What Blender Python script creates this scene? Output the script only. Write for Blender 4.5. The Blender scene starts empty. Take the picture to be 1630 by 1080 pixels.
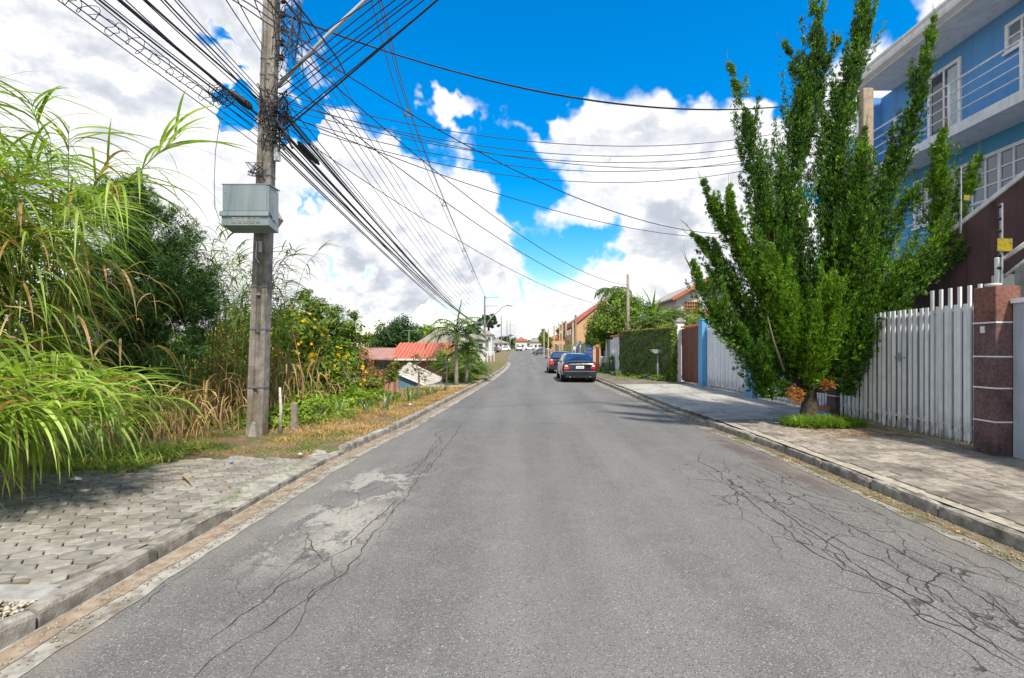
import bpy, math, random
import numpy as np
from mathutils import Vector, Matrix

sc = bpy.context.scene
col = sc.collection
R = math.radians
random.seed(7)
rng = np.random.default_rng(11)

# ------------------------------------------------------------------ camera
CAM_H, FL, VX, VY = 1.7, 780.0, 835.0, 555.0        # eye height, focal length in photo pixels, vanishing point of the street
cam_d = bpy.data.cameras.new('camera')
cam = bpy.data.objects.new('camera', cam_d)
col.objects.link(cam)
cam.location = (0, 0, CAM_H)
cam.rotation_euler = (R(90), 0, 0)
cam_d.sensor_width = 36.0
cam_d.lens = 36.0 * FL / 1630.0
cam_d.shift_x = -(VX - 815.0) / 1630.0
cam_d.shift_y = (VY - 540.0) / 1630.0
cam_d.clip_end = 6000
cam_d.clip_start = 0.05
sc.camera = cam

# ------------------------------------------------------------------ exposure
sc.view_settings.view_transform = 'Standard'
sc.view_settings.look = 'None'
sc.view_settings.gamma = 1
sc.view_settings.use_curve_mapping = False
sc.view_settings.exposure = 1.02
sc.render.engine = 'CYCLES'
sc.cycles.use_denoising = True
sc.cycles.max_bounces = 6
sc.cycles.diffuse_bounces = 3
sc.cycles.glossy_bounces = 3
sc.cycles.transmission_bounces = 4
sc.cycles.transparent_max_bounces = 6

# ------------------------------------------------------------------ sun
SUN_EL, SUN_AZ = 55.0, 156.0      # elevation; compass bearing (0 = +Y, 90 = +X)
sd = bpy.data.lights.new('sun', 'SUN')
sd.energy = 3.2
sd.angle = R(4.0)
sd.color = (1.0, 0.92, 0.80)
sun = bpy.data.objects.new('sun', sd)
col.objects.link(sun)
sv = Vector((math.sin(R(SUN_AZ)) * math.cos(R(SUN_EL)), math.cos(R(SUN_AZ)) * math.cos(R(SUN_EL)), math.sin(R(SUN_EL))))
sun.rotation_euler = sv.to_track_quat('Z', 'Y').to_euler()
sun.location = (20, -20, 30)

# ------------------------------------------------------------------ node helper
class NT:
    def __init__(s, tree):
        s.t = tree; s.n = tree.nodes; s.l = tree.links
    def add(s, typ, ins=None, **kw):
        nd = s.n.new(typ)
        for k, v in kw.items():
            setattr(nd, k, v)
        if ins:
            for k, v in ins.items():
                s.set(nd.inputs[k], v)
        return nd
    def set(s, sock, v):
        if isinstance(v, bpy.types.NodeSocket):
            s.l.new(v, sock)
        elif isinstance(v, (tuple, list)) and sock.type == 'RGBA' and len(v) == 3:
            sock.default_value = (v[0], v[1], v[2], 1)
        else:
            sock.default_value = v
    def m(s, op, a, b=0.0, c=None, clamp=False):
        nd = s.n.new('ShaderNodeMath'); nd.operation = op; nd.use_clamp = clamp
        s.set(nd.inputs[0], a); s.set(nd.inputs[1], b)
        if c is not None: s.set(nd.inputs[2], c)
        return nd.outputs[0]
    def v(s, op, a, b=(0, 0, 0), out=0):
        nd = s.n.new('ShaderNodeVectorMath'); nd.operation = op
        s.set(nd.inputs[0], a); s.set(nd.inputs[1], b)
        return nd.outputs['Value'] if op in ('DOT_PRODUCT', 'LENGTH') else nd.outputs[0]
    def scale(s, a, k):
        nd = s.n.new('ShaderNodeVectorMath'); nd.operation = 'SCALE'
        s.set(nd.inputs[0], a); s.set(nd.inputs['Scale'], k)
        return nd.outputs[0]
    def ss(s, x, a, b, lo=0.0, hi=1.0):
        nd = s.n.new('ShaderNodeMapRange'); nd.interpolation_type = 'SMOOTHSTEP'
        s.set(nd.inputs['Value'], x); s.set(nd.inputs['From Min'], a); s.set(nd.inputs['From Max'], b)
        s.set(nd.inputs['To Min'], lo); s.set(nd.inputs['To Max'], hi)
        return nd.outputs[0]
    def mix(s, f, a, b, mode='MIX'):
        nd = s.n.new('ShaderNodeMix'); nd.data_type = 'RGBA'; nd.blend_type = mode
        s.set(nd.inputs[0], f); s.set(nd.inputs[6], a); s.set(nd.inputs[7], b)
        return nd.outputs[2]
    def noise(s, vec, scale, detail=3.0, rough=0.55, dist=0.0, out=0):
        nd = s.n.new('ShaderNodeTexNoise')
        s.set(nd.inputs['Vector'], vec)
        nd.inputs['Scale'].default_value = scale; nd.inputs['Detail'].default_value = detail
        nd.inputs['Roughness'].default_value = rough; nd.inputs['Distortion'].default_value = dist
        return nd.outputs[out]
    def voro(s, vec, scale, feature='F1', rnd=1.0, out='Distance'):
        nd = s.n.new('ShaderNodeTexVoronoi'); nd.feature = feature
        s.set(nd.inputs['Vector'], vec); nd.inputs['Scale'].default_value = scale
        nd.inputs['Randomness'].default_value = rnd
        return nd.outputs[out]

# ------------------------------------------------------------------ world: sky and clouds by direction
world = bpy.data.worlds.new('World')
sc.world = world
world.use_nodes = True
wt = NT(world.node_tree)
wt.n.clear()
sky = wt.add('ShaderNodeTexSky', sky_type='NISHITA', sun_disc=False, sun_elevation=R(SUN_EL), sun_rotation=R(SUN_AZ),
             air_density=1.0, dust_density=0.4, ozone_density=2.5)
tc = wt.add('ShaderNodeTexCoord').outputs['Generated']
dirv = wt.v('NORMALIZE', tc)
sep = wt.add('ShaderNodeSeparateXYZ', {0: dirv})
dz = sep.outputs[2]
def pdir(px, py):
    return Vector(((px - VX) / FL, 1.0, (VY - py) / FL)).normalized()
warp = wt.v('SUBTRACT', wt.noise(dirv, 3.6, 5.0, 0.6, out=1), (0.5, 0.5, 0.5))
wdir = wt.v('ADD', dirv, wt.scale(warp, 0.105))
def blobs(lst, vec):
    tot = None
    for px, py, r, w in lst:
        d = pdir(px, py)
        # radius in pixels -> angle at that direction
        d2 = pdir(px + r * 0.707, py + r * 0.707)
        ang = d.angle(d2)
        dot = wt.v('DOT_PRODUCT', vec, tuple(d))
        s_ = wt.ss(dot, math.cos(ang * 1.45), math.cos(ang * 0.1))
        tot = wt.m('MULTIPLY', s_, w) if tot is None else wt.m('MULTIPLY_ADD', s_, w, tot)
    return tot
CL = [  # px, py, radius px, weight (+ cloud, - clear)
    (60, 160, 330, .9), (330, 240, 260, 1.0), (120, 420, 330, .8), (350, 70, 90, .8), (560, 330, 130, .5),
    (480, 460, 150, .9), (470, 230, 80, .9), (700, 340, 150, 1.1), (780, 330, 110, .9), (740, 450, 120, .7), (700, 200, 105, 1.0), (650, 150, 60, .4), (600, 250, 90, .7), (800, 310, 150, .8), (960, 240, 160, 1.0),
    (1130, 230, 175, 1.2), (1230, 250, 150, .9), (1060, 350, 150, .9), (640, 440, 110, .6), (880, 425, 60, .8), (870, 490, 120, .8), (930, 450, 70, .7), (1080, 430, 110, .8),
    (760, 480, 110, .6), (1440, 60, 55, .45), (1500, 200, 150, .5), (960, 500, 120, .5), (680, 10, 60, .25),
    (900, 0, 330, -1.2), (1150, 10, 190, -1.3), (590, 125, 95, -1.3), (530, 60, 110, -.9), (640, 60, 90, -.9), (700, 70, 85, -1.1), (480, 120, 70, -.7), (175, 45, 75, -.9), (130, 50, 45, -.4), (715, 250, 55, -1.7),
    (810, 190, 75, -1.0), (500, 325, 75, -1.7), (380, 360, 50, -.8), (850, 395, 95, -1.9), (800, 450, 60, -1.2), (940, 415, 60, -1.2), (620, 480, 60, -.8), (700, 520, 60, -.7), (975, 400, 70, -.9), (590, 400, 45, -.6),
    (1300, 60, 110, -.9), (720, 420, 60, -.5),
]
GR = [(330, 400, 150, .4), (90, 40, 150, .35), (310, 30, 120, .3), (480, 440, 80, .35), (600, 420, 70, .35), (1080, 345, 120, .85), (985, 350, 70, .6), (900, 370, 60, .4), (700, 400, 70, .4),
      (800, 370, 90, .35), (740, 390, 60, .4), (1040, 310, 60, .4), (640, 470, 120, .25), (900, 480, 120, .2), (60, 250, 120, .1)]
fld = blobs(CL, wdir)
stretch = wt.v('MULTIPLY', dirv, (1.0, 1.0, 1.45))
n1 = wt.noise(stretch, 5.5, 9.0, 0.56, 0.15)
n1b = wt.noise(wt.v('ADD', stretch, (0.018, -0.01, 0.035)), 5.5, 9.0, 0.56, 0.15)
n2 = wt.noise(stretch, 2.0, 3.0, 0.5)
front = wt.ss(sep.outputs[1], -0.1, 0.35)
generic = wt.m('MULTIPLY_ADD', wt.m('SUBTRACT', 1.0, front), wt.m('MULTIPLY', wt.m('SUBTRACT', n2, 0.36), 4.0), 0.0)  # extra cloud out of view, added to whiten the blue skylight
nn = wt.m('MULTIPLY', wt.m('SUBTRACT', n1, 0.5), 2.9)
dens = wt.m('ADD', wt.m('ADD', fld, generic), nn)
mask = wt.ss(dens, 0.02, 0.66)
horizon_haze = wt.ss(dz, 0.16, 0.0)
mask = wt.m('MAXIMUM', mask, wt.m('MULTIPLY', horizon_haze, 0.45))
diff = wt.m('SUBTRACT', n1b, n1)                      # >0: thicker above = shaded
grf = wt.m('MULTIPLY_ADD', diff, 7.0, wt.m('MULTIPLY', blobs(GR, wdir), 0.62))
n3 = wt.noise(stretch, 11.0, 6.0, 0.6, 0.3)
grf = wt.m('ADD', grf, wt.m('ADD', wt.m('MULTIPLY', wt.m('SUBTRACT', n1, 0.60), 1.9), wt.m('MULTIPLY', wt.m('SUBTRACT', n3, 0.58), 1.6)))
grey = wt.m('MULTIPLY', wt.ss(grf, -0.15, 1.25), wt.ss(dens, 0.35, 1.0))
soft = wt.m('MULTIPLY', wt.ss(wt.m('ADD', wt.m('MULTIPLY', diff, 5.0), wt.m('MULTIPLY', wt.m('SUBTRACT', n3, .5), 1.2)), -.15, .35), wt.ss(dens, 0.3, 0.8))
lit = wt.mix(soft, (5.5, 5.5, 5.55), (4.5, 4.6, 4.8))
ccol = wt.mix(grey, lit, (2.9, 3.15, 3.6))
hsv = wt.add('ShaderNodeHueSaturation', {'Saturation': 1.55, 'Value': 1.15, 'Color': sky.outputs[0]}).outputs[0]
tint = wt.mix(wt.ss(dz, 0.08, 0.48), (1.35, 1.02, .80), (0.12, 1.12, 1.10))
blue = wt.mix(1.0, hsv, tint, 'MULTIPLY')
fin = wt.mix(mask, blue, ccol)
bg = wt.add('ShaderNodeBackground', {'Color': fin, 'Strength': 0.10})
wo = wt.add('ShaderNodeOutputWorld', {'Surface': bg.outputs[0]})
world.cycles.sampling_method = 'MANUAL'
world.cycles.sample_map_resolution = 512

# ------------------------------------------------------------------ object helpers
WL = {}                    # world location of each origin, by object name
def P3(px, py, Y):
    return Vector(((px - VX) / FL * Y, Y, CAM_H - (py - VY) / FL * Y))
def tag(o, label=None, cat=None, group=None, kind=None):
    if label: o['label'] = label
    if cat: o['category'] = cat
    if group: o['group'] = group
    if kind: o['kind'] = kind
    return o
def link(o, parent=None, loc=(0, 0, 0)):
    col.objects.link(o)
    if parent is not None:
        o.parent = parent
        WL[o.name] = WL[parent.name]
    else:
        o.location = loc
        WL[o.name] = Vector(loc)
    return o
def empty(name, loc, label=None, cat=None, group=None, kind=None):
    o = bpy.data.objects.new(name, None)
    o.empty_display_size = 0.2
    link(o, None, loc)
    return tag(o, label, cat, group, kind)
def mesh_np(name, V, F, mat, smooth=False):
    V = np.asarray(V, dtype=np.float32).reshape(-1, 3)
    F = np.asarray(F, dtype=np.int32)
    k = F.shape[1]
    me = bpy.data.meshes.new(name)
    me.vertices.add(len(V)); me.vertices.foreach_set('co', V.ravel())
    me.loops.add(F.size); me.loops.foreach_set('vertex_index', F.ravel())
    me.polygons.add(len(F)); me.polygons.foreach_set('loop_start', np.arange(0, F.size, k, dtype=np.int32))
    if smooth: me.polygons.foreach_set('use_smooth', np.ones(len(F), dtype=bool))
    me.materials.append(mat)
    me.update(calc_edges=True)
    return me
def obj_np(name, V, F, mat, parent=None, origin=None, smooth=False, **tags):
    V = np.asarray(V, dtype=np.float64).reshape(-1, 3)
    if parent is not None: off = WL[parent.name]
    elif origin is not None: off = Vector(origin)
    else:
        off = Vector(((V[:, 0].min() + V[:, 0].max()) / 2, (V[:, 1].min() + V[:, 1].max()) / 2, V[:, 2].min()))
    me = mesh_np(name, V - np.array(off), F, mat, smooth)
    o = bpy.data.objects.new(name, me)
    link(o, parent, off)
    return tag(o, **tags)

class MB:
    def __init__(s):
        s.v = []; s.f = []
    def add(s, vs, fs):
        b = len(s.v)
        s.v.extend([tuple(p) for p in vs]); s.f.extend([tuple(i + b for i in f) for f in fs])
        return s
    def box(s, x0, x1, y0, y1, z0, z1):
        v = [(x0, y0, z0), (x1, y0, z0), (x1, y1, z0), (x0, y1, z0), (x0, y0, z1), (x1, y0, z1), (x1, y1, z1), (x0, y1, z1)]
        return s.add(v, [(0, 3, 2, 1), (4, 5, 6, 7), (0, 1, 5, 4), (1, 2, 6, 5), (2, 3, 7, 6), (3, 0, 4, 7)])
    def cbox(s, x0, x1, y0, y1, z0, z1, c=0.01):
        # box with chamfered vertical edges and top
        o = [(x0 + c, y0), (x1 - c, y0), (x1, y0 + c), (x1, y1 - c), (x1 - c, y1), (x0 + c, y1), (x0, y1 - c), (x0, y0 + c)]
        i = [(x0 + 2 * c, y0 + c), (x1 - 2 * c, y0 + c), (x1 - c, y0 + 2 * c), (x1 - c, y1 - 2 * c), (x1 - 2 * c, y1 - c), (x0 + 2 * c, y1 - c), (x0 + c, y1 - 2 * c), (x0 + c, y0 + 2 * c)]
        v = [(a, b, z0) for a, b in o] + [(a, b, z1 - c) for a, b in o] + [(a, b, z1) for a, b in i]
        f = [tuple(range(7, -1, -1)), tuple(range(16, 24))]
        for k in range(8):
            j = (k + 1) % 8
            f += [(k, j, j + 8, k + 8), (k + 8, j + 8, j + 16, k + 16)]
        return s.add(v, f)
    def obox(s, c, ax, ay, az):
        # oriented box: centre, three half-axis vectors
        c, ax, ay, az = Vector(c), Vector(ax), Vector(ay), Vector(az)
        v = [c + sx * ax + sy * ay + sz * az for sz in (-1, 1) for sy, sx in ((-1, -1), (-1, 1), (1, 1), (1, -1))]
        return s.add(v, [(0, 3, 2, 1), (4, 5, 6, 7), (0, 1, 5, 4), (1, 2, 6, 5), (2, 3, 7, 6), (3, 0, 4, 7)])
    def bar(s, a, b, w, h, up=(0, 0, 1)):
        a, b = Vector(a), Vector(b)
        d = (b - a); L = d.length; d.normalize()
        sd_ = d.cross(Vector(up))
        if sd_.length < 1e-4: sd_ = d.cross(Vector((1, 0, 0)))
        sd_.normalize(); u = sd_.cross(d)
        return s.obox((a + b) / 2, d * L / 2, sd_ * w / 2, u * h / 2)
    def prism(s, poly, axis, a, b):
        # poly in the two other axes (in cyclic order), extruded along axis from a to b
        n = len(poly)
        def pt(p, t):
            return {'x': (t, p[0], p[1]), 'y': (p[0], t, p[1]), 'z': (p[0], p[1], t)}[axis]
        v = [pt(p, a) for p in poly] + [pt(p, b) for p in poly]
        f = [tuple(range(n)), tuple(range(2 * n - 1, n - 1, -1))]
        for k in range(n):
            j = (k + 1) % n
            f.append((k, k + n, j + n, j))
        return s.add(v, f)
    def tube(s, pts, r, n=8, cap=True):
        pts = [Vector(p) for p in pts]
        rs = r if isinstance(r, (list, tuple)) else [r] * len(pts)
        vs = []; prev = None
        for i, p in enumerate(pts):
            d = (pts[min(i + 1, len(pts) - 1)] - pts[max(i - 1, 0)])
            if d.length < 1e-9: d = Vector((0, 0, 1))
            d.normalize()
            if prev is None:
                a = d.cross(Vector((0, 0, 1)))
                if a.length < 0.05: a = d.cross(Vector((1, 0, 0)))
            else:
                a = prev - d * prev.dot(d)
            a.normalize(); prev = a; b = d.cross(a)
            for k in range(n):
                t = 2 * math.pi * k / n
                vs.append(p + (a * math.cos(t) + b * math.sin(t)) * rs[i])
        fs = []
        for i in range(len(pts) - 1):
            for k in range(n):
                j = (k + 1) % n
                fs.append((i * n + k, i * n + j, (i + 1) * n + j, (i + 1) * n + k))
        if cap:
            fs.append(tuple(range(n - 1, -1, -1))); fs.append(tuple((len(pts) - 1) * n + k for k in range(n)))
        return s.add(vs, fs)
    def lathe(s, c, prof, n=16, axis='z'):
        # prof: (radius, height) list
        vs = []
        for r, h in prof:
            for k in range(n):
                t = 2 * math.pi * k / n
                a, b = r * math.cos(t), r * math.sin(t)
                q = {'z': (a, b, h), 'x': (h, a, b), 'y': (b, h, a)}[axis]
                vs.append((c[0] + q[0], c[1] + q[1], c[2] + q[2]))
        fs = []
        for i in range(len(prof) - 1):
            for k in range(n):
                j = (k + 1) % n
                fs.append((i * n + k, i * n + j, (i + 1) * n + j, (i + 1) * n + k))
        fs.append(tuple(range(n - 1, -1, -1))); fs.append(tuple((len(prof) - 1) * n + k for k in range(n)))
        return s.add(vs, fs)
    def mesh(s, name, mat, off=(0, 0, 0), smooth=False):
        me = bpy.data.meshes.new(name)
        o = Vector(off)
        me.from_pydata([tuple(Vector(p) - o) for p in s.v], [], s.f)
        me.materials.append(mat)
        if smooth: me.polygons.foreach_set('use_smooth', [True] * len(me.polygons))
        me.update()
        return me
    def build(s, name, mat, parent=None, origin=None, smooth=False, **tags):
        if parent is not None: off = WL[parent.name]
        elif origin is not None: off = Vector(origin)
        else:
            xs, ys, zs = zip(*s.v)
            off = Vector(((min(xs) + max(xs)) / 2, (min(ys) + max(ys)) / 2, min(zs)))
        o = bpy.data.objects.new(name, s.mesh(name, mat, off, smooth))
        link(o, parent, off)
        return tag(o, **tags)
def inst(name, me, parent, loc, rotz=0.0, scale=(1, 1, 1), **tags):
    # a piece sharing mesh data; loc in world space
    o = bpy.data.objects.new(name, me)
    if parent is not None:
        link(o, parent); o.location = Vector(loc) - WL[parent.name]
    else:
        link(o, None, loc)
    WL[o.name] = Vector(loc)
    o.rotation_euler = (0, 0, rotz); o.scale = scale
    return tag(o, **tags)
def copy_tree(o, parent=None):
    c = o.copy(); col.objects.link(c); c.parent = parent
    for ch in list(o.children): copy_tree(ch, c)
    return c
def bevel(o, w=0.01, seg=2):
    m_ = o.modifiers.new('bevel', 'BEVEL'); m_.width = w; m_.segments = seg; m_.limit_method = 'ANGLE'; m_.angle_limit = R(35)
    return o

# ------------------------------------------------------------------ materials
def new_mat(name):
    m_ = bpy.data.materials.new(name); m_.use_nodes = True
    t = NT(m_.node_tree)
    bs = [n for n in t.n if n.type == 'BSDF_PRINCIPLED'][0]
    return m_, t, bs
def bump(t, bs, h, strength=0.3, dist=0.01):
    b = t.add('ShaderNodeBump', {'Height': h, 'Strength': strength, 'Distance': dist})
    t.l.new(b.outputs[0], bs.inputs['Normal'])
def M(name, c, rough=0.7, c2=None, scale=6.0, metal=0.0, bmp=0.25, bscale=60.0, dirt=None, dirt_amt=0.5, dscale=1.5, streak=False, rnd=0.0, spec=0.35, bdist=0.004):
    """painted or mineral surface: base colour, slow variation, stains, fine relief"""
    m_, t, bs = new_mat(name)
    pos = t.add('ShaderNodeNewGeometry').outputs['Position']
    if c2 is None: c2 = tuple(x * 0.8 for x in c)
    n = t.noise(pos, scale, 5.0, 0.6)
    cc = t.mix(t.ss(n, 0.35, 0.68), c, c2)
    if dirt:
        v = t.v('MULTIPLY', pos, (6.0, 6.0, 0.35) if streak else (1, 1, 1))
        d = t.noise(v, dscale, 6.0, 0.62)
        cc = t.mix(t.m('MULTIPLY', t.ss(d, 0.47, 0.72), dirt_amt), cc, dirt)
    if rnd:
        r = t.add('ShaderNodeObjectInfo').outputs['Random']
        k = t.m('MULTIPLY_ADD', r, rnd * 2, 1.0 - rnd)
        cc = t.mix(1.0, cc, t.add('ShaderNodeCombineXYZ', {0: k, 1: k, 2: k}).outputs[0], 'MULTIPLY')
    t.l.new(cc, bs.inputs['Base Color'])
    bs.inputs['Roughness'].default_value = rough
    bs.inputs['Metallic'].default_value = metal
    bs.inputs['Specular IOR Level'].default_value = spec
    if bmp:
        bump(t, bs, t.noise(pos, bscale, 4.0, 0.65), bmp, bdist)
    return m_
def leafmat(name, cols, transl=0.35, rough=0.45, dry=None, dry_amt=0.0, objvar=False):
    m_, t, bs = new_mat(name)
    ri = t.add('ShaderNodeNewGeometry').outputs['Random Per Island']
    rp = t.add('ShaderNodeValToRGB', {0: ri})
    cr = rp.color_ramp
    while len(cr.elements) < len(cols): cr.elements.new(0.5)
    for i, c in enumerate(cols):
        cr.elements[i].position = i / max(1, len(cols) - 1); cr.elements[i].color = (*c, 1)
    cc = rp.outputs[0]
    pos = t.add('ShaderNodeNewGeometry').outputs['Position']
    n = t.noise(pos, 1.7, 3.0, 0.6)
    k = t.ss(n, 0.3, 0.7, 0.72, 1.25)
    cc = t.mix(1.0, cc, t.add('ShaderNodeCombineXYZ', {0: k, 1: k, 2: t.m('MULTIPLY', k, 0.9)}).outputs[0], 'MULTIPLY')
    if dry:
        f = t.m('LESS_THAN', t.m('FRACT', t.m('MULTIPLY', ri, 17.31)), dry_amt)
        cc = t.mix(f, cc, dry)
    t.l.new(cc, bs.inputs['Base Color'])
    bs.inputs['Roughness'].default_value = rough
    bs.inputs['Specular IOR Level'].default_value = 0.35
    tr = t.add('ShaderNodeBsdfTranslucent', {'Color': t.mix(1.0, cc, (1.25, 1.3, 0.55), 'MULTIPLY')})
    ms = t.add('ShaderNodeMixShader', {0: transl, 1: bs.outputs[0], 2: tr.outputs[0]})
    out = [n_ for n_ in t.n if n_.type == 'OUTPUT_MATERIAL'][0]
    t.l.new(ms.outputs[0], out.inputs[0])
    return m_
def glossy(name, c, rough=0.15, metal=0.0, coat=0.0, spec=0.5):
    m_, t, bs = new_mat(name)
    bs.inputs['Base Color'].default_value = (*c, 1)
    pos = t.add('ShaderNodeNewGeometry').outputs['Position']
    n = t.noise(pos, 9.0, 3.0, 0.6)
    t.l.new(t.ss(n, 0.3, 0.8, rough * 0.8, rough * 1.5 + 0.03), bs.inputs['Roughness'])
    bs.inputs['Metallic'].default_value = metal
    bs.inputs['Coat Weight'].default_value = coat
    bs.inputs['Specular IOR Level'].default_value = spec
    return m_
MAT = {}
MAT['white'] = M('white_paint', (.82, .82, .81), .45, (.7, .71, .73), 3.0, dirt=(.42, .40, .36), dirt_amt=.45, streak=True, bmp=.08)
MAT['slat'] = M('slat_paint', (.76, .77, .79), .42, (.66, .68, .71), 5.0, dirt=(.42, .38, .33), dirt_amt=.5, streak=True, bmp=.08, rnd=.09)
MAT['sheet'] = M('gate_sheet_paint', (.40, .46, .53), .5, (.33, .38, .45), 2.0, dirt=(.26, .26, .26), dirt_amt=.4, streak=True, bmp=.05)
MAT['blue_wall'] = M('blue_render', (.11, .315, .64), .8, (.095, .285, .59), 1.2, dirt=(.09, .24, .45), dirt_amt=.55, streak=True, bmp=.35, bscale=90)
MAT['teal_wall'] = M('teal_render', (.09, .34, .58), .8, (.075, .30, .53), 1.2, dirt=(.06, .25, .38), dirt_amt=.5, streak=True, bmp=.3, bscale=90)
MAT['blue_pillar'] = M('blue_pillar_paint', (.12, .37, .66), .7, (.10, .33, .60), 2.0, dirt=(.10, .22, .36), dirt_amt=.5, streak=True, bmp=.25)
MAT['stair'] = M('purple_brown_render', (.125, .070, .070), .85, (.095, .052, .055), 1.6, dirt=(.038, .022, .028), dirt_amt=.85, dscale=.55, streak=True, bmp=.4, bscale=70)
MAT['pillar'] = M('pillar_render', (.175, .105, .105), .9, (.10, .060, .062), 22.0, dirt=(.045, .03, .03), dirt_amt=.7, dscale=2.2, bmp=.8, bscale=120, bdist=.006)
MAT['pillar_top'] = M('pillar_top_render', (.22, .11, .085), .9, (.15, .06, .045), 22.0, dirt=(.06, .03, .03), dirt_amt=.7, dscale=2.2, bmp=.8, bscale=120, bdist=.006)
MAT['concrete'] = M('concrete', (.36, .35, .33), .9, (.25, .245, .23), 7.0, dirt=(.13, .12, .10), dirt_amt=.6, dscale=2.5, bmp=.6, bscale=80)
MAT['concrete_light'] = M('light_concrete', (.39, .38, .34), .9, (.30, .29, .255), 4.0, dirt=(.16, .155, .13), dirt_amt=.75, dscale=1.1, bmp=.4, bscale=70)
MAT['kerb'] = M('kerb_concrete', (.36, .335, .29), .92, (.19, .175, .15), 9.0, dirt=(.075, .07, .05), dirt_amt=.9, dscale=2.6, bmp=.9, bscale=55, bdist=.01, rnd=.13)
MAT['paver'] = M('paver_concrete', (.295, .275, .24), .92, (.20, .187, .163), 12.0, dirt=(.11, .10, .07), dirt_amt=.65, dscale=1.4, bmp=.9, bscale=90, bdist=.006, rnd=.22)
MAT['flag'] = M('flagstone', (.31, .275, .23), .92, (.17, .15, .125), 10.0, dirt=(.075, .062, .055), dirt_amt=.7, dscale=1.1, bmp=.9, bscale=45, bdist=.008, rnd=.25)
MAT['slab'] = M('pad_slab', (.41, .395, .36), .9, (.32, .305, .275), 3.0, dirt=(.15, .14, .12), dirt_amt=.65, dscale=.9, bmp=.4, bscale=60, rnd=.12)
MAT['pole'] = M('pole_concrete', (.30, .275, .245), .9, (.165, .148, .13), 5.0, dirt=(.055, .046, .04), dirt_amt=.8, dscale=1.5, streak=True, bmp=.9, bscale=38, bdist=.012)
MAT['pole_tan'] = M('tan_concrete', (.42, .33, .24), .9, (.30, .24, .18), 9.0, dirt=(.16, .12, .09), dirt_amt=.5, streak=True, bmp=.7, bscale=60)
MAT['cabinet'] = M('cabinet_paint', (.25, .305, .335), .42, (.215, .27, .30), 2.0, dirt=(.16, .14, .12), dirt_amt=.6, streak=True, bmp=.03)
MAT['galv'] = M('galvanised_steel', (.45, .48, .52), .45, (.36, .39, .43), 20.0, metal=.5, bmp=.05)
MAT['cable'] = M('cable_rubber', (.018, .019, .024), .6, (.03, .032, .038), 4.0, bmp=0)
MAT['cable_grey'] = M('aluminium_cable', (.13, .145, .17), .5, (.09, .10, .12), 4.0, bmp=0)
MAT['black'] = M('black_plastic', (.016, .016, .018), .5, (.03, .03, .032), 12.0, bmp=.1)
MAT['porcelain'] = M('brown_porcelain', (.06, .03, .022), .25, bmp=0)
MAT['wood'] = M('brown_gate_boards', (.165, .062, .040), .7, (.115, .042, .03), 6.0, dirt=(.24, .13, .12), dirt_amt=.4, dscale=1.6, streak=True, bmp=.4, bscale=40, rnd=.14)
MAT['tile'] = M('clay_tile', (.50, .17, .085), .8, (.36, .115, .06), 9.0, dirt=(.14, .08, .06), dirt_amt=.5, bmp=.4, rnd=.2)
MAT['tile_red'] = M('red_roof_tile', (.44, .13, .085), .75, (.35, .10, .068), 7.0, dirt=(.30, .08, .05), dirt_amt=.4, dscale=1.2, bmp=.4, rnd=.12)
MAT['grey_roof'] = M('fibre_cement_roof', (.42, .385, .34), .9, (.31, .285, .25), 3.0, dirt=(.17, .155, .14), dirt_amt=.6, streak=True, bmp=.4)
MAT['pink'] = M('pink_render', (.42, .215, .16), .85, (.36, .18, .135), 2.0, dirt=(.22, .12, .10), dirt_amt=.4, streak=True, bmp=.2)
MAT['pink_roof'] = M('pink_brown_roof', (.36, .20, .16), .85, (.28, .15, .12), 3.0, dirt=(.16, .09, .08), dirt_amt=.5, bmp=.3)
MAT['shed_blue'] = M('slate_blue_render', (.10, .20, .27), .85, (.08, .17, .23), 2.0, dirt=(.05, .09, .12), dirt_amt=.4, streak=True, bmp=.2)
MAT['beige'] = M('tan_render', (.56, .34, .19), .85, (.50, .30, .165), 2.0, dirt=(.32, .2, .13), dirt_amt=.4, streak=True, bmp=.2)
MAT['brown_wall'] = M('dark_brown_siding', (.28, .14, .105), .8, (.22, .11, .085), 3.0, bmp=.2)
MAT['pale_wall'] = M('pale_render', (.62, .61, .60), .85, (.54, .53, .51), 2.0, dirt=(.30, .29, .27), dirt_amt=.4, streak=True, bmp=.2)
MAT['grey_wall'] = M('grey_render', (.24, .29, .31), .85, (.20, .245, .27), 2.0, dirt=(.12, .13, .13), dirt_amt=.5, streak=True, bmp=.2)
MAT['glass'] = glossy('window_glass', (.035, .045, .06), .06, spec=.9)
MAT['pane'] = glossy('pane_glass', (.16, .19, .24), .07, spec=.9)
MAT['curtain'] = M('white_curtain', (.55, .62, .64), .9, (.42, .50, .53), 14.0, bmp=.2)
MAT['lattice'] = M('orange_lattice', (.48, .22, .09), .7, bmp=.2)
MAT['orange'] = M('orange_board', (.60, .16, .05), .7, bmp=.2)
MAT['cobalt'] = M('cobalt_banner', (.02, .13, .60), .5, (.02, .10, .5), 3.0, bmp=.05)
MAT['yellow_sign'] = M('yellow_sign_plastic', (.30, .24, .015), .5, (.22, .18, .015), 14.0, dirt=(.03, .03, .015), dirt_amt=.95, dscale=14, bmp=.1)
MAT['post_wood'] = M('weathered_wood', (.30, .26, .21), .9, (.17, .14, .11), 8.0, dirt=(.07, .06, .05), dirt_amt=.5, streak=True, bmp=.6)
MAT['post_white'] = M('lime_washed_wood', (.55, .52, .46), .9, (.35, .30, .25), 14.0, dirt=(.2, .15, .12), dirt_amt=.5, streak=True, bmp=.6)
MAT['tan_post'] = M('tan_posts', (.50, .37, .22), .9, (.40, .29, .18), 4.0, bmp=.3)
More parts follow.
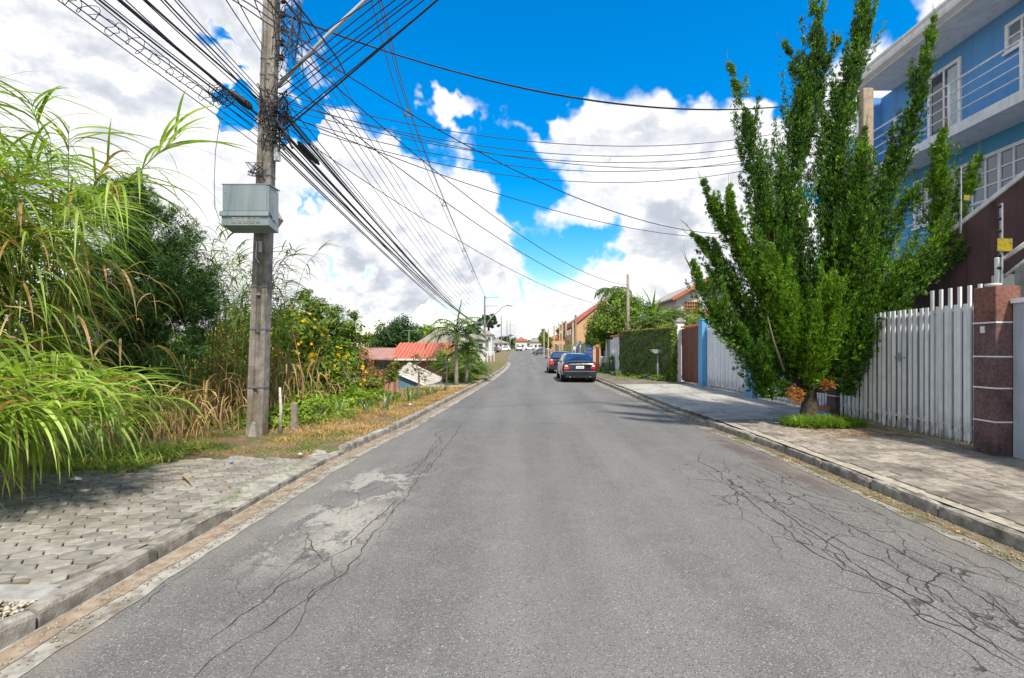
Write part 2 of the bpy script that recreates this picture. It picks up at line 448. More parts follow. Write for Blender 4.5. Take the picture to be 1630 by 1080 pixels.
MAT['bark'] = M('bark', (.085, .065, .05), .95, (.04, .032, .027), 14.0, bmp=1.0, bscale=26, bdist=.02)
MAT['bark_light'] = M('pale_bark', (.24, .205, .16), .95, (.15, .125, .10), 14.0, bmp=.8, bscale=26, bdist=.02)
MAT['palm_bark'] = M('palm_trunk_bark', (.32, .28, .22), .95, (.19, .16, .12), 10.0, bmp=.8, bscale=20, bdist=.02)
MAT['crownshaft'] = M('green_crownshaft', (.20, .26, .05), .6, (.28, .27, .08), 5.0, bmp=.1)
MAT['juniper'] = leafmat('juniper_scale_foliage', [(.009, .032, .006), (.022, .075, .008), (.055, .15, .010), (.15, .30, .015)], .15, .5)
MAT['juniper_young_lit'] = leafmat('young_lit_juniper_foliage', [(.025, .085, .007), (.07, .18, .010), (.14, .29, .015), (.27, .42, .025)], .18, .5)  # young growth, brightened so that highlights are painted into the leaf colour
MAT['juniper_brown'] = leafmat('dead_juniper_foliage', [(.30, .12, .035), (.42, .19, .06)], .2, .7)
MAT['podo'] = leafmat('podocarpus_needles', [(.018, .05, .016), (.04, .10, .022), (.085, .17, .035)], .2, .45)
MAT['reed'] = leafmat('reed_leaves', [(.14, .24, .035), (.22, .34, .05), (.32, .45, .09), (.44, .55, .18)], .42, .42, dry=(.42, .26, .10), dry_amt=.07)
MAT['reed_far'] = leafmat('slender_reed_leaves', [(.08, .16, .028), (.14, .25, .04), (.24, .35, .08)], .4, .5, dry=(.40, .27, .12), dry_amt=.12)
MAT['straw'] = leafmat('dry_straw_leaves', [(.34, .21, .10), (.48, .32, .17), (.60, .45, .25)], .3, .8)
MAT['reed_stem'] = M('reed_stem', (.20, .24, .06), .6, (.30, .24, .09), 6.0, bmp=.1)
MAT['dry_stem'] = M('dry_stem', (.36, .23, .12), .8, (.22, .13, .07), 6.0, bmp=.2)
MAT['bush'] = leafmat('broad_bush_leaves', [(.065, .13, .015), (.14, .235, .024), (.25, .34, .04)], .38, .5)
MAT['bright'] = leafmat('bright_ground_leaves', [(.11, .20, .018), (.20, .32, .028), (.32, .42, .05)], .4, .5)
MAT['tree'] = leafmat('broadleaf_tree_leaves', [(.05, .105, .016), (.12, .19, .022), (.21, .28, .035)], .35, .5)
MAT['tree_dark'] = leafmat('dark_tree_leaves', [(.016, .05, .016), (.035, .09, .022), (.06, .12, .028)], .3, .5)
MAT['olive'] = leafmat('olive_shrub_leaves', [(.09, .12, .02), (.16, .20, .03), (.24, .26, .05)], .35, .55)
MAT['palm'] = leafmat('palm_leaflets', [(.05, .11, .04), (.11, .19, .06), (.20, .28, .11)], .3, .4)
MAT['cycad'] = leafmat('cycad_leaflets', [(.05, .11, .025), (.12, .19, .04), (.22, .27, .07)], .3, .4)
MAT['banana'] = leafmat('banana_leaves', [(.12, .24, .03), (.20, .33, .05)], .45, .4)
MAT['ivy'] = leafmat('ivy_leaves', [(.04, .095, .012), (.08, .155, .018), (.14, .22, .028), (.21, .28, .04)], .25, .5)
MAT['petal'] = leafmat('yellow_petals', [(.85, .48, .01), (.90, .62, .02)], .3, .6)
MAT['grass'] = leafmat('green_grass_blades', [(.08, .17, .02), (.15, .27, .03), (.22, .32, .05)], .4, .5)
MAT['drygrass'] = leafmat('dry_grass_blades', [(.36, .21, .09), (.50, .33, .16), (.58, .42, .22)], .35, .8)
MAT['pale_green'] = leafmat('striped_agave_leaves', [(.26, .33, .18), (.40, .44, .28), (.18, .26, .14)], .2, .5)
MAT['blue_green'] = leafmat('blue_green_leaves', [(.09, .18, .19), (.16, .26, .27)], .3, .5)
MAT['gravel'] = M('gravel_stone', (.48, .42, .33), .9, (.30, .26, .20), 30.0, dirt=(.62, .58, .5), dirt_amt=.6, dscale=30, bmp=.3)
MAT['litter_leaf'] = leafmat('fallen_leaves', [(.36, .16, .06), (.46, .26, .10), (.25, .11, .05)], .2, .8)
MAT['plastic_blue'] = M('blue_plastic', (.16, .26, .62), .4, bmp=.1)
MAT['plastic_white'] = M('white_plastic', (.75, .76, .78), .4, bmp=.1)
MAT['tyre'] = M('tyre_rubber', (.022, .022, .022), .85, bmp=.2)
MAT['rim'] = glossy('alloy_rim', (.55, .56, .58), .25, .9)
MAT['chrome'] = glossy('chrome_trim', (.75, .76, .78), .12, 1.0)
MAT['paint_black'] = glossy('black_car_paint', (.010, .013, .022), .16, .0, 1.0)
MAT['paint_grey'] = glossy('graphite_car_paint', (.12, .13, .14), .2, .5, 1.0)
MAT['paint_white'] = glossy('white_car_paint', (.72, .74, .76), .25, .0, .8)
MAT['paint_blue'] = glossy('dark_blue_car_paint', (.022, .028, .042), .2, .2, 1.0)
MAT['car_glass'] = glossy('car_glass', (.010, .035, .11), .06, .1, 1.0, 1.0)
MAT['lamp_red'] = glossy('red_lamp_lens', (.62, .012, .012), .15, 0, .8)
MAT['lamp_white'] = glossy('clear_lamp_lens', (.75, .72, .72), .15, 0, .8)

# weathered pole: mossy towards the foot
_t = NT(MAT['pole'].node_tree); _bs = [n for n in _t.n if n.type == 'BSDF_PRINCIPLED'][0]
_src = _bs.inputs['Base Color'].links[0].from_socket
_pos = _t.add('ShaderNodeNewGeometry').outputs['Position']; _z = _t.add('ShaderNodeSeparateXYZ', {0: _pos}).outputs[2]
_f = _t.m('MULTIPLY', _t.ss(_z, 1.3, .1), _t.ss(_t.noise(_t.v('MULTIPLY', _pos, (6, 6, 1.2)), 1.6, 5, .6), .38, .62))
_t.l.new(_t.mix(_t.m('MULTIPLY', _f, .8), _src, (.15, .125, .045)), _bs.inputs['Base Color'])

# splashed dirt near the ground on the gate slats and pillars
for _n, _h, _c, _a in (('slat', .75, (.17, .15, .115), .85), ('pillar', .6, (.045, .038, .03), .7), ('blue_pillar', .5, (.13, .17, .18), .6)):
    _t = NT(MAT[_n].node_tree); _bs = [n for n in _t.n if n.type == 'BSDF_PRINCIPLED'][0]
    _src = _bs.inputs['Base Color'].links[0].from_socket
    _pos = _t.add('ShaderNodeNewGeometry').outputs['Position']; _z = _t.add('ShaderNodeSeparateXYZ', {0: _pos}).outputs[2]
    _f = _t.m('MULTIPLY', _t.ss(_z, _h, .15), _t.ss(_t.noise(_t.v('MULTIPLY', _pos, (9, 9, 3)), 1.6, 5, .65), .36, .60))
    _t.l.new(_t.mix(_t.m('MULTIPLY', _f, _a), _src, _c), _bs.inputs['Base Color'])
# ================================================================== SETTING: terrain, road, kerbs, pavements
def xl(y): return float(np.interp(y, [-40, 7, 8.3, 10.6, 14.7, 20.4, 27.6, 38, 53, 62, 90, 150], [-2.98, -2.98, -2.92, -2.68, -2.50, -2.25, -1.98, -1.75, -1.8, -2.2, -3.2, -3.6]))
def xr(y): return float(np.interp(y, [-40, 4, 8.5, 10, 13.3, 25, 60, 90, 150], [4.2, 4.2, 4.25, 4.1, 3.92, 3.80, 3.9, 4.2, 4.4]))
def rz(y): return 0.0 if y < 50 else min(1.15, 0.00012 * (y - 50) ** 2)
def sstep(x, a, b):
    t = min(1.0, max(0.0, (x - a) / (b - a))); return t * t * (3 - 2 * t)
def gz(x, y):
    a, b = xl(y), xr(y)
    z = rz(y)
    if x < a:
        d = a - x
        if d < .1: return z - .06
        z += (0.075 if not (y < 7.3 and d < 6) else .03) + 0.05 * math.sin(x * 2.1 + y * 0.9) * sstep(d, 0.6, 2.5) * sstep(y, 7.5, 9)
        z -= 2.6 * sstep(d, 1.9, 6.5) * sstep(y, 13, 24) * (1 - sstep(y, 62, 80))
        z -= 0.9 * sstep(d, 2.2, 5.0) * sstep(y, 9.5, 12.5) * (1 - sstep(y, 13, 24))
    elif x > b: z += (-.06 if x - b < .1 else .09)
    else: z -= 0.06
    return z
ys = list(np.arange(-20, 0, 4.0)) + list(np.arange(0, 34, 0.8)) + list(np.arange(34, 100, 3.0)) + [105, 120, 140, 170, 210, 260, 340, 500, 900, 1800, 3500]
offL = [0.02, .12, .3, .6, 1.0, 1.5, 2.0, 2.6, 3.2, 4, 5, 6, 7.5, 9, 11, 14, 18, 24, 34, 50, 90, 200, 700, 3000]
offR = [0.02, .12,.3, 1, 2, 3, 5, 8, 14, 30, 80, 300, 3000]
V = []; rows = []
for y in ys:
    a, b = xl(y), xr(y)
    xs = [a - o for o in reversed(offL)] + [a + 0.02, (a + b) / 2, b - 0.02] + [b + o for o in offR]
    rows.append(len(xs)); V += [(x, y, gz(x, y)) for x in xs]
W_ = rows[0]
F = [(j * W_ + i, j * W_ + i + 1, (j + 1) * W_ + i + 1, (j + 1) * W_ + i) for j in range(len(ys) - 1) for i in range(W_ - 1)]
m_, t, bs = new_mat('ground_soil')
pos = t.add('ShaderNodeNewGeometry').outputs['Position']
a_ = t.noise(pos, .8, 6, .65); b_ = t.noise(pos, 3.5, 6, .7); c_ = t.noise(pos, 26, 5, .7)
cc = t.mix(t.ss(b_, .4, .62), (.23, .145, .085), (.12, .075, .045))
cc = t.mix(t.ss(a_, .45, .62), cc, (.085, .115, .03))
cc = t.mix(t.ss(c_, .5, .72), cc, (.33, .24, .14))
t.l.new(cc, bs.inputs['Base Color']); bs.inputs['Roughness'].default_value = .95
bump(t, bs, t.m('ADD', c_, b_), 1.0, .03)
obj_np('ground', V, F, m_, origin=(0, 0, 0), smooth=True, kind='structure')

# ---- asphalt
m_, t, bs = new_mat('asphalt')
pos = t.add('ShaderNodeNewGeometry').outputs['Position']
sp = t.add('ShaderNodeSeparateXYZ', {0: pos}); px_, py_ = sp.outputs[0], sp.outputs[1]
lon = t.noise(t.v('MULTIPLY', pos, (1.1, .10, 1)), 1.0, 4, .6)
mid = t.noise(pos, 2.2, 6, .65)
cc = t.mix(t.ss(lon, .35, .68), (.165, .161, .152), (.120, .117, .112))
cc = t.mix(t.m('MULTIPLY', t.ss(mid, .42, .70), .45), cc, (.19, .185, .176))
chip = t.voro(pos, 85.0, 'F1', 1.0, 'Color')
cs = t.add('ShaderNodeSeparateXYZ', {0: chip})
cd = t.voro(pos, 85.0, 'F1', 1.0, 'Distance')
cl = t.m('MULTIPLY', t.m('GREATER_THAN', cs.outputs[0], .68), t.ss(cd, .42, .25))
dk = t.m('MULTIPLY', t.m('LESS_THAN', cs.outputs[1], .45), t.ss(cd, .5, .3))
cc = t.mix(t.m('MULTIPLY', dk, .75), cc, (.045, .045, .048))
cc = t.mix(t.m('MULTIPLY', cl, .75), cc, (.38, .365, .335))
chip2 = t.voro(pos, 30.0, 'F1', 1.0, 'Color'); c2s = t.add('ShaderNodeSeparateXYZ', {0: chip2})
c2d = t.voro(pos, 30.0, 'F1', 1.0, 'Distance')
cc = t.mix(t.m('MULTIPLY', t.m('GREATER_THAN', c2s.outputs[0], .93), t.ss(c2d, .3, .16)), cc, (.30, .28, .25))
# wheel polished tracks, faint and broken
trk = t.m('ADD', t.m('MULTIPLY', t.m('SINE', t.m('MULTIPLY_ADD', px_, 3.6, .5)), .5), t.m('MULTIPLY', t.m('SUBTRACT', t.noise(t.v('MULTIPLY', pos, (.8, .18, 1)), 1.0, 4, .6), .5), 1.6))
cc = t.mix(t.m('MULTIPLY', t.ss(trk, .1, .8), .35), cc, (.108, .105, .10))
# oil drips and dark spots along the lane
sptv = t.voro(t.v('MULTIPLY', pos, (1.4, 1.0, 1)), .9, 'F1', 1.0, 'Distance')
cc = t.mix(t.m('MULTIPLY', t.ss(t.m('ADD', sptv, t.m('MULTIPLY', t.noise(pos, 9, 3, .6), .10)), .10, .06), .6), cc, (.04, .04, .043))
def region(x0, x1, y0, y1, sx=.3, sy=.6):
    r = t.m('MULTIPLY', t.ss(px_, x0 - sx, x0 + sx), t.ss(px_, x1 + sx, x1 - sx))
    return t.m('MULTIPLY', r, t.m('MULTIPLY', t.ss(py_, y0 - sy, y0 + sy), t.ss(py_, y1 + sy, y1 - sy)))
# worn pale patches on the left lane
wv = t.v('MULTIPLY', pos, (1, .62, 1))
wn = t.noise(wv, 2.1, 7, .62, .4)
wm = t.m('MULTIPLY', region(-2.3, -1.4, 3.9, 7.0, .3, .5), t.ss(t.m('ADD', wn, t.m('MULTIPLY', t.m('SUBTRACT', t.noise(pos, 16, 5, .7), .5), .22)), .505, .535))
wm2 = t.m('MULTIPLY', region(-1.95, -1.40, 3.9, 5.4, .3, .4), t.ss(t.noise(wv, 5, 6, .7), .40, .50))
wmm = t.m('MAXIMUM', wm, wm2)
cc = t.mix(t.m('MULTIPLY', wmm, t.ss(t.noise(pos, 30, 3, .6), .25, .55, .2, .68)), cc, (.40, .38, .335))
# dark reddish repair and dust by the right gutter
dm = t.m('MULTIPLY', region(3.45, 3.85, 5.8, 9.6, .12, .4), t.ss(t.noise(pos, 3, 5, .6), .38, .5))
cc = t.mix(t.m('MULTIPLY', dm, .7), cc, (.095, .068, .062))
ds = t.m('MULTIPLY', t.ss(px_, 3.25, 3.95), t.ss(t.noise(t.v('MULTIPLY', pos, (1.5, .5, 1)), 1.6, 5, .6), .42, .62))
cc = t.mix(t.m('MULTIPLY', ds, .5), cc, (.20, .175, .14))
ds2 = t.m('MULTIPLY', t.ss(px_, -2.2, -2.75), t.ss(t.noise(t.v('MULTIPLY', pos, (1.5, .5, 1)), 2.6, 5, .6), .42, .62))
cc = t.mix(t.m('MULTIPLY', ds2, .55), cc, (.22, .19, .15))
# crazed cracking
wob = t.scale(t.v('SUBTRACT', t.noise(pos, 3.0, 3, .5, out=1), (.5, .5, .5)), .16)
cv = t.v('ADD', t.v('MULTIPLY', pos, (1, .42, 1)), wob)
e1 = t.voro(cv, 3.6, 'DISTANCE_TO_EDGE')
e2 = t.voro(t.v('ADD', cv, (3.3, 1.7, 0)), 6.4, 'DISTANCE_TO_EDGE')
cr1 = t.ss(e1, .017, .005); cr2 = t.ss(e2, .022, .006)
gate = t.m('MAXIMUM', t.ss(t.noise(pos, 1.1, 4, .6), .40, .50), t.m('MULTIPLY', region(2.5, 4.0, 1.6, 5.8, .3, .6), .9))
rr = t.m('MAXIMUM', region(2.15, 3.6, 1.2, 7.2, .3, .9), t.m('MULTIPLY', region(-2.2, -1.15, 3.4, 7.2, .3, .5), .6))
ck = t.m('MULTIPLY', t.m('MAXIMUM', cr1, t.m('MULTIPLY', t.ss(e2, .016, .005), t.m('MULTIPLY', t.ss(t.noise(pos, 1.7, 3, .6), .48, .58), .6))), t.m('MULTIPLY', rr, gate))
cc = t.mix(t.m('MULTIPLY', ck, .85), cc, (.035, .033, .032))
t.l.new(cc, bs.inputs['Base Color'])
bs.inputs['Roughness'].default_value = .85; bs.inputs['Specular IOR Level'].default_value = .3
hh = t.m('ADD', t.m('MULTIPLY', cd, -.6), t.m('MULTIPLY', ck, -2.0))
bump(t, bs, t.m('ADD', hh, t.noise(pos, 50, 3, .7)), .75, .007)
asph = m_
yr = list(np.arange(-20, 60, 1.0)) + list(np.arange(60, 330, 3.0))
V = []; n_ = 9
for y in yr:
    a, b = xl(y), xr(y)
    for i in range(n_):
        u = i / (n_ - 1)
        V.append((a + (b - a) * u, y, rz(y) - 0.02 * (2 * u - 1) ** 2))
F = [(j * n_ + i, j * n_ + i + 1, (j + 1) * n_ + i + 1, (j + 1) * n_ + i) for j in range(len(yr) - 1) for i in range(n_ - 1)]
road = obj_np('road', V, F, asph, origin=(0, 0, 0), smooth=True, kind='structure')
def road_z(x, y):
    a, b = xl(y), xr(y); u = (x - a) / (b - a)
    return rz(y) - 0.02 * (2 * u - 1) ** 2

# ---- long cracks, thin dark ribbons laid just above the surface
crackm = M('crack_dark', (.035, .032, .030), .95, bmp=0)
def crack(pts, w=0.010):
    g = [(((x - VX) / (y - VY)) * CAM_H, FL * CAM_H / (y - VY)) for x, y in pts]
    out = []
    for (ax, ay), (bx, by) in zip(g[:-1], g[1:]):
        L = math.hypot(bx - ax, by - ay); k = max(2, int(L / 0.045))
        for i in range(k):
            u = i / k
            out.append((ax + (bx - ax) * u, ay + (by - ay) * u))
    out.append(g[-1])
    rn = random.Random(int(pts[0][0] * 7 + pts[0][1]))
    V = []; wob = 0.0; n = len(out)
    for i, (x, y) in enumerate(out):
        wob = wob * .8 + rn.uniform(-.016, .016)
        ww = w * .58 * rn.uniform(.25, 1.25) * min(1, (i + .5) / 6, (n - i) / 6) / 2 + .0008
        x += wob
        z = road_z(x, y) + .0035
        V += [(x - ww, y - ww * .5, z), (x + ww, y + ww * .5, z)]
    F = [(2 * i, 2 * i + 1, 2 * i + 3, 2 * i + 2) for i in range(n - 1)]
    obj_np('crack', V, F, crackm, parent=road)
z7 = lambda L: [(x / 2.547, 700 + y / 2.547) for x, y in L]
z1 = lambda L: [(1080 + x / 2.7, 680 + y / 2.7) for x, y in L]
z8 = lambda L: [(500 + x / 4.075, 560 + y / 4.075) for x, y in L]
crack(z7([(770, 968), (860, 890), (960, 835), (1100, 750), (1250, 640), (1380, 540), (1480, 430), (1560, 330), (1640, 235), (1700, 150), (1750, 90)]), .012)
crack(z7([(850, 805), (930, 740), (1050, 660), (1130, 590), (1240, 545), (1300, 500), (1420, 430), (1500, 330), (1630, 225)]), .014)
crack(z7([(720, 520), (880, 515), (1000, 500), (1150, 510), (1240, 490)]), .008)
crack(z7([(1000, 968), (1050, 900), (1180, 790), (1250, 700), (1260, 620), (1380, 530)]), .007)
crack(z7([(1240, 370), (1280, 450), (1300, 500)]), .010)
crack(z7([(560, 680), (700, 560), (760, 520)]), .007)
crack(z8([(550, 770), (700, 700), (740, 670), (830, 580), (780, 530), (900, 480)]), .014)
crack(z8([(720, 800), (800, 680), (880, 590), (960, 470)]), .014)
crack(z8([(600, 810), (690, 740), (780, 620), (830, 540)]), .010)
crack(z8([(1020, 360), (1100, 300)]), .014)
crack(z1([(85, 100), (90, 150), (180, 190), (220, 260), (310, 320), (370, 370), (450, 420), (520, 490), (640, 560), (720, 610), (830, 650), (900, 700), (980, 760), (1060, 830), (1180, 870), (1260, 920), (1340, 970), (1485, 1050)]), .015)
crack(z1([(200, 215), (330, 300), (420, 350), (520, 420), (640, 490), (740, 570), (850, 650), (950, 700), (1080, 760), (1200, 840), (1310, 900), (1485, 1010)]), .014)
crack(z1([(330, 290), (480, 370), (600, 440), (760, 530), (860, 570), (1000, 650), (1130, 690), (1250, 780), (1400, 870), (1485, 930)]), .012)
crack(z1([(270, 200), (380, 250), (540, 310), (640, 370), (760, 440), (900, 500), (1050, 580), (1130, 620), (1250, 700), (1380, 780), (1485, 870)]), .012)
crack(z1([(270, 130), (450, 210), (600, 290), (760, 320), (930, 400)]), .010)
crack(z1([(450, 345), (600, 350), (760, 375), (900, 370)]), .009)
crack(z1([(760, 440), (850, 430), (980, 430)]), .009)
crack(z1([(1000, 470), (1100, 530), (1240, 590), (1350, 600), (1485, 690)]), .010)
crack(z1([(1030, 470), (1210, 550), (1350, 620), (1485, 660)]), .008)
crack(z1([(640, 650), (760, 700), (900, 720), (1000, 760)]), .006)
crack([(838, 562), (846, 575), (852, 590)], .05)

# ---- gutters
def strip(name, side, y0, y1, d0, d1, z, mat, jag=0.0, parent=None, step=.15, **tags):
    V = []; yy = np.arange(y0, y1, step)
    rn = random.Random(5 + int(d1 * 100)); j0 = 0
    for y in yy:
        k = xl(y) if side < 0 else xr(y); s_ = 1 if side < 0 else -1
        j0 = j0 * .7 + rn.uniform(-jag, jag)
        e = .5 + .5 * math.sin(y * 1.3)
        x0, x1 = k + s_ * d0, k + s_ * (d1 + j0)
        V += [(x0, y, road_z(x0, y) + z), (x1, y, road_z(x1, y) + z)]
    F = [(2 * i, 2 * i + 1, 2 * i + 3, 2 * i + 2) for i in range(len(yy) - 1)]
    if side > 0: F = [f[::-1] for f in F]
    return obj_np(name, V, F, mat, parent=parent, **tags)
MAT['gutter'] = M('gutter_concrete', (.36, .345, .30), .9, (.22, .21, .18), 8.0, dirt=(.13, .10, .07), dirt_amt=.8, dscale=2.0, bmp=.6, bscale=50)
MAT['gutter_r'] = M('mossy_gutter_concrete', (.30, .28, .24), .9, (.14, .13, .10), 5.0, dirt=(.085, .08, .035), dirt_amt=.9, dscale=1.4, bmp=.6, bscale=50)
MAT['sediment'] = M('gutter_sediment', (.25, .18, .125), .95, (.33, .28, .21), 9.0, dirt=(.10, .085, .055), dirt_amt=.9, dscale=5.0, bmp=.7, bscale=60)
gl = strip('gutter', -1, -4, 60, 0.0, .34, .005, MAT['gutter'], .018, kind='structure')
strip('sediment', -1, -4, 30, .03, .19, .010, MAT['sediment'], .02, parent=gl)
gr = strip('gutter', 1, -4, 60, 0.0, .33, .005, MAT['gutter_r'], .03, kind='structure')
strip('sediment', 1, 3, 9.5, .03, .2, .010, M('mossy_sediment', (.16, .13, .07), .95, (.10, .085, .035), 5, dirt=(.30, .27, .22), dirt_amt=.6, dscale=4, bmp=.7), .04, parent=gr)

def pebbles(n, y0, y1, side, d0, d1, smin, smax, label):
    yv = rng.uniform(y0, y1, n); s_ = 1 if side < 0 else -1
    xv = np.array([(xl(y) if side < 0 else xr(y)) for y in yv]) + s_ * rng.uniform(d0, d1, n)
    P = np.stack([xv, yv, np.array([road_z(x, y) for x, y in zip(xv, yv)]) + .012], 1)
    o6 = np.array([(1, 0, 0), (0, 1, 0), (-1, 0, 0), (0, -1, 0), (0, 0, .7), (0, 0, -.6)]); f8 = np.array([(0, 1, 4), (1, 2, 4), (2, 3, 4), (3, 0, 4), (1, 0, 5), (2, 1, 5), (3, 2, 5), (0, 3, 5)])
    V = o6[None] * rng.uniform(smin, smax, (n, 1, 1)) * rng.uniform(.5, 1.3, (n, 1, 3)) * rng.uniform(.75, 1.25, (n, 6, 1)) + P[:, None]
    obj_np('gutter_grit', V, (f8[None] + 6 * np.arange(n)[:, None, None]).reshape(-1, 3), M('grit_stone', (.34, .27, .20), .9, (.16, .12, .09), 30, dirt=(.5, .47, .42), dirt_amt=.7, dscale=40, bmp=.2), kind='stuff', label=label, cat='grit')
pebbles(1500, 2.2, 12, -1, .02, .30, .004, .013, 'loose sand and grit lying in the left gutter')
pebbles(900, 2.5, 12, 1, .02, .32, .004, .014, 'loose grit and flakes lying in the right gutter')
# ---- kerb stones
def kerb_mesh(seed, L=0.97, w=.135, h=.125, r=.035):
    rn = random.Random(seed)
    prof = [(0, -.15), (0, h - r), (r * .3, h - r * .3), (r, h), (w - r, h), (w - r * .3, h - r * .3), (w, h - r), (w, -.15)]
    nseg = 6; vs = []
    for i in range(nseg + 1):
        y = -L / 2 + L * i / nseg
        e = .010 if i in (0, nseg) else 0
        for k, (x, z) in enumerate(prof):
            cx, cz = w / 2, h / 2
            q = rn.uniform(-.010, .008) if k not in (0, 7) else 0
            vs.append((x + (cx - x) * e * 5 + q, y, z - (e if z > 0 else 0) + q * .8))
    n = len(prof); fs = []
    for i in range(nseg):
        for k in range(n - 1):
            fs.append((i * n + k, (i + 1) * n + k, (i + 1) * n + k + 1, i * n + k + 1))
    fs += [tuple(range(n)), tuple(nseg * n + k for k in range(n - 1, -1, -1))]
    b = MB(); b.add(vs, fs)
    return b.mesh('kerb_stone', MAT['kerb'])
kms = [kerb_mesh(s_) for s_ in range(5)]
def kerb(side, y0, y1):
    root = empty('kerb', ((xl if side < 0 else xr)(8), 8, 0), kind='structure')
    y = y0; i = 0
    fn = xl if side < 0 else xr
    while y < y1:
        L = 1.0 if y < 40 else 2.0
        ya, yb = y, y + L
        a = Vector((fn(ya), ya, 0)); b = Vector((fn(yb), yb, 0)); d = b - a
        ang = -math.atan2(d.x, d.y)
        c = (a + b) / 2
        if side > 0:      # mirrored: face toward the road
            ang += math.pi
        sx = 1.0
        c.x -= 0
        rn = random.Random(i * 3 + side)
        sz = 1.0
        if side < 0 and 5.2 < c.y < 7.6: sz = .45
        if side > 0 and 10.5 < c.y < 18: sz = .62
        o = inst('kerb_stone', kms[i % 5], root, (c.x - (0 if side > 0 else 0), c.y, rz(c.y) - .012 + rn.uniform(-.008, .006)),
                 ang + (math.pi if side < 0 else math.pi) * 1 + rn.uniform(-.008, .008), (1, d.length, sz))
        y += L; i += 1
    return root
# local +x of a stone points away from the road once turned
kl = kerb(-1, -2, 60)
kr = kerb(1, -2, 60)

# ---- left pavement: wavy hexagonal pavers
lp = obj_np('pavement', [(-9, 3.2, .045), (-3.12, 3.2, .045), (-3.05, 7.6, .045), (-9, 7.6, .045)], [(0, 1, 2, 3)], M('joint_soil', (.13, .10, .06), .95, (.09, .10, .03), 7, bmp=.6), kind='structure')
def paver_mesh(seed, mat=None):
    rn = random.Random(seed)
    hw, hh, k = .121, .079, .062
    pts = [(-hw, 0.0), (-k, -hh), (-.01, -hh + .007), (k, -hh), (hw, .0), (k, hh), (.01, hh - .007), (-k, hh)]
    pts = [(x + rn.uniform(-.003, .003), y + rn.uniform(-.003, .003)) for x, y in pts]
    n = len(pts); vs = [(x, y, 0) for x, y in pts] + [(x, y, .030) for x, y in pts] + [(x * .90, y * .87, .036 + rn.uniform(-.002, .002)) for x, y in pts]
    fs = [tuple(range(2 * n, 3 * n))]
    for i in range(n):
        j = (i + 1) % n
        fs += [(i, j, j + n, i + n), (i + n, j + n, j + 2 * n, i + 2 * n)]
    b = MB(); b.add(vs, fs); return b
pms = [paver_mesh(s_) for s_ in range(6)]
pmm = [b.mesh('paver', MAT['paver']) for b in pms]
cand = []
for i in range(0, 26):
    for j in range(0, 26):
        x = -3.36 - i * .193; y = 3.46 + j * .166 + (.083 if i % 2 else 0)
        lim = 7.45 - .012 * (i - 3) ** 2 if i < 12 else 6.6
        if y > lim + random.uniform(-.15, .1): continue
        cand.append((x, y))
cand.sort(key=lambda p: (p[0] + 2.5) ** 2 * 1.0 + p[1] ** 2 * .6)
rest = MB()
for k, (x, y) in enumerate(cand):
    rn = random.Random(k)
    z = .038 + rn.uniform(-.004, .005); a = rn.uniform(-.05, .05)
    if k < 298:
        o = inst('paver', pmm[k % 6], lp, (x, y, z), a)
        o.rotation_euler = (rn.uniform(-.02, .02), rn.uniform(-.02, .02), a)
    else:
        q = pms[k % 6]; ca, sa = math.cos(a), math.sin(a)
        rest.add([(x + vx * ca - vy * sa, y + vx * sa + vy * ca, z + vz) for vx, vy, vz in q.v], q.f)
if rest.v: rest.build('paver', MAT['paver'], lp, kind='stuff')
# worn mortar strip between pavers and kerb, and the concrete edge strip
b = MB(); n = 0
vs = []
yy = np.arange(3.3, 7.9, .12); rn = random.Random(3)
for y in yy:
    vs += [(-3.09 + .10 * sstep(y, 4.9, 5.0), y, .100 - .052 * sstep(y, 4.9, 5.05)), (-3.20 + rn.uniform(-.05, .03) - (.09 if y > 5.3 else 0), y, .078)]
b.add(vs, [(2 * i, 2 * i + 2, 2 * i + 3, 2 * i + 1) for i in range(len(yy) - 1)])
b.build('mortar_strip', MAT['gutter'], lp)
b = MB(); b.cbox(-7.2, -3.13, 3.14, 3.36, .0, .088, .012); b.build('edge_beam', MAT['concrete'], lp)
# gravel bed in front of the edge beam
gp = []; gf = []
N = 7000
oct_ = np.array([(1, 0, 0), (0, 1, 0), (-1, 0, 0), (0, -1, 0), (0, 0, 1), (0, 0, -.6)])
of = np.array([(0, 1, 4), (1, 2, 4), (2, 3, 4), (3, 0, 4), (1, 0, 5), (2, 1, 5), (3, 2, 5), (0, 3, 5)])
P = np.stack([rng.uniform(-5.6, -3.13, N), rng.uniform(1.8, 3.15, N), rng.uniform(.062, .085, N)], 1)
S = rng.uniform(.008, .026, (N, 1, 1)) * rng.uniform(.6, 1.2, (N, 1, 3)) * np.array([1, 1, .6])
An = rng.uniform(0, 6.28, N); ca, sa = np.cos(An), np.sin(An)
O = oct_[None] * S * rng.uniform(.8, 1.2, (N, 6, 1))
OX = O[..., 0] * ca[:, None] - O[..., 1] * sa[:, None]; OY = O[..., 0] * sa[:, None] + O[..., 1] * ca[:, None]
V = np.stack([OX, OY, O[..., 2]], -1) + P[:, None]
F = (of[None] + 6 * np.arange(N)[:, None, None]).reshape(-1, 3)
obj_np('gravel', V, F, MAT['gravel'], kind='stuff', label='coarse pale gravel filling the bed beside the near kerb', cat='gravel')

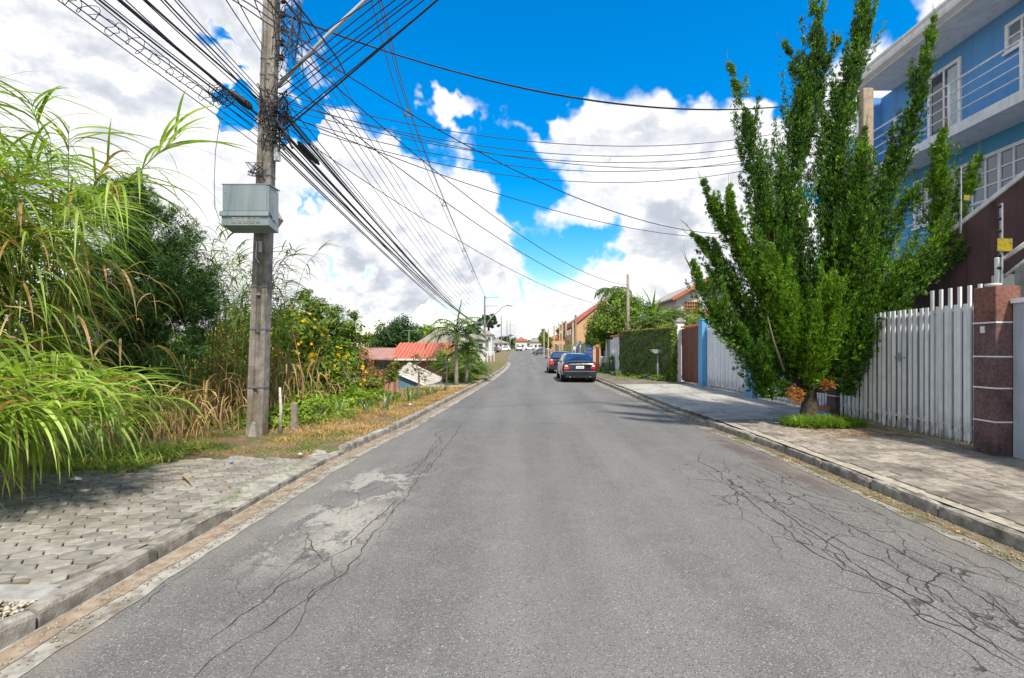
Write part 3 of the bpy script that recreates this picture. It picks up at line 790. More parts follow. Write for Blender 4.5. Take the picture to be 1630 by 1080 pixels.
# ---- right pavement
rp = obj_np('pavement', [(4.33, -2, .122), (9.5, -2, .122), (9.5, 10.8, .122), (4.25, 10.8, .122)], [(0, 1, 2, 3)], M('joint_grit', (.40, .36, .29), .95, (.25, .22, .17), 9, bmp=.6), kind='structure')
def stone_quad(b, x0, x1, y0, y1, z0, z1, rn, j=.012, sh=.010):
    c = [(x0 + rn.uniform(0, j), y0 + rn.uniform(0, j)), (x1 - rn.uniform(0, j), y0 + rn.uniform(0, j)), (x1 - rn.uniform(0, j), y1 - rn.uniform(0, j)), (x0 + rn.uniform(0, j), y1 - rn.uniform(0, j))]
    mx, my = (x0 + x1) / 2, (y0 + y1) / 2
    top = []
    for x, y in c:
        d = math.hypot(x - mx, y - my)
        top.append((x + (mx - x) / d * sh, y + (my - y) / d * sh, z1 + rn.uniform(-.003, .003)))
    vs = [(x, y, z0) for x, y in c] + [(x, y, z1 - .006) for x, y in c] + top
    fs = [(8, 9, 10, 11)]
    for i in range(4):
        k = (i + 1) % 4
        fs += [(i, k, k + 4, i + 4), (i + 4, k + 4, k + 8, i + 8)]
    b.add(vs, fs)
rn = random.Random(21)
restf = MB(); cnt = 0; cells = []
y = 2.6
while y < 10.6:
    h = rn.uniform(.17, .27); x = 4.42 + rn.uniform(-.02, .03)
    while x < 7.15:
        w = rn.uniform(.22, .46)
        cells.append((x, min(x + w, 7.2), y, y + h)); x += w + .004
    y += h + .004
cells.sort(key=lambda c: c[0] ** 2 * .5 + c[2] ** 2)
for c in cells:
    if cnt < 298:
        b = MB(); stone_quad(b, *c, .10, .137 + rn.uniform(-.003, .003), rn); b.build('flagstone', MAT['flag'], rp); cnt += 1
    else: stone_quad(restf, *c, .10, .137, rn)
if restf.v: restf.build('flagstone', MAT['flag'], rp, kind='stuff')
# paved driveway of large slabs between the tree and the ivy wall
dp = obj_np('driveway', [(4.15, 10.8, .124), (7.9, 10.8, .124), (7.9, 20.6, .124), (4.0, 20.6, .124)], [(0, 1, 2, 3)], M('slab_joint', (.10, .10, .085), .95, bmp=.3), kind='structure')
y = 10.85
while y < 20.4:
    h = rn.uniform(.38, .5) if y < 15.5 else 1.15; x = xr(y) + .17
    while x < 7.6:
        w = rn.uniform(.55, .95) if y < 15.5 else rn.uniform(1.3, 2.2)
        b = MB(); stone_quad(b, x, min(x + w, 7.7), y, y + h, .10, .139, rn, .012, .008)
        b.build('slab', MAT['slab'] if y < 15.5 else MAT['concrete_light'], dp); x += w + .028
    y += h + .034
# older dark pavement further on
V = []; yy = list(np.arange(20.6, 62, 1.0))
for y in yy: V += [(xr(y) + .12, y, rz(y) + .134), (xr(y) + 3.9, y, rz(y) + .134)]
obj_np('pavement', V, [(2 * i, 2 * i + 1, 2 * i + 3, 2 * i + 2) for i in range(len(yy) - 1)], M('old_pavement', (.20, .165, .135), .95, (.12, .10, .085), 3, dirt=(.10, .11, .045), dirt_amt=.8, dscale=.8, bmp=.7, bscale=20), kind='structure')
# side drive to the houses on the lower ground at the left
V = []
for i in range(9):
    u = i / 8; x = -2.45 - 4.6 * u
    V += [(x, 20.3 + .5 * u, gz(x, 20.3) + .035), (x, 22.6 + .8 * u, gz(x, 22.8) + .035)]
obj_np('driveway', V, [(2 * i, 2 * i + 1, 2 * i + 3, 2 * i + 2)[::-1] for i in range(8)], MAT['concrete_light'], kind='structure')
# ================================================================== RIGHT SIDE: blue house, gates, pillars, walls
XF, XB, XE = 11.5, 10.5, 10.4
hs = empty('blue_house', (14.5, 10, 0.1), 'two storey bright blue house with long white balcony and deep white eaves', 'house')
MB().box(XF, 19, 5.0, 15.9, 0.1, 6.93).build('lower_wall', MAT['teal_wall'], hs)
MB().box(XF + .01, 19, 5.0, 15.9, 7.132, 9.77).build('upper_wall', MAT['blue_wall'], hs)
MB().box(XF - .34, XF + .008, 15.78, 15.895, 7.134, 9.768).build('fin_wall', MAT['blue_wall'], hs)
MB().box(12.6, 19, 15.902, 19.5, 0.1, 9.77).build('rear_wing_wall', MAT['blue_wall'], hs)
rf = MB().box(XE, 19.6, 4.4, 15.35, 9.772, 9.99).build('roof', MAT['white'], hs)
b = MB(); b.prism([(XE - .005, 9.80), (XE - .16, 9.86), (XE - .19, 9.93), (XE - .15, 9.95), (XE - .17, 10.04), (XE - .22, 10.08), (XE - .22, 10.13), (XE - .005, 10.13)], 'y', 4.4, 15.4)
# prism along y takes (x, z)
b.build('roof_gutter', MAT['white'], rf)
MB().prism([(XE, 9.992), (19.6, 9.992), (19.6, 11.9)], 'y', 4.4, 15.35).build('roof_slope', MAT['grey_roof'], rf)
b = MB(); b.lathe((10.95, 13.2, 9.66), [(.06, .11), (.065, .06), (.05, .0), (.02, -.02)], 12); b.build('spot_lamp', MAT['chrome'], hs)
# balcony
bal = MB().box(XB, XF - .002, 4.6, 16.2, 6.93, 7.13).build('balcony_slab', MAT['white'], hs)
MB().box(XB - .03, XB - .002, 4.6, 16.2, 6.91, 7.16).build('fascia', MAT['white'], bal)
rl = None
pos_y = [16.1, 13.95, 12.17, 10.4, 8.6, 6.8]
b = MB()
for z in (8.26, 8.0, 7.74, 7.48):
    b.tube([(XB + .05, 16.1, z), (XB + .05, 4.8, z)], .026 if z > 8.1 else .017, 8)
rl = b.build('railing', MAT['white'], hs, smooth=True)
for y in pos_y:
    b = MB(); b.cbox(XB + .022, XB + .078, y - .03, y + .03, 7.132, 8.24, .006); b.build('railing_post', MAT['white'], rl)
b = MB()
for z in (8.26, 8.0, 7.74, 7.48): b.tube([(XB + .05, 16.1, z), (XF + 1.0, 16.1, z)], .022, 8)
b.build('end_railing', MAT['white'], rl, smooth=True)

def window(parent, X, y0, y1, z0, z1, cols, rows, name='window', fw=.09, arch=0, curtain=None, pane_mat='pane', mw=.028, doors=0):
    """window in a wall facing -X: frame, muntins, panes each their own piece"""
    b = MB()
    b.box(X - .055, X - .002, y0 - fw, y1 + fw, z1, z1 + fw)
    b.box(X - .055, X - .002, y0 - fw, y1 + fw, z0 - fw, z0)
    b.box(X - .053, X - .002, y0 - fw, y0, z0, z1)
    b.box(X - .053, X - .002, y1, y1 + fw, z0, z1)
    b.box(X - .085, X - .056, y0 - fw - .03, y1 + fw + .03, z0 - fw - .02, z0 - fw + .03)
    w = b.build(name, MAT['white'], parent)
    gy = (y1 - y0) / cols; gzz = (z1 - z0) / rows
    mb = MB()
    for i in range(1, cols):
        k = mw * (2.1 if doors and i % doors == 0 else 1)
        mb.box(X - .042, X - .003, y0 + i * gy - k / 2, y0 + i * gy + k / 2, z0, z1)
    for j in range(1, rows): mb.box(X - .036, X - .004, y0, y1, z0 + j * gzz - mw / 2, z0 + j * gzz + mw / 2)
    if mb.v: mb.build('muntins', MAT['white'], w)
    pm = MB().box(-.004, 0, -gy / 2 + mw / 2, gy / 2 - mw / 2, -gzz / 2 + mw / 2, gzz / 2 - mw / 2).mesh('pane', MAT[pane_mat])
    for i in range(cols):
        for j in range(rows):
            rn = random.Random(i * 31 + j)
            inst('pane', pm, w, (X - .008, y0 + (i + .5) * gy, z0 + (j + .5) * gzz), rn.uniform(-.012, .012))
    return w
w = window(hs, XF + .01, 12.98, 13.85, 7.2, 9.3, 2, 1, 'balcony_door', pane_mat='glass', mw=.05)
b = MB()      # gathered curtain hanging behind the glass of the right leaf
yy = np.linspace(13.02, 13.30, 22); vs = []
for i, y in enumerate(yy):
    x = XF - .012 - .006 * math.sin(i * 1.9)
    vs += [(x, y, 7.3), (x, y, 9.25)]
b.add(vs, [(2 * i, 2 * i + 2, 2 * i + 3, 2 * i + 1) for i in range(len(yy) - 1)])
b.build('curtain', MAT['curtain'], w)
window(hs, XF + .01, 11.0, 11.62, 8.78, 9.32, 2, 2, fw=.08, mw=.04)
window(hs, XF, 13.75, 14.35, 5.28, 6.5, 3, 4, mw=.034)
window(hs, XF, 7.6, 13.25, 5.05, 6.42, 16, 4, mw=.036, doors=4)
# terrace in front of the lower storey
tr = empty('terrace_wall', (9.55, 11, .1), 'pale blue terrace wall topped by white tube railing, behind the juniper', 'terrace')
MB().box(9.5, XF - .004, 8.4, 13.1, .1, 3.95).build('wall', MAT['blue_pillar'], tr)
b = MB()
for z in (4.74, 4.47, 4.21): b.tube([(9.55, 13.07, z), (9.55, 8.6, z)], .024 if z > 4.6 else .016, 8)
r_ = b.build('railing', MAT['white'], tr, smooth=True)
for y in (13.05, 12.6, 10.9, 9.4):
    b = MB(); b.cbox(9.525, 9.575, y - .025, y + .025, 3.95, 4.72, .005); b.build('railing_post', MAT['white'], r_)

# stair wall with sloping white coping
sw = empty('stair_wall', (8.6, 9, .1), 'tall purple brown wall with sloping white coping beside the house stairs', 'wall')
def zt(y): return 4.1 + (9.5 - y) * .448
MB().prism([(11.4, .1), (4.5, .1), (4.5, zt(4.5)), (11.4, zt(11.4))], 'x', 8.5, 8.7).build('wall', MAT['stair'], sw)
MB().prism([(11.45, zt(11.45) + .002), (4.5, zt(4.5) + .002), (4.5, zt(4.5) + .085), (11.45, zt(11.45) + .085)], 'x', 8.46, 8.74).build('coping', MAT['white'], sw)
# stair handrail near the camera
hr = empty('stair_handrail', (7.9, 7.6, 2.2), 'white tube handrail rising past the stair wall above the pillar', 'handrail')
b = MB(); p0 = P3(1597, 413, 8.0); p1 = P3(1640, 383, 7.3); b.tube([p0, p1], .035, 8); b.build('top_rail', MAT['white'], hr, smooth=True)
b = MB(); b.tube([P3(1598, 441, 8.0), P3(1640, 408, 7.3)], .022, 8); b.build('lower_rail', MAT['white'], hr, smooth=True)
b = MB(); q = P3(1590, 413, 8.0); b.cbox(q.x - .045, q.x + .03, 7.96, 8.04, .13, q.z + .03, .01); b.build('post', MAT['white'], hr)
# pale step block behind the pillar
q0 = P3(1598, 452, 8.2); q1 = P3(1660, 416, 8.2)
so = empty('stair_block', ((q0.x + q1.x) / 2, 8.3, .13), 'grey stair block with a white riser, between pillar and purple wall', 'stairs')
MB().box(q0.x + .02, q1.x, 8.24, 8.44, .13, 2.95).build('riser', MAT['pale_wall'], so)
MB().box(q0.x + .22, q1.x, 8.06, 8.236, .13, 3.1).build('step', MAT['concrete'], so)

# electric fence posts
def fence_post(px, ptop, pbot, Y, n, label, sign=None, thick=.028):
    a, c = P3(px, ptop, Y), P3(px, pbot, Y)
    root = empty('electric_fence_post', (c.x, Y, c.z), label, 'fence post', 'electric fence posts')
    b = MB(); b.cbox(a.x - thick / 2, a.x + thick / 2, Y - .02, Y + .02, c.z, a.z, .004); b.build('mast', MAT['galv'], root)
    for i in range(n):
        z = a.z - .05 - (a.z - c.z - .1) * i / n
        b = MB(); b.lathe((a.x - thick / 2 - .002, Y - .012, z), [(.012, .0), (.026, -.012), (.026, -.03), (.014, -.036), (.022, -.044), (.01, -.06)], 10, axis='x')
        b.build('insulator', MAT['black'], root, smooth=False)
    if sign:
        s0, s1 = P3(sign[0], sign[1], Y), P3(sign[2], sign[3], Y)
        sg = MB().box(s0.x, s1.x, Y - .046, Y - .041, s1.z, s0.z).build('warning_sign', MAT['yellow_sign'], root)
    return root
fence_post(1594, 324, 452, 7.6, 6, 'electric fence mast with yellow warning plate just above the brown pillar', (1583, 381, 1607, 401))
fence_post(1529, 266, 372, 9.4, 4, 'electric fence mast with small yellow plate standing on the sloping coping', (1531, 312, 1540, 320), .022)
fence_post(1403, 368, 430, 12.9, 3, 'short electric fence mast at the left end of the terrace railing', (1410, 393, 1420, 401), .03)

# concrete post of the service entrance in front of the house
q = P3(1377, 200, 13.0)
ep = empty('service_pole', (q.x, 13.0, .12), 'square tan concrete service pole in front of the balcony, behind the juniper', 'pole')
MB().cbox(q.x - .14, q.x + .14, 12.86, 13.14, .12, 8.55, .02).build('shaft', MAT['pole_tan'], ep)
b = MB()
for z in (7.2, 7.45, 7.7, 7.95):
    b = MB(); b.lathe((q.x - .27, 13.0, z), [(.02, -.05), (.045, -.03), (.03, 0), (.045, .03), (.02, .05)], 10); b.build('insulator', MAT['plastic_white'], ep)
MB().box(q.x - .245, q.x - .142, 12.985, 13.015, 7.1, 8.05).build('rack', MAT['galv'], ep)
SERVICE = (q.x - .22, 13.0)

# ---- brown banded pillars
def band_pillar(x0, y0, s, z1, label, dish=False):
    root = empty('gate_pillar', (x0 + s / 2, y0 + s / 2, .13), label, 'pillar', 'brown banded pillars')
    zb = [.13] + [z for z in (.63, 1.12, 1.58, 2.08)] + [z1]
    for i in range(5):
        b = MB(); b.cbox(x0, x0 + s, y0, y0 + s, zb[i] + (.011 if i else 0), zb[i + 1] - (.011 if i < 4 else 0), .008)
        b.build('render_block', MAT['pillar_top' if i == 4 else 'pillar'], root)
        if i < 4:
            z = zb[i + 1]; b = MB(); b.box(x0 - .004, x0 + s + .004, y0 - .004, y0 + s + .004, z - .0105, z + .0105); b.build('white_band', MAT['white'], root)
    return root
gpz = band_pillar(6.83, 7.10, .36, 2.61, 'thick brown rendered pillar with four white bands at the near end of gate')
b = MB(); b.box(6.822, 6.830, 7.27, 7.34, 1.93, 2.03); b.box(6.818, 6.8225, 7.285, 7.325, 1.945, 2.015); b.build('doorbell', MAT['plastic_white'], gpz)
band_pillar(6.95, 10.95, .34, 2.6, 'brown pillar standing mostly hidden behind the foot of the juniper')
b = MB(); b.lathe((6.93, 7.25, 2.612), [(.085, 0), (.10, .02), (.10, .04), (.085, .045)], 20); b.build('lamp_base', MAT['plastic_white'], None, label='round white lamp base on top of the near brown pillar', cat='lamp')

# ---- white slat gate between the brown pillars
def slat_mesh(w, h, t, point=.06):
    b = MB(); b.prism([(-w / 2, point), (0, 0), (w / 2, point), (w / 2, h), (-w / 2, h)], 'x', -t / 2, t / 2)
    return b.mesh('slat', MAT['slat'])
gt = empty('slat_gate', (7.05, 9.0, .15), 'tall white metal gate of upright slats between the two brown pillars', 'gate')
sm = slat_mesh(.067, 2.22, .022)
sm2 = slat_mesh(.05, 2.5, .03)
y = 8.55; i = 0
while y < 10.9:
    inst('slat', sm, gt, (7.02 + (.012 if i % 2 else 0), y, .19), random.uniform(-.05, .05)); y += .128; i += 1
MB().box(7.045, 7.075, 8.46, 10.94, .42, .47).build('rail', MAT['slat'], gt)
MB().box(7.045, 7.075, 8.46, 10.94, 2.28, 2.34).build('rail', MAT['slat'], gt)
MB().box(7.10, 7.104, 8.46, 10.94, .47, 2.28).build('backing_sheet', MAT['sheet'], gt)
b = MB(); b.box(7.0, 7.012, 9.02, 9.28, 1.52, 1.545); b.box(6.975, 7.0, 9.12, 9.15, 1.46, 1.62); b.build('latch', MAT['galv'], gt)
g2 = empty('slat_gate', (7.05, 8.0, .15), 'narrow white pedestrian gate of slats next to the near brown pillar', 'gate')
y = 7.53; i = 0
while y < 8.45:
    inst('slat', sm2 if i % 2 == 0 else sm, g2, (7.0 + (.02 if i % 2 else 0), y, .19), 0); y += .088; i += 1
MB().box(7.04, 7.075, 7.48, 8.44, .42, .48).build('rail', MAT['slat'], g2)
MB().box(7.04, 7.075, 7.48, 8.44, 2.3, 2.36).build('rail', MAT['slat'], g2)
MB().box(7.10, 7.104, 7.48, 8.44, .48, 2.3).build('backing_sheet', MAT['sheet'], g2)
MB().box(7.02, 7.14, 7.47, 10.95, .12, .175).build('gate_threshold', M('yellow_lichen_concrete', (.35, .30, .16), .9, (.22, .2, .14), 8, bmp=.5), None, label='low lichen stained concrete sill under the white slat gate', cat='sill')
# street wall carrying on towards the camera
w_ = empty('street_wall', (7.2, 5, .13), 'light blue street wall at the right picture edge beyond the pillar', 'wall')
MB().box(7.06, 7.26, 1.5, 7.08, .12, 2.35).build('wall', MAT['sheet'], w_)
MB().box(7.02, 7.30, 1.5, 7.08, 2.352, 2.42).build('coping', MAT['white'], w_)

# ---- middle property: blue pillars and white gate
def blue_pillar(x, y, s, z1, label):
    root = empty('gate_pillar', (x + s / 2, y + s / 2, .13), label, 'pillar', 'light blue gate pillars')
    b = MB(); b.cbox(x, x + s, y, y + s, .13, z1, .006); b.build('shaft', MAT['blue_pillar'], root)
    b = MB(); b.cbox(x - .02, x + s + .02, y - .02, y + s + .02, z1 + .002, z1 + .05, .006); b.build('cap', MAT['blue_pillar'], root)
    return root
blue_pillar(7.15, 15.4, .45, 2.55, 'light blue pillar between white gates, left of the juniper')
blue_pillar(7.28, 20.1, .44, 2.86, 'taller light blue pillar beside the brown board gate')
def picket_gate(y0, y1, x0, x1, z1, label):
    root = empty('picket_gate', ((x0 + x1) / 2, (y0 + y1) / 2, .15), label, 'gate')
    n = int((y1 - y0) / .125)
    me = slat_mesh(.085, z1 - .2, .02, .08)
    for i in range(n):
        u = (i + .5) / n; inst('slat', me, root, (x0 + (x1 - x0) * u, y0 + (y1 - y0) * u, .18))
    ang = math.atan2(x1 - x0, y1 - y0)
    for z in (.5, z1 - .3):
        b = MB(); b.bar((x0 + .03, y0, z), (x1 + .03, y1, z), .03, .06); b.build('rail', MAT['slat'], root)
    b = MB(); b.bar((x0 + .06, y0, (z1 + .6) / 2), (x1 + .06, y1, (z1 + .6) / 2), .006, z1 - .75); b.build('backing_sheet', M('pale_lilac_sheet', (.60, .63, .72), .5, bmp=.05), root)
    return root
picket_gate(15.9, 20.05, 7.35, 7.48, 2.75, 'closed white picket gate between the two light blue pillars')
picket_gate(11.35, 15.35, 7.25, 7.35, 2.5, 'white picket gate mostly hidden behind the juniper, right of the blue pillar')

# ---- brown board gate, white post, ivy wall
bg = empty('board_gate', (7.42, 21.8, .15), 'dark brown gate of upright boards between blue pillar and white post', 'gate')
me = MB().cbox(-.012, .012, -.066, .066, 0, 2.42, .004).mesh('board', MAT['wood'])
for i in range(17):
    y = 20.66 + i * .148
    inst('board', me, bg, (7.42, y, .2 + .0 * i), 0)
for z in (.45, 2.4): MB().box(7.438, 7.47, 20.58, 23.1, z, z + .06).build('rail', MAT['wood'], bg)
b = MB(); b.box(7.43, 7.45, 21.80, 21.86, .2, 2.6); b.build('meeting_stile', MAT['wood'], bg)
wp = empty('wall_post', (7.35, 23.3, .13), 'white square post with pyramid cap at the end of the ivy wall', 'pillar')
b = MB(); b.cbox(7.2, 7.55, 23.15, 23.5, .13, 2.95, .01); b.build('shaft', MAT['white'], wp)
b = MB(); b.cbox(7.14, 7.61, 23.09, 23.56, 2.952, 3.02, .01); b.prism([(7.17, 23.12), (7.58, 23.12), (7.58, 23.53), (7.17, 23.53)], 'z', 3.022, 3.06); b.box(7.26, 7.49, 23.21, 23.44, 3.062, 3.14); b.build('cap', MAT['concrete'], wp)

def tile_row(parent, a, b_, z0a, z0b, w=.4, n=None):
    """coping of half round clay tiles along a wall top; each tile a piece"""
    a = Vector(a); b_ = Vector(b_); d = b_ - a; L = d.length
    n = n or int(L / .24); prof = [(-.11, 0), (-.09, .05), (-.04, .08), (.04, .08), (.09, .05), (.11, 0)]
    m = MB(); m.prism([(p[0], p[1]) for p in prof], 'x', -w / 2, w / 2)
    me = m.mesh('tile', MAT['tile'])
    ang = math.atan2(d.y, d.x) - math.pi / 2
    for i in range(n):
        u = (i + .5) / n; c = a + d * u
        inst('tile', me, parent, (c.x, c.y, z0a + (z0b - z0a) * u + .002), ang + random.uniform(-.03, .03))
iv = empty('ivy_wall', (6.6, 26, .13), 'tall street wall covered in dense green ivy with a clay tile coping', 'wall')
IA, IB = Vector((7.15, 23.4, 0)), Vector((5.7, 29.0, 0))
b = MB(); b.bar(IA + Vector((.15, 0, 1.35)), IB + Vector((.15, 0, 1.35)), .22, 2.5); b.build('wall', MAT['pale_wall'], iv)
tile_row(iv, IA + Vector((.12, 0, 0)), IB + Vector((.12, 0, 0)), 2.66, 2.66, .42)
# ivy: overlapping leaves standing off the wall face
def leaf_cards(P, Nrm, size, spread=.6, aspect=.75, rg=rng):
    """small folded four point leaves at P, facing roughly Nrm"""
    n = len(P); Nrm = Nrm + rg.normal(0, spread, (n, 3)); Nrm /= np.linalg.norm(Nrm, axis=1, keepdims=True)
    A = rg.normal(0, 1, (n, 3)); A -= (A * Nrm).sum(1, keepdims=True) * Nrm; A /= np.linalg.norm(A, axis=1, keepdims=True)
    B = np.cross(Nrm, A)
    s = (size * rg.uniform(.6, 1.35, n))[:, None]
    V = np.stack([P - A * s, P - B * s * aspect * .5 + Nrm * s * .15, P + A * s, P + B * s * aspect * .5 + Nrm * s * .15], 1).reshape(-1, 3)
    k = np.arange(n)[:, None] * 4
    F = np.concatenate([k + np.array([[0, 1, 2]]), k + np.array([[0, 2, 3]])], 1).reshape(-1, 3)
    return V, F
d = (IB - IA).normalized(); nrm = np.array([-d.y, d.x, 0]);
if nrm[0] > 0: nrm = -nrm
N = 15000
u = rng.uniform(0, 1, N); zz = rng.uniform(.14, 2.72, N)
off = .03 + .10 * np.abs(np.sin(u * 23 + zz * 3.1) * np.sin(zz * 4.7 + u * 9)) + rng.uniform(0, .05, N)
P = np.array(IA)[None] + np.array(IB - IA)[None] * u[:, None] + nrm[None] * off[:, None]; P[:, 2] = zz
V1, F1 = leaf_cards(P, np.tile(nrm + np.array([0, 0, .35]), (N, 1)), .052, .45)
# ivy on the end facing the camera and over the top
N2 = 2600
P = np.stack([rng.uniform(6.93, 7.2, N2), rng.uniform(23.2, 23.45, N2) - .12, rng.uniform(.14, 2.75, N2)], 1)
V2, F2 = leaf_cards(P, np.tile(np.array([-.2, -1, .3]), (N2, 1)), .055, .5)
N3 = 1500; u = rng.uniform(0, 1, N3)
P = np.array(IA)[None] + np.array(IB - IA)[None] * u[:, None]; P[:, 2] = rng.uniform(2.58, 2.70, N3); P += nrm[None] * rng.uniform(0, .12, N3)[:, None]
V3, F3 = leaf_cards(P, np.tile(np.array([-.2, 0, 1.0]), (N3, 1)), .05, .5)
obj_np('ivy', np.concatenate([V1, V2, V3]), np.concatenate([F1, F2 + len(V1), F3 + len(V1) + len(V2)]), MAT['ivy'], iv, kind='stuff')

# ---- bin stands on posts
def bin_stand(x, y, zt_, w, label, barred):
    root = empty('bin_stand', (x, y, .135), label, 'bin stand', 'raised bins on posts')
    b = MB(); b.lathe((x, y, 0), [(.055, .135), (.055, .95 if not barred else .5)], 12); b.build('post', MAT['white'], root, smooth=False)
    if not barred:
        b = MB(); b.lathe((x, y, 0), [(.05, .952), (.045, zt_ - .2)], 12); b.build('upper_post', MAT['concrete'], root)
        b = MB(); b.prism([(-w / 2, zt_), (-w / 2 + .02, zt_ - .08), (-w * .3, zt_ - .17), (w * .3, zt_ - .17), (w / 2 - .02, zt_ - .08), (w / 2, zt_)], 'y', y - .22, y + .22)
        b.v = [(px_ + x, py_, pz_) for px_, py_, pz_ in b.v]
        b.build('tray', MAT['concrete'], root)
        b = MB(); b.box(x - w / 2 - .01, x + w / 2 + .01, y - .23, y + .23, zt_ + .002, zt_ + .03); b.build('rim', MAT['concrete_light'], root)
    else:
        b = MB()
        b.bar((x - .13, y, zt_ - .38), (x, y, .45), .03, .03); b.bar((x + .13, y, zt_ - .38), (x, y, .45), .03, .03)
        b.box(x - w * .36, x + w * .36, y - .2, y + .2, zt_ - .38, zt_ - .35); b.build('support', MAT['white'], root)
        b = MB()
        for s_ in (-1, 1):
            b.bar((x - w / 2, y + .22 * s_, zt_), (x + w / 2, y + .22 * s_, zt_), .04, .05)
            b.bar((x + s_ * w / 2, y - .22, zt_), (x + s_ * w / 2, y + .22, zt_), .04, .05)
        b.build('rim', MAT['white'], root)
        for i in range(8):
            u = -1 + 2 * i / 7
            b = MB(); b.bar((x + u * w / 2, y - .22, zt_), (x + u * w * .36, y - .2, zt_ - .37), .04, .012); b.build('bar', MAT['white'], root)
    return root
bin_stand(6.7, 24.6, 1.62, .72, 'grey tray shaped bin on a two tone post before the ivy wall', False)
bin_stand(5.42, 33.0, 1.14, .62, 'white barred bin basket on a post before the grey wall', True)

# ---- properties beyond the ivy wall
ww = empty('slat_fence', (5.6, 30.2, .13), 'white fence of wide upright posts just beyond the ivy wall', 'fence')
for i, y in enumerate([29.15, 29.75, 30.35, 30.95, 31.4]):
    x = 5.62 - (y - 29) * .02
    b = MB(); b.cbox(x - .06, x + .06, y - .12, y + .12, .13, 2.25, .008); b.build('post', MAT['white'], ww)
MB().box(5.66, 5.72, 29.05, 31.5, 2.252, 2.42).build('beam', MAT['white'], ww)
MB().box(5.78, 5.81, 29.05, 31.5, .13, 2.2).build('backing_sheet', MAT['grey_wall'], ww)
tile_row(ww, (5.68, 29.1, 0), (5.66, 31.5, 0), 2.43, 2.43, .3)
gw = empty('street_wall', (5.65, 33.5, .13), 'grey green rendered street wall with white downpipe behind the barred bin', 'wall')
MB().box(5.55, 5.75, 31.52, 35.6, .13, 2.3).build('wall', MAT['grey_wall'], gw)
b = MB(); b.tube([(5.50, 32.9, .14), (5.50, 32.9, 2.3)], .05, 8); b.build('downpipe', MAT['white'], gw)
MB().box(5.5, 5.56, 35.3, 35.58, .13, 2.1).build('white_strip', MAT['white'], gw)
og = empty('orange_gate', (5.5, 36.4, .13), 'narrow orange metal gate under the overhanging tree', 'gate')
for i in range(6): MB().box(5.42, 5.45, 35.7 + i * .27, 35.94 + i * .27, .16, 1.75).build('board', MAT['orange'], og)
MB().box(5.452, 5.5, 35.65, 37.4, 1.76, 1.83).build('rail', MAT['orange'], og)
cb = empty('blue_banner', (5.25, 39, .13), 'bright blue banner with pale smudged lettering hung on the far wall', 'banner')
MB().box(5.2, 5.25, 37.6, 41.5, .3, 2.65).build('sheet', MAT['cobalt'], cb)
pm = M('pale_smudged_print', (.55, .64, .85), .6, (.2, .35, .75), 6, bmp=0)
rn = random.Random(4)
for r_ in range(4):
    yv = 38.0
    while yv < 41.0:
        L = rn.uniform(.15, .5); MB().box(5.196, 5.1985, yv, min(yv + L, 41.1), .75 + r_ * .3, .75 + r_ * .3 + rn.uniform(.06, .16)).build('print_mark', pm, cb); yv += L + rn.uniform(.1, .3)
mg = empty('metal_gate', (5.0, 44, .13), 'dark grey metal gate with a white post beside the blue banner', 'gate')
MB().box(5.05, 5.1, 41.8, 46.5, .2, 2.1).build('sheet', MAT['grey_wall'], mg)
MB().cbox(4.93, 5.04, 43.5, 43.75, .13, 2.0, .01).build('post', MAT['white'], mg)
b = MB(); b.cbox(4.9, 5.2, 46.6, 46.9, .13, 2.5, .01); b.build('end_post', MAT['concrete'], mg)
# ================================================================== LEFT SIDE: pole, cabinet, cables
def pole_x(z): return -5.09 + .035 * z
PY = 9.35
up = empty('utility_pole', (pole_x(0), PY, .07), 'tall weathered concrete utility pole tangled with cables at the left verge', 'utility pole')
def hprof(w, d, rec):
    # H shaped section: broad recessed faces toward and away from the street view
    a, b_ = w / 2, d / 2; f = w * .32
    return [(-a, -b_), (-a + f, -b_), (-a + f + .012, -b_ + rec), (a - f - .012, -b_ + rec), (a - f, -b_), (a, -b_), (a, b_), (a - f, b_), (a - f - .012, b_ - rec), (-a + f + .012, b_ - rec), (-a + f, b_), (-a, b_)]
vs = []; hs_ = [0.0, .5, 1.2, 2.2, 3.4, 4.8, 6.2, 7.6, 9.2, 10.9]
for h in hs_:
    w = .31 - .0075 * h; d = .20 - .004 * h
    for x, y in hprof(w, d, .04): vs.append((pole_x(h) + x, PY - .04 + y, .03 + h))
fs = []
for i in range(len(hs_) - 1):
    for k in range(12):
        j = (k + 1) % 12; fs.append((i * 12 + k, i * 12 + j, (i + 1) * 12 + j, (i + 1) * 12 + k))
fs.append(tuple(range((len(hs_) - 1) * 12, len(hs_) * 12)))
b = MB(); b.add(vs, fs); b.build('shaft', MAT['pole'], up)
PY -= .04
for z in (.95, 2.05, 2.85, 4.95, 5.6, 6.85, 7.15):
    w = .31 - .0075 * z + .012; d = .20 - .004 * z + .012; x = pole_x(z)
    b = MB()
    for (x0, x1, y0, y1) in ((-w / 2, w / 2, -d / 2 - .003, -d / 2), (-w / 2, w / 2, d / 2, d / 2 + .003), (-w / 2 - .003, -w / 2, -d / 2, d / 2), (w / 2, w / 2 + .003, -d / 2, d / 2)):
        b.box(x + x0, x + x1, PY + y0, PY + y1, z, z + .022)
    b.box(x + w * .1, x + w * .2, PY - d / 2 - .02, PY - d / 2 - .0032, z - .005, z + .027)
    b.build('steel_band', MAT['cable_grey'], up)
for z in (1.0, 2.75):
    x = pole_x(z); b = MB(); b.box(x - .055, x + .02, PY - .10, PY - .06, z - .05, z - .01); b.build('step_ledge', MAT['pole'], up)
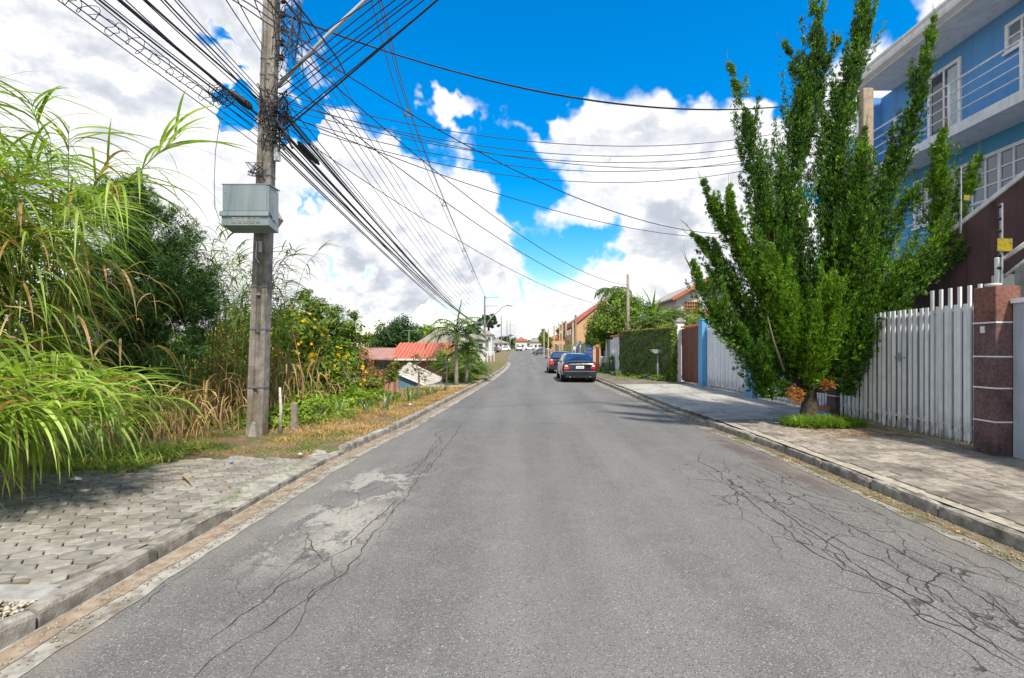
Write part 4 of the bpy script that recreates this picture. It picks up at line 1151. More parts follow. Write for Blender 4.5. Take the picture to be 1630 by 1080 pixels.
# insulator rack
for i in range(6):
    z = 7.15 + i * .27; x = pole_x(z) + .13
    b = MB(); b.box(x - .02, x + .13, PY - .03, PY - .015, z, z + .02); b.box(x - .02, x + .13, PY - .03, PY - .015, z + .11, z + .13); b.build('insulator_bracket', MAT['black'], up)
    b = MB(); b.lathe((x + .10, PY - .022, z), [(.03, .022), (.046, .032), (.032, .05), (.032, .08), (.046, .098), (.03, .108)], 12); b.build('insulator', MAT['porcelain'], up)
b = MB(); b.tube([(pole_x(7) + .21, PY - .02, 7.0), (pole_x(7) + .24, PY - .02, 8.9)], .014, 6); b.build('rack_rod', MAT['galv'], up)
arm = MB().tube([(pole_x(6.6) + .11, PY, 6.62), (-3.75, PY, 7.65), (-3.05, PY, 8.3), (-2.45, PY, 8.86), (-1.9, PY, 9.05)], .036, 10).build('lamp_arm', MAT['galv'], up, smooth=True)
b = MB(); b.lathe((-1.9, PY, 9.03), [(.05, -.02), (.07, .1), (.12, .25), (.13, .45), (.09, .6), (.02, .66)], 12, axis='x'); b.build('lamp_head', MAT['galv'], arm)
b = MB(); b.cbox(pole_x(5.2) + .18, pole_x(5.2) + .27, PY - .08, PY + .02, 5.25, 5.55, .008); b.build('junction_box', MAT['plastic_white'], up)
b = MB(); b.prism([(pole_x(4) + .19, 3.95), (pole_x(4) + .33, 4.15), (pole_x(4) + .19, 4.4)], 'y', 9.2, 9.4); b.build('side_hood', MAT['pole_tan'], up)
b = MB(); b.tube([(pole_x(3.7) - .05, PY - .14, 3.7), (pole_x(3.4) - .05, PY - .16, 3.4), (pole_x(3.2), PY - .12, 3.3)], .012, 6); b.build('earth_wire', MAT['galv'], up)
b = MB(); b.box(pole_x(3.6) + .0, pole_x(3.6) + .06, PY - .17, PY - .14, 3.5, 3.7); b.build('clamp', MAT['galv'], up)

# cabinet
cbn = empty('cable_cabinet', (-4.93, 8.75, 3.82), 'grey blue metal cabinet with louvred lower front strapped high on the concrete pole', 'cabinet')
x0, x1 = -5.30, -4.49
b = MB(); b.prism([(8.60, 4.12), (8.94, 3.90), (8.94, 4.52), (8.60, 4.57)], 'x', x0, x1); b.build('body', MAT['cabinet'], cbn)
b = MB(); b.prism([(8.582, 4.115), (8.598, 4.115), (8.598, 4.56), (8.582, 4.56)], 'x', x0 + .015, x1 - .03); dr = b.build('door', MAT['cabinet'], cbn)
b = MB(); b.box(x0 + .05, x0 + .075, 8.574, 8.581, 4.43, 4.455); b.build('lock', MAT['galv'], dr)
b = MB(); b.prism([(8.556, 4.02), (8.60, 4.02), (8.60, 4.105), (8.568, 4.105)], 'x', x0 - .035, x1 + .012); b.build('drip_ledge', MAT['cabinet'], cbn)
b = MB(); b.prism([(8.585, 3.86), (8.93, 3.80), (8.93, 3.898), (8.60, 4.018), (8.585, 4.018)], 'x', x0 - .01, x1 + .006); lb = b.build('lower_box', MAT['cabinet'], cbn)
for i in range(5):
    for j in range(4):
        xx = x0 + .17 + i * .105; zz = 3.895 + j * .028
        b = MB(); b.prism([(8.583, zz), (8.583, zz + .015), (8.572, zz + .012)], 'x', xx, xx + .083); b.build('louvre', MAT['white'], lb)
b = MB()
for z in (4.5, 4.35): b.box(x1 + .001, x1 + .008, 8.615, 8.63, z - .01, z + .01)
b.box(x1 + .007, x1 + .02, 8.70, 8.73, 3.99, 4.01); b.box(x1 + .001, x1 + .005, 8.60, 8.94, 4.535, 4.55)
b.build('hinge_hardware', MAT['galv'], cbn)
b = MB(); b.box(x0 - .01, x1 + .02, 8.585, 8.96, 4.572, 4.588); b.build('roof_flange', MAT['cabinet'], cbn)

# ---- cables
ORD = ['lowest', 'second lowest', 'third lowest', 'fourth lowest', 'fifth lowest', 'sixth lowest', 'seventh lowest', 'eighth lowest', 'ninth lowest', 'tenth lowest', 'eleventh lowest', 'twelfth lowest', 'topmost']
NTH = ['first', 'second', 'third', 'fourth', 'fifth', 'sixth', 'seventh', 'eighth', 'ninth', 'tenth', 'eleventh', 'twelfth', 'thirteenth', 'fourteenth', 'fifteenth', 'sixteenth', 'seventeenth']
def catmull(P, k=8):
    P = [Vector(p) for p in P]; Q = [2 * P[0] - P[1]] + P + [2 * P[-1] - P[-2]]; out = []
    for i in range(1, len(Q) - 2):
        for j in range(k):
            t = j / k
            out.append(.5 * ((2 * Q[i]) + (-Q[i - 1] + Q[i + 1]) * t + (2 * Q[i - 1] - 5 * Q[i] + 4 * Q[i + 1] - Q[i + 2]) * t * t + (-Q[i - 1] + 3 * Q[i] - 3 * Q[i + 1] + Q[i + 2]) * t ** 3))
    out.append(P[-1]); return out
def sagline(a, b_, sag, n=26):
    a, b_ = Vector(a), Vector(b_)
    return [a + (b_ - a) * (i / n) - Vector((0, 0, 4 * sag * (i / n) * (1 - i / n))) for i in range(n + 1)]
def cable(pts, r, label, group=None, mat='cable', name='overhead_cable'):
    return MB().tube(pts, r, 5, cap=False).build(name, MAT[mat], None, origin=tuple(pts[0]), label=label, cat='cable', group=group)
rn = random.Random(99)
PX = lambda z: pole_x(z) + .2
# bundle running on down the street
for i in range(13):
    z0 = 5.5 + .085 * i; big = i in (3, 6, 8)
    a = (PX(z0) - .05 + rn.uniform(-.1, .12), PY + .1, z0)
    e = (-6.35 + rn.uniform(-.25, .25), 76, 4.6 + rn.uniform(0, .9) + .05 * i)
    cable(sagline(a, e, 1.0 + rn.uniform(-.25, .3)), .026 if big else rn.uniform(.009, .015), ORD[i] + (' cable, a thick one,' if big else ' cable, a thin one,') + ' of the bundle sagging down the street',
          'thick cables down the street' if big else 'thin cables down the street')
for i in range(6):
    z0 = 7.2 + .27 * i
    cable(sagline((PX(z0) + .06, PY, z0), (-6.0 + .08 * i, 76, 6.9 + .33 * i), 1.5 - .1 * i), .0095, 'grey line wire down the street from the %s insulator of the pole rack' % (ORD[i] if i < 5 else 'topmost'), 'line wires down the street', 'cable_grey')
# spaced high voltage line overhead
base = [(-2.3, -8, 11.2), (-3.0, 5, 10.9), (-3.73, 12.4, 10.5), (-4.2, 17.7, 10.2), (-4.5, 27.5, 9.8), (-4.7, 38, 9.35), (-5.2, 56, 9.0), (-5.75, 76, 9.0)]
for dx, dz_ in ((0, .14), (-.13, -.08), (.13, -.08)):
    cable(catmull([(x + dx, y, z + dz_) for x, y, z in base], 6), .014, {0: 'uppermost', -.13: 'lower left', .13: 'lower right'}[dx] + ' of the three spaced wires passing high over the left lane', 'spaced high wires', 'cable_grey')
for k, (x, y, z) in enumerate([(-4.2, 17.7, 10.2), (-4.5, 27.5, 9.8), (-4.7, 38, 9.35), (-4.95, 47, 9.15)]):
    b = MB(); b.bar((x, y, z + .16), (x - .15, y, z - .1), .04, .04); b.bar((x, y, z + .16), (x + .15, y, z - .1), .04, .04); b.bar((x - .15, y, z - .1), (x + .15, y, z - .1), .04, .04)
    b.build('cable_spacer', MAT['cable_grey'], None, label=['nearest', 'second nearest', 'third nearest', 'farthest'][k] + ' triangular spacer on the high wires over the left lane', cat='spacer', group='cable spacers')
# to the service pole at the right
for i, (z0, z1, s_) in enumerate([(6.55, 7.9, .92), (6.4, 7.75, 1.0), (6.3, 7.6, 1.02), (6.15, 7.5, 1.1), (6.05, 7.3, 1.2), (6.45, 7.2, 1.0)]):
    cable(sagline((PX(z0), PY, z0), (SERVICE[0], SERVICE[1], z1), s_), .008, 'service wire across the street to the tan pole, %s at the right end' % ['topmost', 'second from top', 'third from top', 'third lowest', 'second lowest', 'lowest'][i], 'service wires across the street')
cable(sagline((PX(8.0), PY, 8.05), (SERVICE[0], SERVICE[1], 8.4), .95), .016, 'twisted black cable, uppermost of those crossing to the right', None)
cable(sagline((PX(8.0), PY, 8.08), (SERVICE[0], SERVICE[1], 8.43), 1.0), .008, 'thin wire twisted along the uppermost crossing cable', None)
E6 = P3(1200, 372, 20)
cable(sagline((PX(7.6), PY, 7.7), E6, 1.15), .013, 'dark cable leaving the pole high and slanting down to behind the juniper', 'cables slanting behind the juniper')
cable(sagline((PX(6.3), PY, 6.2), P3(1200, 378, 20), .75), .010, 'dark cable leaving the cable knot and slanting down to behind the juniper', 'cables slanting behind the juniper')
W30 = P3(1000, 470, 30)
for z0, s_ in ((6.9, .9), (7.6, 1.0)):
    cable(sagline((PX(z0), PY, z0), W30 + Vector((0, 0, z0 - 7)), s_), .012, 'thin cable to the wooden pole behind the ivy wall, %s of three' % ('middle' if z0 < 7 else 'uppermost'), 'cables to the wooden pole')
cable(sagline((PX(6.0), PY, 6.0), P3(1000, 490, 30), .9), .009, 'thin cable to the wooden pole behind the ivy wall, lowest of three', 'cables to the wooden pole')
# up and across over the camera to the right
for i, (p, z0, r) in enumerate([(690, 5.75, .016), (690, 5.85, .010), (650, 6.4, .009), (640, 6.5, .009), (622, 6.65, .009), (600, 6.8, .009), (668, 6.2, .009), (585, 7.2, .008)]):
    Y = 7.6; mid_ = Vector(((p - VX) / FL * Y, Y, CAM_H + .711 * Y)); a = Vector((PX(z0), PY, z0)); e = a + (mid_ - a) * 3.4
    cable(sagline(a, e, .06), r, NTH[[7, 6, 4, 3, 2, 1, 5, 0][i]] + ' from the pole of eight wires reaching the top picture edge', 'wires crossing above the street')
# from the left, dropping to the pole from the upper left corner
specs = [(92, 5.55, .008), (108, 5.7, .008), (128, 5.85, .009), (158, 5.95, .014), (165, 6.0, .008), (190, 6.1, .024), (200, 6.0, .008), (228, 6.3, .008), (232, 6.4, .016), (256, 6.35, .009), (262, 6.45, .012), (278, 6.5, .008), (284, 6.6, .008), (150, 5.8, .008), (360, 7.3, .008), (378, 7.45, .008), (405, 7.9, .008)]
LEFT = {}
RANK = sorted(p for p, _, _ in specs)
for p, z0, r in specs:
    Y = 6.0; m_0 = Vector(((p - VX) / FL * Y, Y, CAM_H + .711 * Y)); a = Vector((pole_x(z0) - .15, PY, z0))
    s1 = m_0 + (m_0 - a) * .9 + Vector((0, 0, .12)); s2 = Vector((-10.5 + p * .01, -14, 7.4))
    pts = catmull([a, m_0, s1, s2], 10); LEFT[p] = pts
    cable(pts, r, NTH[RANK.index(p)] + ' cable, a ' + ('thick' if r > .013 else 'thin') + ' one, rightward along the top edge left of the pole', 'thick cables from the upper left' if r > .013 else 'thin cables from the upper left')
# slack loops hanging on the leftmost cables
def loops(path, i0, i1, n, rad, r, label):
    pts = []; rr = random.Random(n)
    for k in range(n * 9):
        u = k / (n * 9); f = i0 + (i1 - i0) * u; i = int(f); c = path[i].lerp(path[min(i + 1, len(path) - 1)], f - i)
        t = 2 * math.pi * k / 9; q = rad * (.6 + .7 * rr.random())
        pts.append(c + Vector((math.cos(t) * q, math.sin(t * .7) * q * .4, math.sin(t) * q * .8 - rad * .5)))
    return cable(catmull(pts, 3), r, label, None, 'cable', 'slack_wire_loops')
loops(LEFT[128], 3.0, 13.5, 16, .11, .0045, 'grey slack wire looping along the cables at the upper left')
loops(LEFT[165], 2.7, 3.9, 9, .13, .006, 'matted clump of wire loops on the cables left of the pole')
# splice closures
def closure(a, b_, r, label):
    a, b_ = Vector(a), Vector(b_); root = empty('splice_closure', tuple((a + b_) / 2), label, 'splice closure', 'splice closures')
    q = [a.lerp(b_, t) for t in (0, .06, .1, .3, .7, .9, .94, 1)]
    MB().tube(q, [r * .45, r * .6, r, r * 1.08, r * 1.08, r, r * .6, r * .45], 12).build('shell', MAT['black'], root, smooth=False)
    for t in (.2, .5, .8):
        c = a.lerp(b_, t); d = (b_ - a).normalized()
        MB().obox(c + Vector((0, 0, r * 1.15)), d * .018, Vector((0, 1, 0)).cross(d) * .02, Vector((0, .03, 0))).build('hanger', MAT['galv'], root)
closure(P3(366, 146, 8.7), P3(402, 174, 8.9), .062, 'black splice closure hanging on the cables just left of the pole')
closure(P3(474, 226, 10.2), P3(508, 262, 10.8), .055, 'black splice closure hanging on the cables just right of the pole')
cable([P3(362, 165, 8.7), P3(350, 195, 8.7), P3(343, 240, 8.75), P3(341, 290, 8.8), P3(342, 330, 8.9), P3(350, 352, 8.9)], .006, 'single loose wire hanging beside the metal cabinet', None, 'cable_grey', 'hanging_wire')
# tangles on the pole
def tangle(c, s, n, r, label, seed):
    rr = random.Random(seed); b = MB()
    for k in range(n):
        p = [Vector(c) + Vector((rr.uniform(-s[0], s[0]), rr.uniform(-s[1], s[1]), rr.uniform(-s[2], s[2]))) for _ in range(5)]
        b.tube(catmull(p, 6), r * rr.uniform(.6, 1.4), 4, cap=False)
    o = b.build('wire_tangle', MAT['cable'], None, origin=c, label=label, cat='wires', kind='stuff'); return o
tangle((PX(6.3) - .05, PY - .05, 6.2), (.26, .22, .42), 26, .008, 'dense black knot of wires around the pole at cable height', 1)
tangle((PX(5.6) + .02, PY - .1, 5.62), (.22, .2, .3), 12, .008, 'loose wire ends hanging below the cable knot right of pole', 2)
tangle((pole_x(5) - .12, PY - .2, 5.02), (.16, .1, .14), 9, .006, 'small clump of grey wires just above the cabinet', 3)
tangle((PX(8) + .12, PY, 7.7), (.28, .2, .9), 14, .006, 'thin jumper wires looping around the insulator rack', 4)
b = MB()
b.tube(catmull([(PX(6.2) + .02, PY - .16, 6.0), (PX(6) + .2, PY - .2, 5.75), (PX(6) + .32, PY - .1, 5.45)], 6), .02, 6)
b.build('yellow_tag_cable', MAT['black'], None, label='short thick cable stub with drooping end right of the pole', cat='cable')

# ================================================================== VEGETATION TOOLS
def ribbons(P, H, a0, a1, L, W, nseg=7, pw=1.0, fold=.25, twist=0.0, rg=rng):
    """arching ribbon leaves. P start, H horizontal unit heading (n,2), a0/a1 start and end elevation, L length, W width"""
    n = len(P); t = np.linspace(0, 1, nseg + 1)
    ang = a0[:, None] + (a1 - a0)[:, None] * t[None] ** pw
    dl = (L / nseg)[:, None]
    ch, sh = np.cos(ang), np.sin(ang)
    hx = np.concatenate([np.zeros((n, 1)), np.cumsum((ch[:, :-1] + ch[:, 1:]) / 2 * dl, 1)], 1)
    hz = np.concatenate([np.zeros((n, 1)), np.cumsum((sh[:, :-1] + sh[:, 1:]) / 2 * dl, 1)], 1)
    C = np.stack([P[:, None, 0] + hx * H[:, None, 0], P[:, None, 1] + hx * H[:, None, 1], P[:, None, 2] + hz], -1)
    prof = np.sin(np.clip(t * 1.0 + .12, 0, 1) ** .62 * np.pi) ** .8; prof[-1] = .02; prof[0] = .35
    w = W[:, None] * prof[None] / 2
    tw = twist * rg.uniform(-1, 1, (n, 1)) * (1 + t[None])
    S = np.stack([-H[:, None, 1] * np.cos(tw), H[:, None, 0] * np.cos(tw), np.sin(tw) + 0 * t[None]], -1)
    Nn = np.stack([-H[:, None, 0] * sh, -H[:, None, 1] * sh, ch], -1)
    l = C + S * w[..., None] + Nn * (w * fold)[..., None]
    r = C - S * w[..., None] + Nn * (w * fold)[..., None]
    V = np.stack([l, C, r], 2).reshape(-1, 3)
    base_ = np.arange(n)[:, None, None] * (nseg + 1) * 3 + np.arange(nseg)[None, :, None] * 3
    q1 = base_ + np.array([0, 1, 4, 3]); q2 = base_ + np.array([1, 2, 5, 4])
    F = np.concatenate([q1, q2], 1).reshape(-1, 4)
    return V, F
def merge(L):
    V = []; F = []; o = 0
    for v, f in L:
        V.append(v); F.append(f + o); o += len(v)
    return np.concatenate(V), np.concatenate(F)
def headings(n, ang=None, spread=math.pi, rg=rng):
    a = rg.uniform(-math.pi, math.pi, n) if ang is None else rg.normal(ang, spread, n)
    return np.stack([np.cos(a), np.sin(a)], 1)
def blades(P, D, L, W, rg=rng):
    """straight narrow two-triangle blades from P along D"""
    n = len(P); D = D / np.linalg.norm(D, axis=1, keepdims=True)
    A = np.cross(D, rg.normal(0, 1, (n, 3))); A /= np.linalg.norm(A, axis=1, keepdims=True)
    V = np.stack([P, P + D * (L * .45)[:, None] + A * (W / 2)[:, None], P + D * L[:, None], P + D * (L * .45)[:, None] - A * (W / 2)[:, None]], 1).reshape(-1, 3)
    F = np.arange(n)[:, None] * 4 + np.array([[0, 1, 2, 3]])
    return V, F
def crown_pts(clusters, n, sub=30, sig=.17, rg=rng, inner=.55):
    """points and outward directions in lumpy clusters (x, y, z, rx, ry, rz)"""
    C = np.array(clusters, float); wts = (C[:, 3] * C[:, 5]); wts /= wts.sum()
    cnt = rg.multinomial(n, wts); PP = []; NN = []
    for c, k in zip(C, cnt):
        if k == 0: continue
        m = max(4, int(sub)); d = rg.normal(0, 1, (m, 3)); d[:, 2] = d[:, 2] * .9 + .15; d /= np.linalg.norm(d, axis=1, keepdims=True)
        rad = rg.uniform(inner, 1.0, (m, 1)) ** .6
        ctr = d * rad; i = rg.integers(0, m, k)
        p = ctr[i] + rg.normal(0, sig, (k, 3)); nn_ = p / (np.linalg.norm(p, axis=1, keepdims=True) + 1e-6) * .6 + d[i] * .4
        PP.append(c[:3] + p * c[3:6]); NN.append(nn_ + np.array([0, 0, .35]))
    return np.concatenate(PP), np.concatenate(NN)
def limbs(root, base, tops, r0, mat, wob=.12, name='limb', up_=.5):
    rr = random.Random(int(abs(base[0]) * 100) + len(tops))
    for tp in tops:
        a = Vector(base); e = Vector(tp); m1 = a.lerp(e, .35) + Vector((rr.uniform(-wob, wob), rr.uniform(-wob, wob), (e.z - a.z) * .12)); m2 = a.lerp(e, .7) + Vector((rr.uniform(-wob, wob), rr.uniform(-wob, wob), (e.z - a.z) * .05))
        p = catmull([a, m1, m2, e], 4); n = len(p)
        MB().tube(p, [r0 * (1 - .85 * i / (n - 1)) for i in range(n)], 7).build(name, mat, root, smooth=True)
def tree(name, base, trunk_top, r0, clusters, nleaf, size, leaf, label, cat='tree', bark='bark', group=None, sub=26, sig=.17, spread=.55, maxl=7, aspect=.75, inner=.5):
    root = empty(name, base, label, cat, group)
    b0 = Vector(base); t0 = Vector(trunk_top)
    p = catmull([b0 - Vector((0, 0, .15)), b0.lerp(t0, .4) + Vector((.04, -.03, 0)), t0], 5)
    MB().tube(p, [r0 * (1.25 - .6 * i / (len(p) - 1)) for i in range(len(p))], 10).build('trunk', MAT[bark], root, smooth=True)
    limbs(root, t0, [(c[0], c[1], c[2] + c[5] * .3) for c in clusters[:maxl]], r0 * .6, MAT[bark])
    P, N_ = crown_pts(clusters, nleaf, sub, sig, inner=inner)
    V, F = leaf_cards(P, N_, size, spread, aspect)
    obj_np('crown', V, F, MAT[leaf], root, kind='stuff')
    return root
# ================================================================== THE JUNIPER
J0 = Vector((6.03, 10.4, .13))
jt = empty('juniper_tree', tuple(J0), 'large twisted green juniper with many pointed spires growing from the right pavement', 'tree')
LD = [  # (points px,py,Y) from tip to base, max radius in metres
    ([(1162, 108, 10.6), (1178, 160, 10.6), (1194, 225, 10.6), (1206, 290, 10.6), (1222, 370, 10.5), (1245, 460, 10.5), (1275, 570, 10.4)], .40),
    ([(1302, -45, 11.0), (1300, 40, 11.0), (1298, 95, 11.0), (1283, 150, 11.0), (1268, 230, 10.9), (1254, 320, 10.8), (1258, 430, 10.6), (1280, 560, 10.4)], .60),
    ([(1385, -70, 10.6), (1375, 10, 10.6), (1370, 70, 10.6), (1352, 135, 10.6), (1336, 190, 10.6), (1328, 270, 10.6), (1332, 370, 10.5), (1312, 490, 10.4), (1292, 600, 10.4)], .56),
    ([(1487, 25, 10.0), (1478, 75, 10.0), (1462, 140, 10.0), (1444, 210, 10.1), (1428, 265, 10.2), (1398, 320, 10.2), (1366, 400, 10.3), (1335, 500, 10.4), (1300, 600, 10.4)], .46),
    ([(1504, 200, 9.6), (1493, 265, 9.7), (1498, 330, 9.8), (1488, 395, 9.9), (1440, 440, 10.0), (1385, 490, 10.1), (1325, 580, 10.3)], .44),
    ([(1562, 376, 9.4), (1525, 408, 9.5), (1480, 435, 9.7), (1430, 468, 9.8), (1370, 530, 10.0), (1310, 610, 10.3)], .46),
    ([(1096, 366, 10.3), (1128, 402, 10.3), (1155, 450, 10.3), (1188, 500, 10.3), (1235, 560, 10.4), (1278, 620, 10.4)], .40),
    ([(1098, 418, 9.9), (1120, 465, 9.9), (1152, 520, 10.0), (1198, 565, 10.1), (1250, 615, 10.3)], .36),
    ([(1120, 292, 10.0), (1142, 345, 10.0), (1170, 392, 10.1), (1205, 440, 10.2), (1250, 520, 10.3), (1282, 600, 10.4)], .42),
    ([(1162, 300, 9.9), (1164, 345, 9.9), (1185, 400, 10.0), (1215, 460, 10.1), (1250, 540, 10.3)], .34),
    ([(1376, 205, 9.9), (1372, 260, 9.9), (1362, 330, 9.9), (1350, 410, 10.0), (1325, 500, 10.2), (1300, 590, 10.3)], .50),
    ([(1450, 480, 9.9), (1410, 530, 10.0), (1360, 580, 10.1), (1320, 620, 10.3)], .40),
    ([(1330, 440, 9.4), (1322, 490, 9.5), (1305, 550, 9.8), (1290, 620, 10.1)], .48),
    ([(1556, 250, 9.7), (1543, 290, 9.7), (1525, 345, 9.75), (1505, 395, 9.8)], .14),
    ([(1458, 300, 10.0), (1432, 345, 10.0), (1402, 385, 10.1), (1365, 440, 10.2)], .22),
    ([(1250, 70, 10.7), (1268, 110, 10.8), (1278, 170, 10.9)], .10),
    ([(1335, 60, 10.9), (1312, 110, 10.9), (1300, 170, 10.9)], .09),
    ([(1180, 520, 9.8), (1205, 590, 9.9), (1245, 640, 10.1), (1280, 650, 10.3)], .30),
    ([(1220, 330, 11.3), (1240, 420, 11.3), (1265, 520, 11.0), (1285, 600, 10.6)], .55),
    ([(1410, 400, 11.0), (1385, 470, 11.0), (1345, 560, 10.8), (1305, 620, 10.5)], .50),
    ([(1225, 390, 9.5), (1235, 440, 9.6), (1252, 510, 9.8), (1278, 590, 10.1)], .36),
    ([(1395, 560, 10.4), (1370, 600, 10.5), (1345, 640, 10.5)], .30),
]
rg = np.random.default_rng(5)
BPs = []; BDs = []; BSs = []; BY = []
for li, (pts, rm) in enumerate(LD):
    path = catmull([P3(*p) for p in pts], 8)
    A = np.array([tuple(p) for p in path]); seg = np.linalg.norm(np.diff(A, axis=0), axis=1); s = np.concatenate([[0], np.cumsum(seg)]); L = s[-1]
    ns = int(L * (16 + 40 * rm)); u = rg.uniform(0, 1, ns) ** .9 * L; f = u / L
    C = np.stack([np.interp(u, s, A[:, k]) for k in range(3)], 1)
    ax = np.stack([np.interp(np.maximum(u - .15, 0), s, A[:, k]) for k in range(3)], 1) - np.stack([np.interp(np.minimum(u + .15, L), s, A[:, k]) for k in range(3)], 1)
    ax /= np.linalg.norm(ax, axis=1, keepdims=True)
    r = rm * 1.42 * np.clip((f / .80) ** 1.2, 0, 1) * (1 - .4 * np.clip((f - .88) / .12, 0, 1)) + .10 * np.clip(f / .15, .25, 1)
    r *= (.45 + .75 * np.abs(np.sin(u * 4.3 + rm * 11))) * rg.uniform(.45, 1.15, ns) * np.where(rg.uniform(0, 1, ns) < .16, 1.6, 1.0)
    d = rg.normal(0, 1, (ns, 3)); d -= (d * ax).sum(1, keepdims=True) * ax; d /= np.linalg.norm(d, axis=1, keepdims=True)
    m = 36; v = rg.uniform(0, 1, (ns, m)) ** .8; q = (v ** .9)[..., None]
    # each spray leaves the leader outward and sweeps up along it
    out = d[:, None] * (r[:, None, None] * q * .92) * (1 - .25 * q); upw = (ax * .85 + np.array([0, 0, .5]))[:, None] * (r[:, None, None] * q ** 1.6 * 1.25 + .02)
    p = C[:, None] + out + upw + rg.normal(0, 1, (ns, m, 3)) * (np.clip(r * .24, .025, .075)[:, None, None] * (1.02 - v[..., None]) ** .75 + .006)
    tdir = d[:, None] * (1 - .55 * q) + (ax * .75 + np.array([0, 0, .5]))[:, None] * (.35 + 1.1 * q)
    tdir /= np.linalg.norm(tdir, axis=2, keepdims=True)
    k = 8; p = np.repeat(p.reshape(-1, 3), k, 0); tdir = np.repeat(tdir.reshape(-1, 3), k, 0); sc_ = np.repeat(np.repeat(np.clip(.6 + r * 1.2, .5, 1.1), m), k) * np.repeat((1.15 - .45 * v).ravel(), k)
    BY.append(np.full(len(p), li in (4, 9, 12, 13, 20)) | (np.repeat(np.repeat((f < .16) | (rg.uniform(0, 1, ns) < .13), m), k) & (np.repeat(v.ravel(), k) > .35)))  # sprays given the brighter colour: painted highlights and young tips
    BPs.append(p + rg.normal(0, .013, p.shape)); BDs.append(tdir + rg.normal(0, .33, p.shape)); BSs.append(sc_)
BP = np.concatenate(BPs); BD = np.concatenate(BDs); SS = np.concatenate(BSs); BY = np.concatenate(BY)
keep = BP[:, 2] > .68; BP, BD, SS, BY = BP[keep], BD[keep], SS[keep], BY[keep]
V, F = blades(BP, BD, rg.uniform(.05, .10, len(BP)) * SS, rg.uniform(.013, .023, len(BP)) * SS, rg)
print('juniper blades', len(F))
V4 = V.reshape(-1, 4, 3)
for nm, mt_, sel in (('crown', 'juniper', ~BY), ('young_lit_foliage', 'juniper_young_lit', BY)):
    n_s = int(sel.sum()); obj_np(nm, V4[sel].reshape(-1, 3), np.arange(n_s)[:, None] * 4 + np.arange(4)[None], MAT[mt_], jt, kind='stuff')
# bare twiggy tips: long thin shoots at the spire ends
tips = MB()
for pts, rm in LD:
    a = P3(*pts[0]); b_ = P3(*pts[1]); d = (a - b_).normalized()
    for q in range(3):
        e = a + d * rg.uniform(.15, .38) + Vector(rg.normal(0, .05, 3)); st = a - d * .2 + Vector(rg.normal(0, .04, 3)); tips.tube([st, st.lerp(e, .6) + Vector(rg.normal(0, .02, 3)), e], [.008, .005, .002], 4)
tips.build('bare_shoots', M('juniper_shoot', (.10, .16, .03), .7, (.16, .12, .05), 5, bmp=0), jt, kind='stuff')
# dead brown patch low on the left
Pb, Nb = crown_pts([(P3(1268, 628, 9.75).x, 9.80, .74, .12, .10, .14), (P3(1330, 615, 9.8).x, 10.1, .95, .08, .07, .07)], 170, 8, .2)
V, F = blades(np.repeat(Pb, 6, 0) + rg.normal(0, .02, (len(Pb) * 6, 3)), rg.normal(0, 1, (len(Pb) * 6, 3)) + np.array([0, -.3, .5]), rg.uniform(.05, .11, len(Pb) * 6), rg.uniform(.014, .028, len(Pb) * 6), rg)
obj_np('dead_foliage', V, F, MAT['juniper_brown'], jt, kind='stuff')
MB().tube([J0 - Vector((0, 0, .1)), J0 + Vector((0, 0, .12)), J0 + Vector((.02, 0, .45)), J0 + Vector((-.02, .02, .9)), J0 + Vector((.03, 0, 1.3))], [.24, .185, .15, .15, .13], 14).build('trunk', MAT['bark'], jt, smooth=True)
for pts, rm in LD[:13]:
    q = [P3(*p) for p in pts][::-1]; base_ = J0 + Vector((0, 0, .75)); q = [base_] + q[:-1]
    pth = catmull(q, 4); nn_ = len(pth)
    MB().tube(pth, [max(.008, .075 * (1 - i / (nn_ - 1)) ** 1.1) for i in range(nn_)], 7).build('limb', MAT['bark'], jt, smooth=True)
b = MB(); b.tube([P3(1222, 505, 9.35), P3(1232, 545, 9.5), P3(1248, 590, 9.8)], [.008, .018, .025], 6); b.build('dead_branch', MAT['bark_light'], jt, smooth=True)

# grass at its foot
def tuft_field(name, P, h, w, mat, label=None, cat='grass', parent=None, lean=.9, a1=(-.9, .3), nseg=4, kind='stuff', L=None, **kw):
    n = len(P); V, F = ribbons(P, headings(n), rng.uniform(.7, 1.45, n), rng.uniform(a1[0], a1[1], n), h * rng.uniform(.5, 1.3, n), w * rng.uniform(.6, 1.3, n), nseg)
    return obj_np(name, V, F, MAT[mat], parent, kind=kind, **({'label': label, 'cat': cat} if label else {}))
n = 2600; t = rng.uniform(0, 6.28, n); r = rng.uniform(0, 1, n) ** .6
P = np.stack([6.05 + np.cos(t) * r * .78 + rng.normal(0, .05, n), 9.95 + np.sin(t) * r * .42 + rng.normal(0, .05, n), np.full(n, .135)], 1)
tuft_field('grass_tuft', P, .34, .020, 'grass', 'bright green grass growing round the foot of the juniper')
n = 90; P = np.stack([rng.normal(5.52, .06, n), rng.normal(9.95, .05, n), np.full(n, .135)], 1)
tuft_field('grass_tuft', P, .36, .022, 'reed_far', 'taller dark grass tuft at the left of the juniper grass')
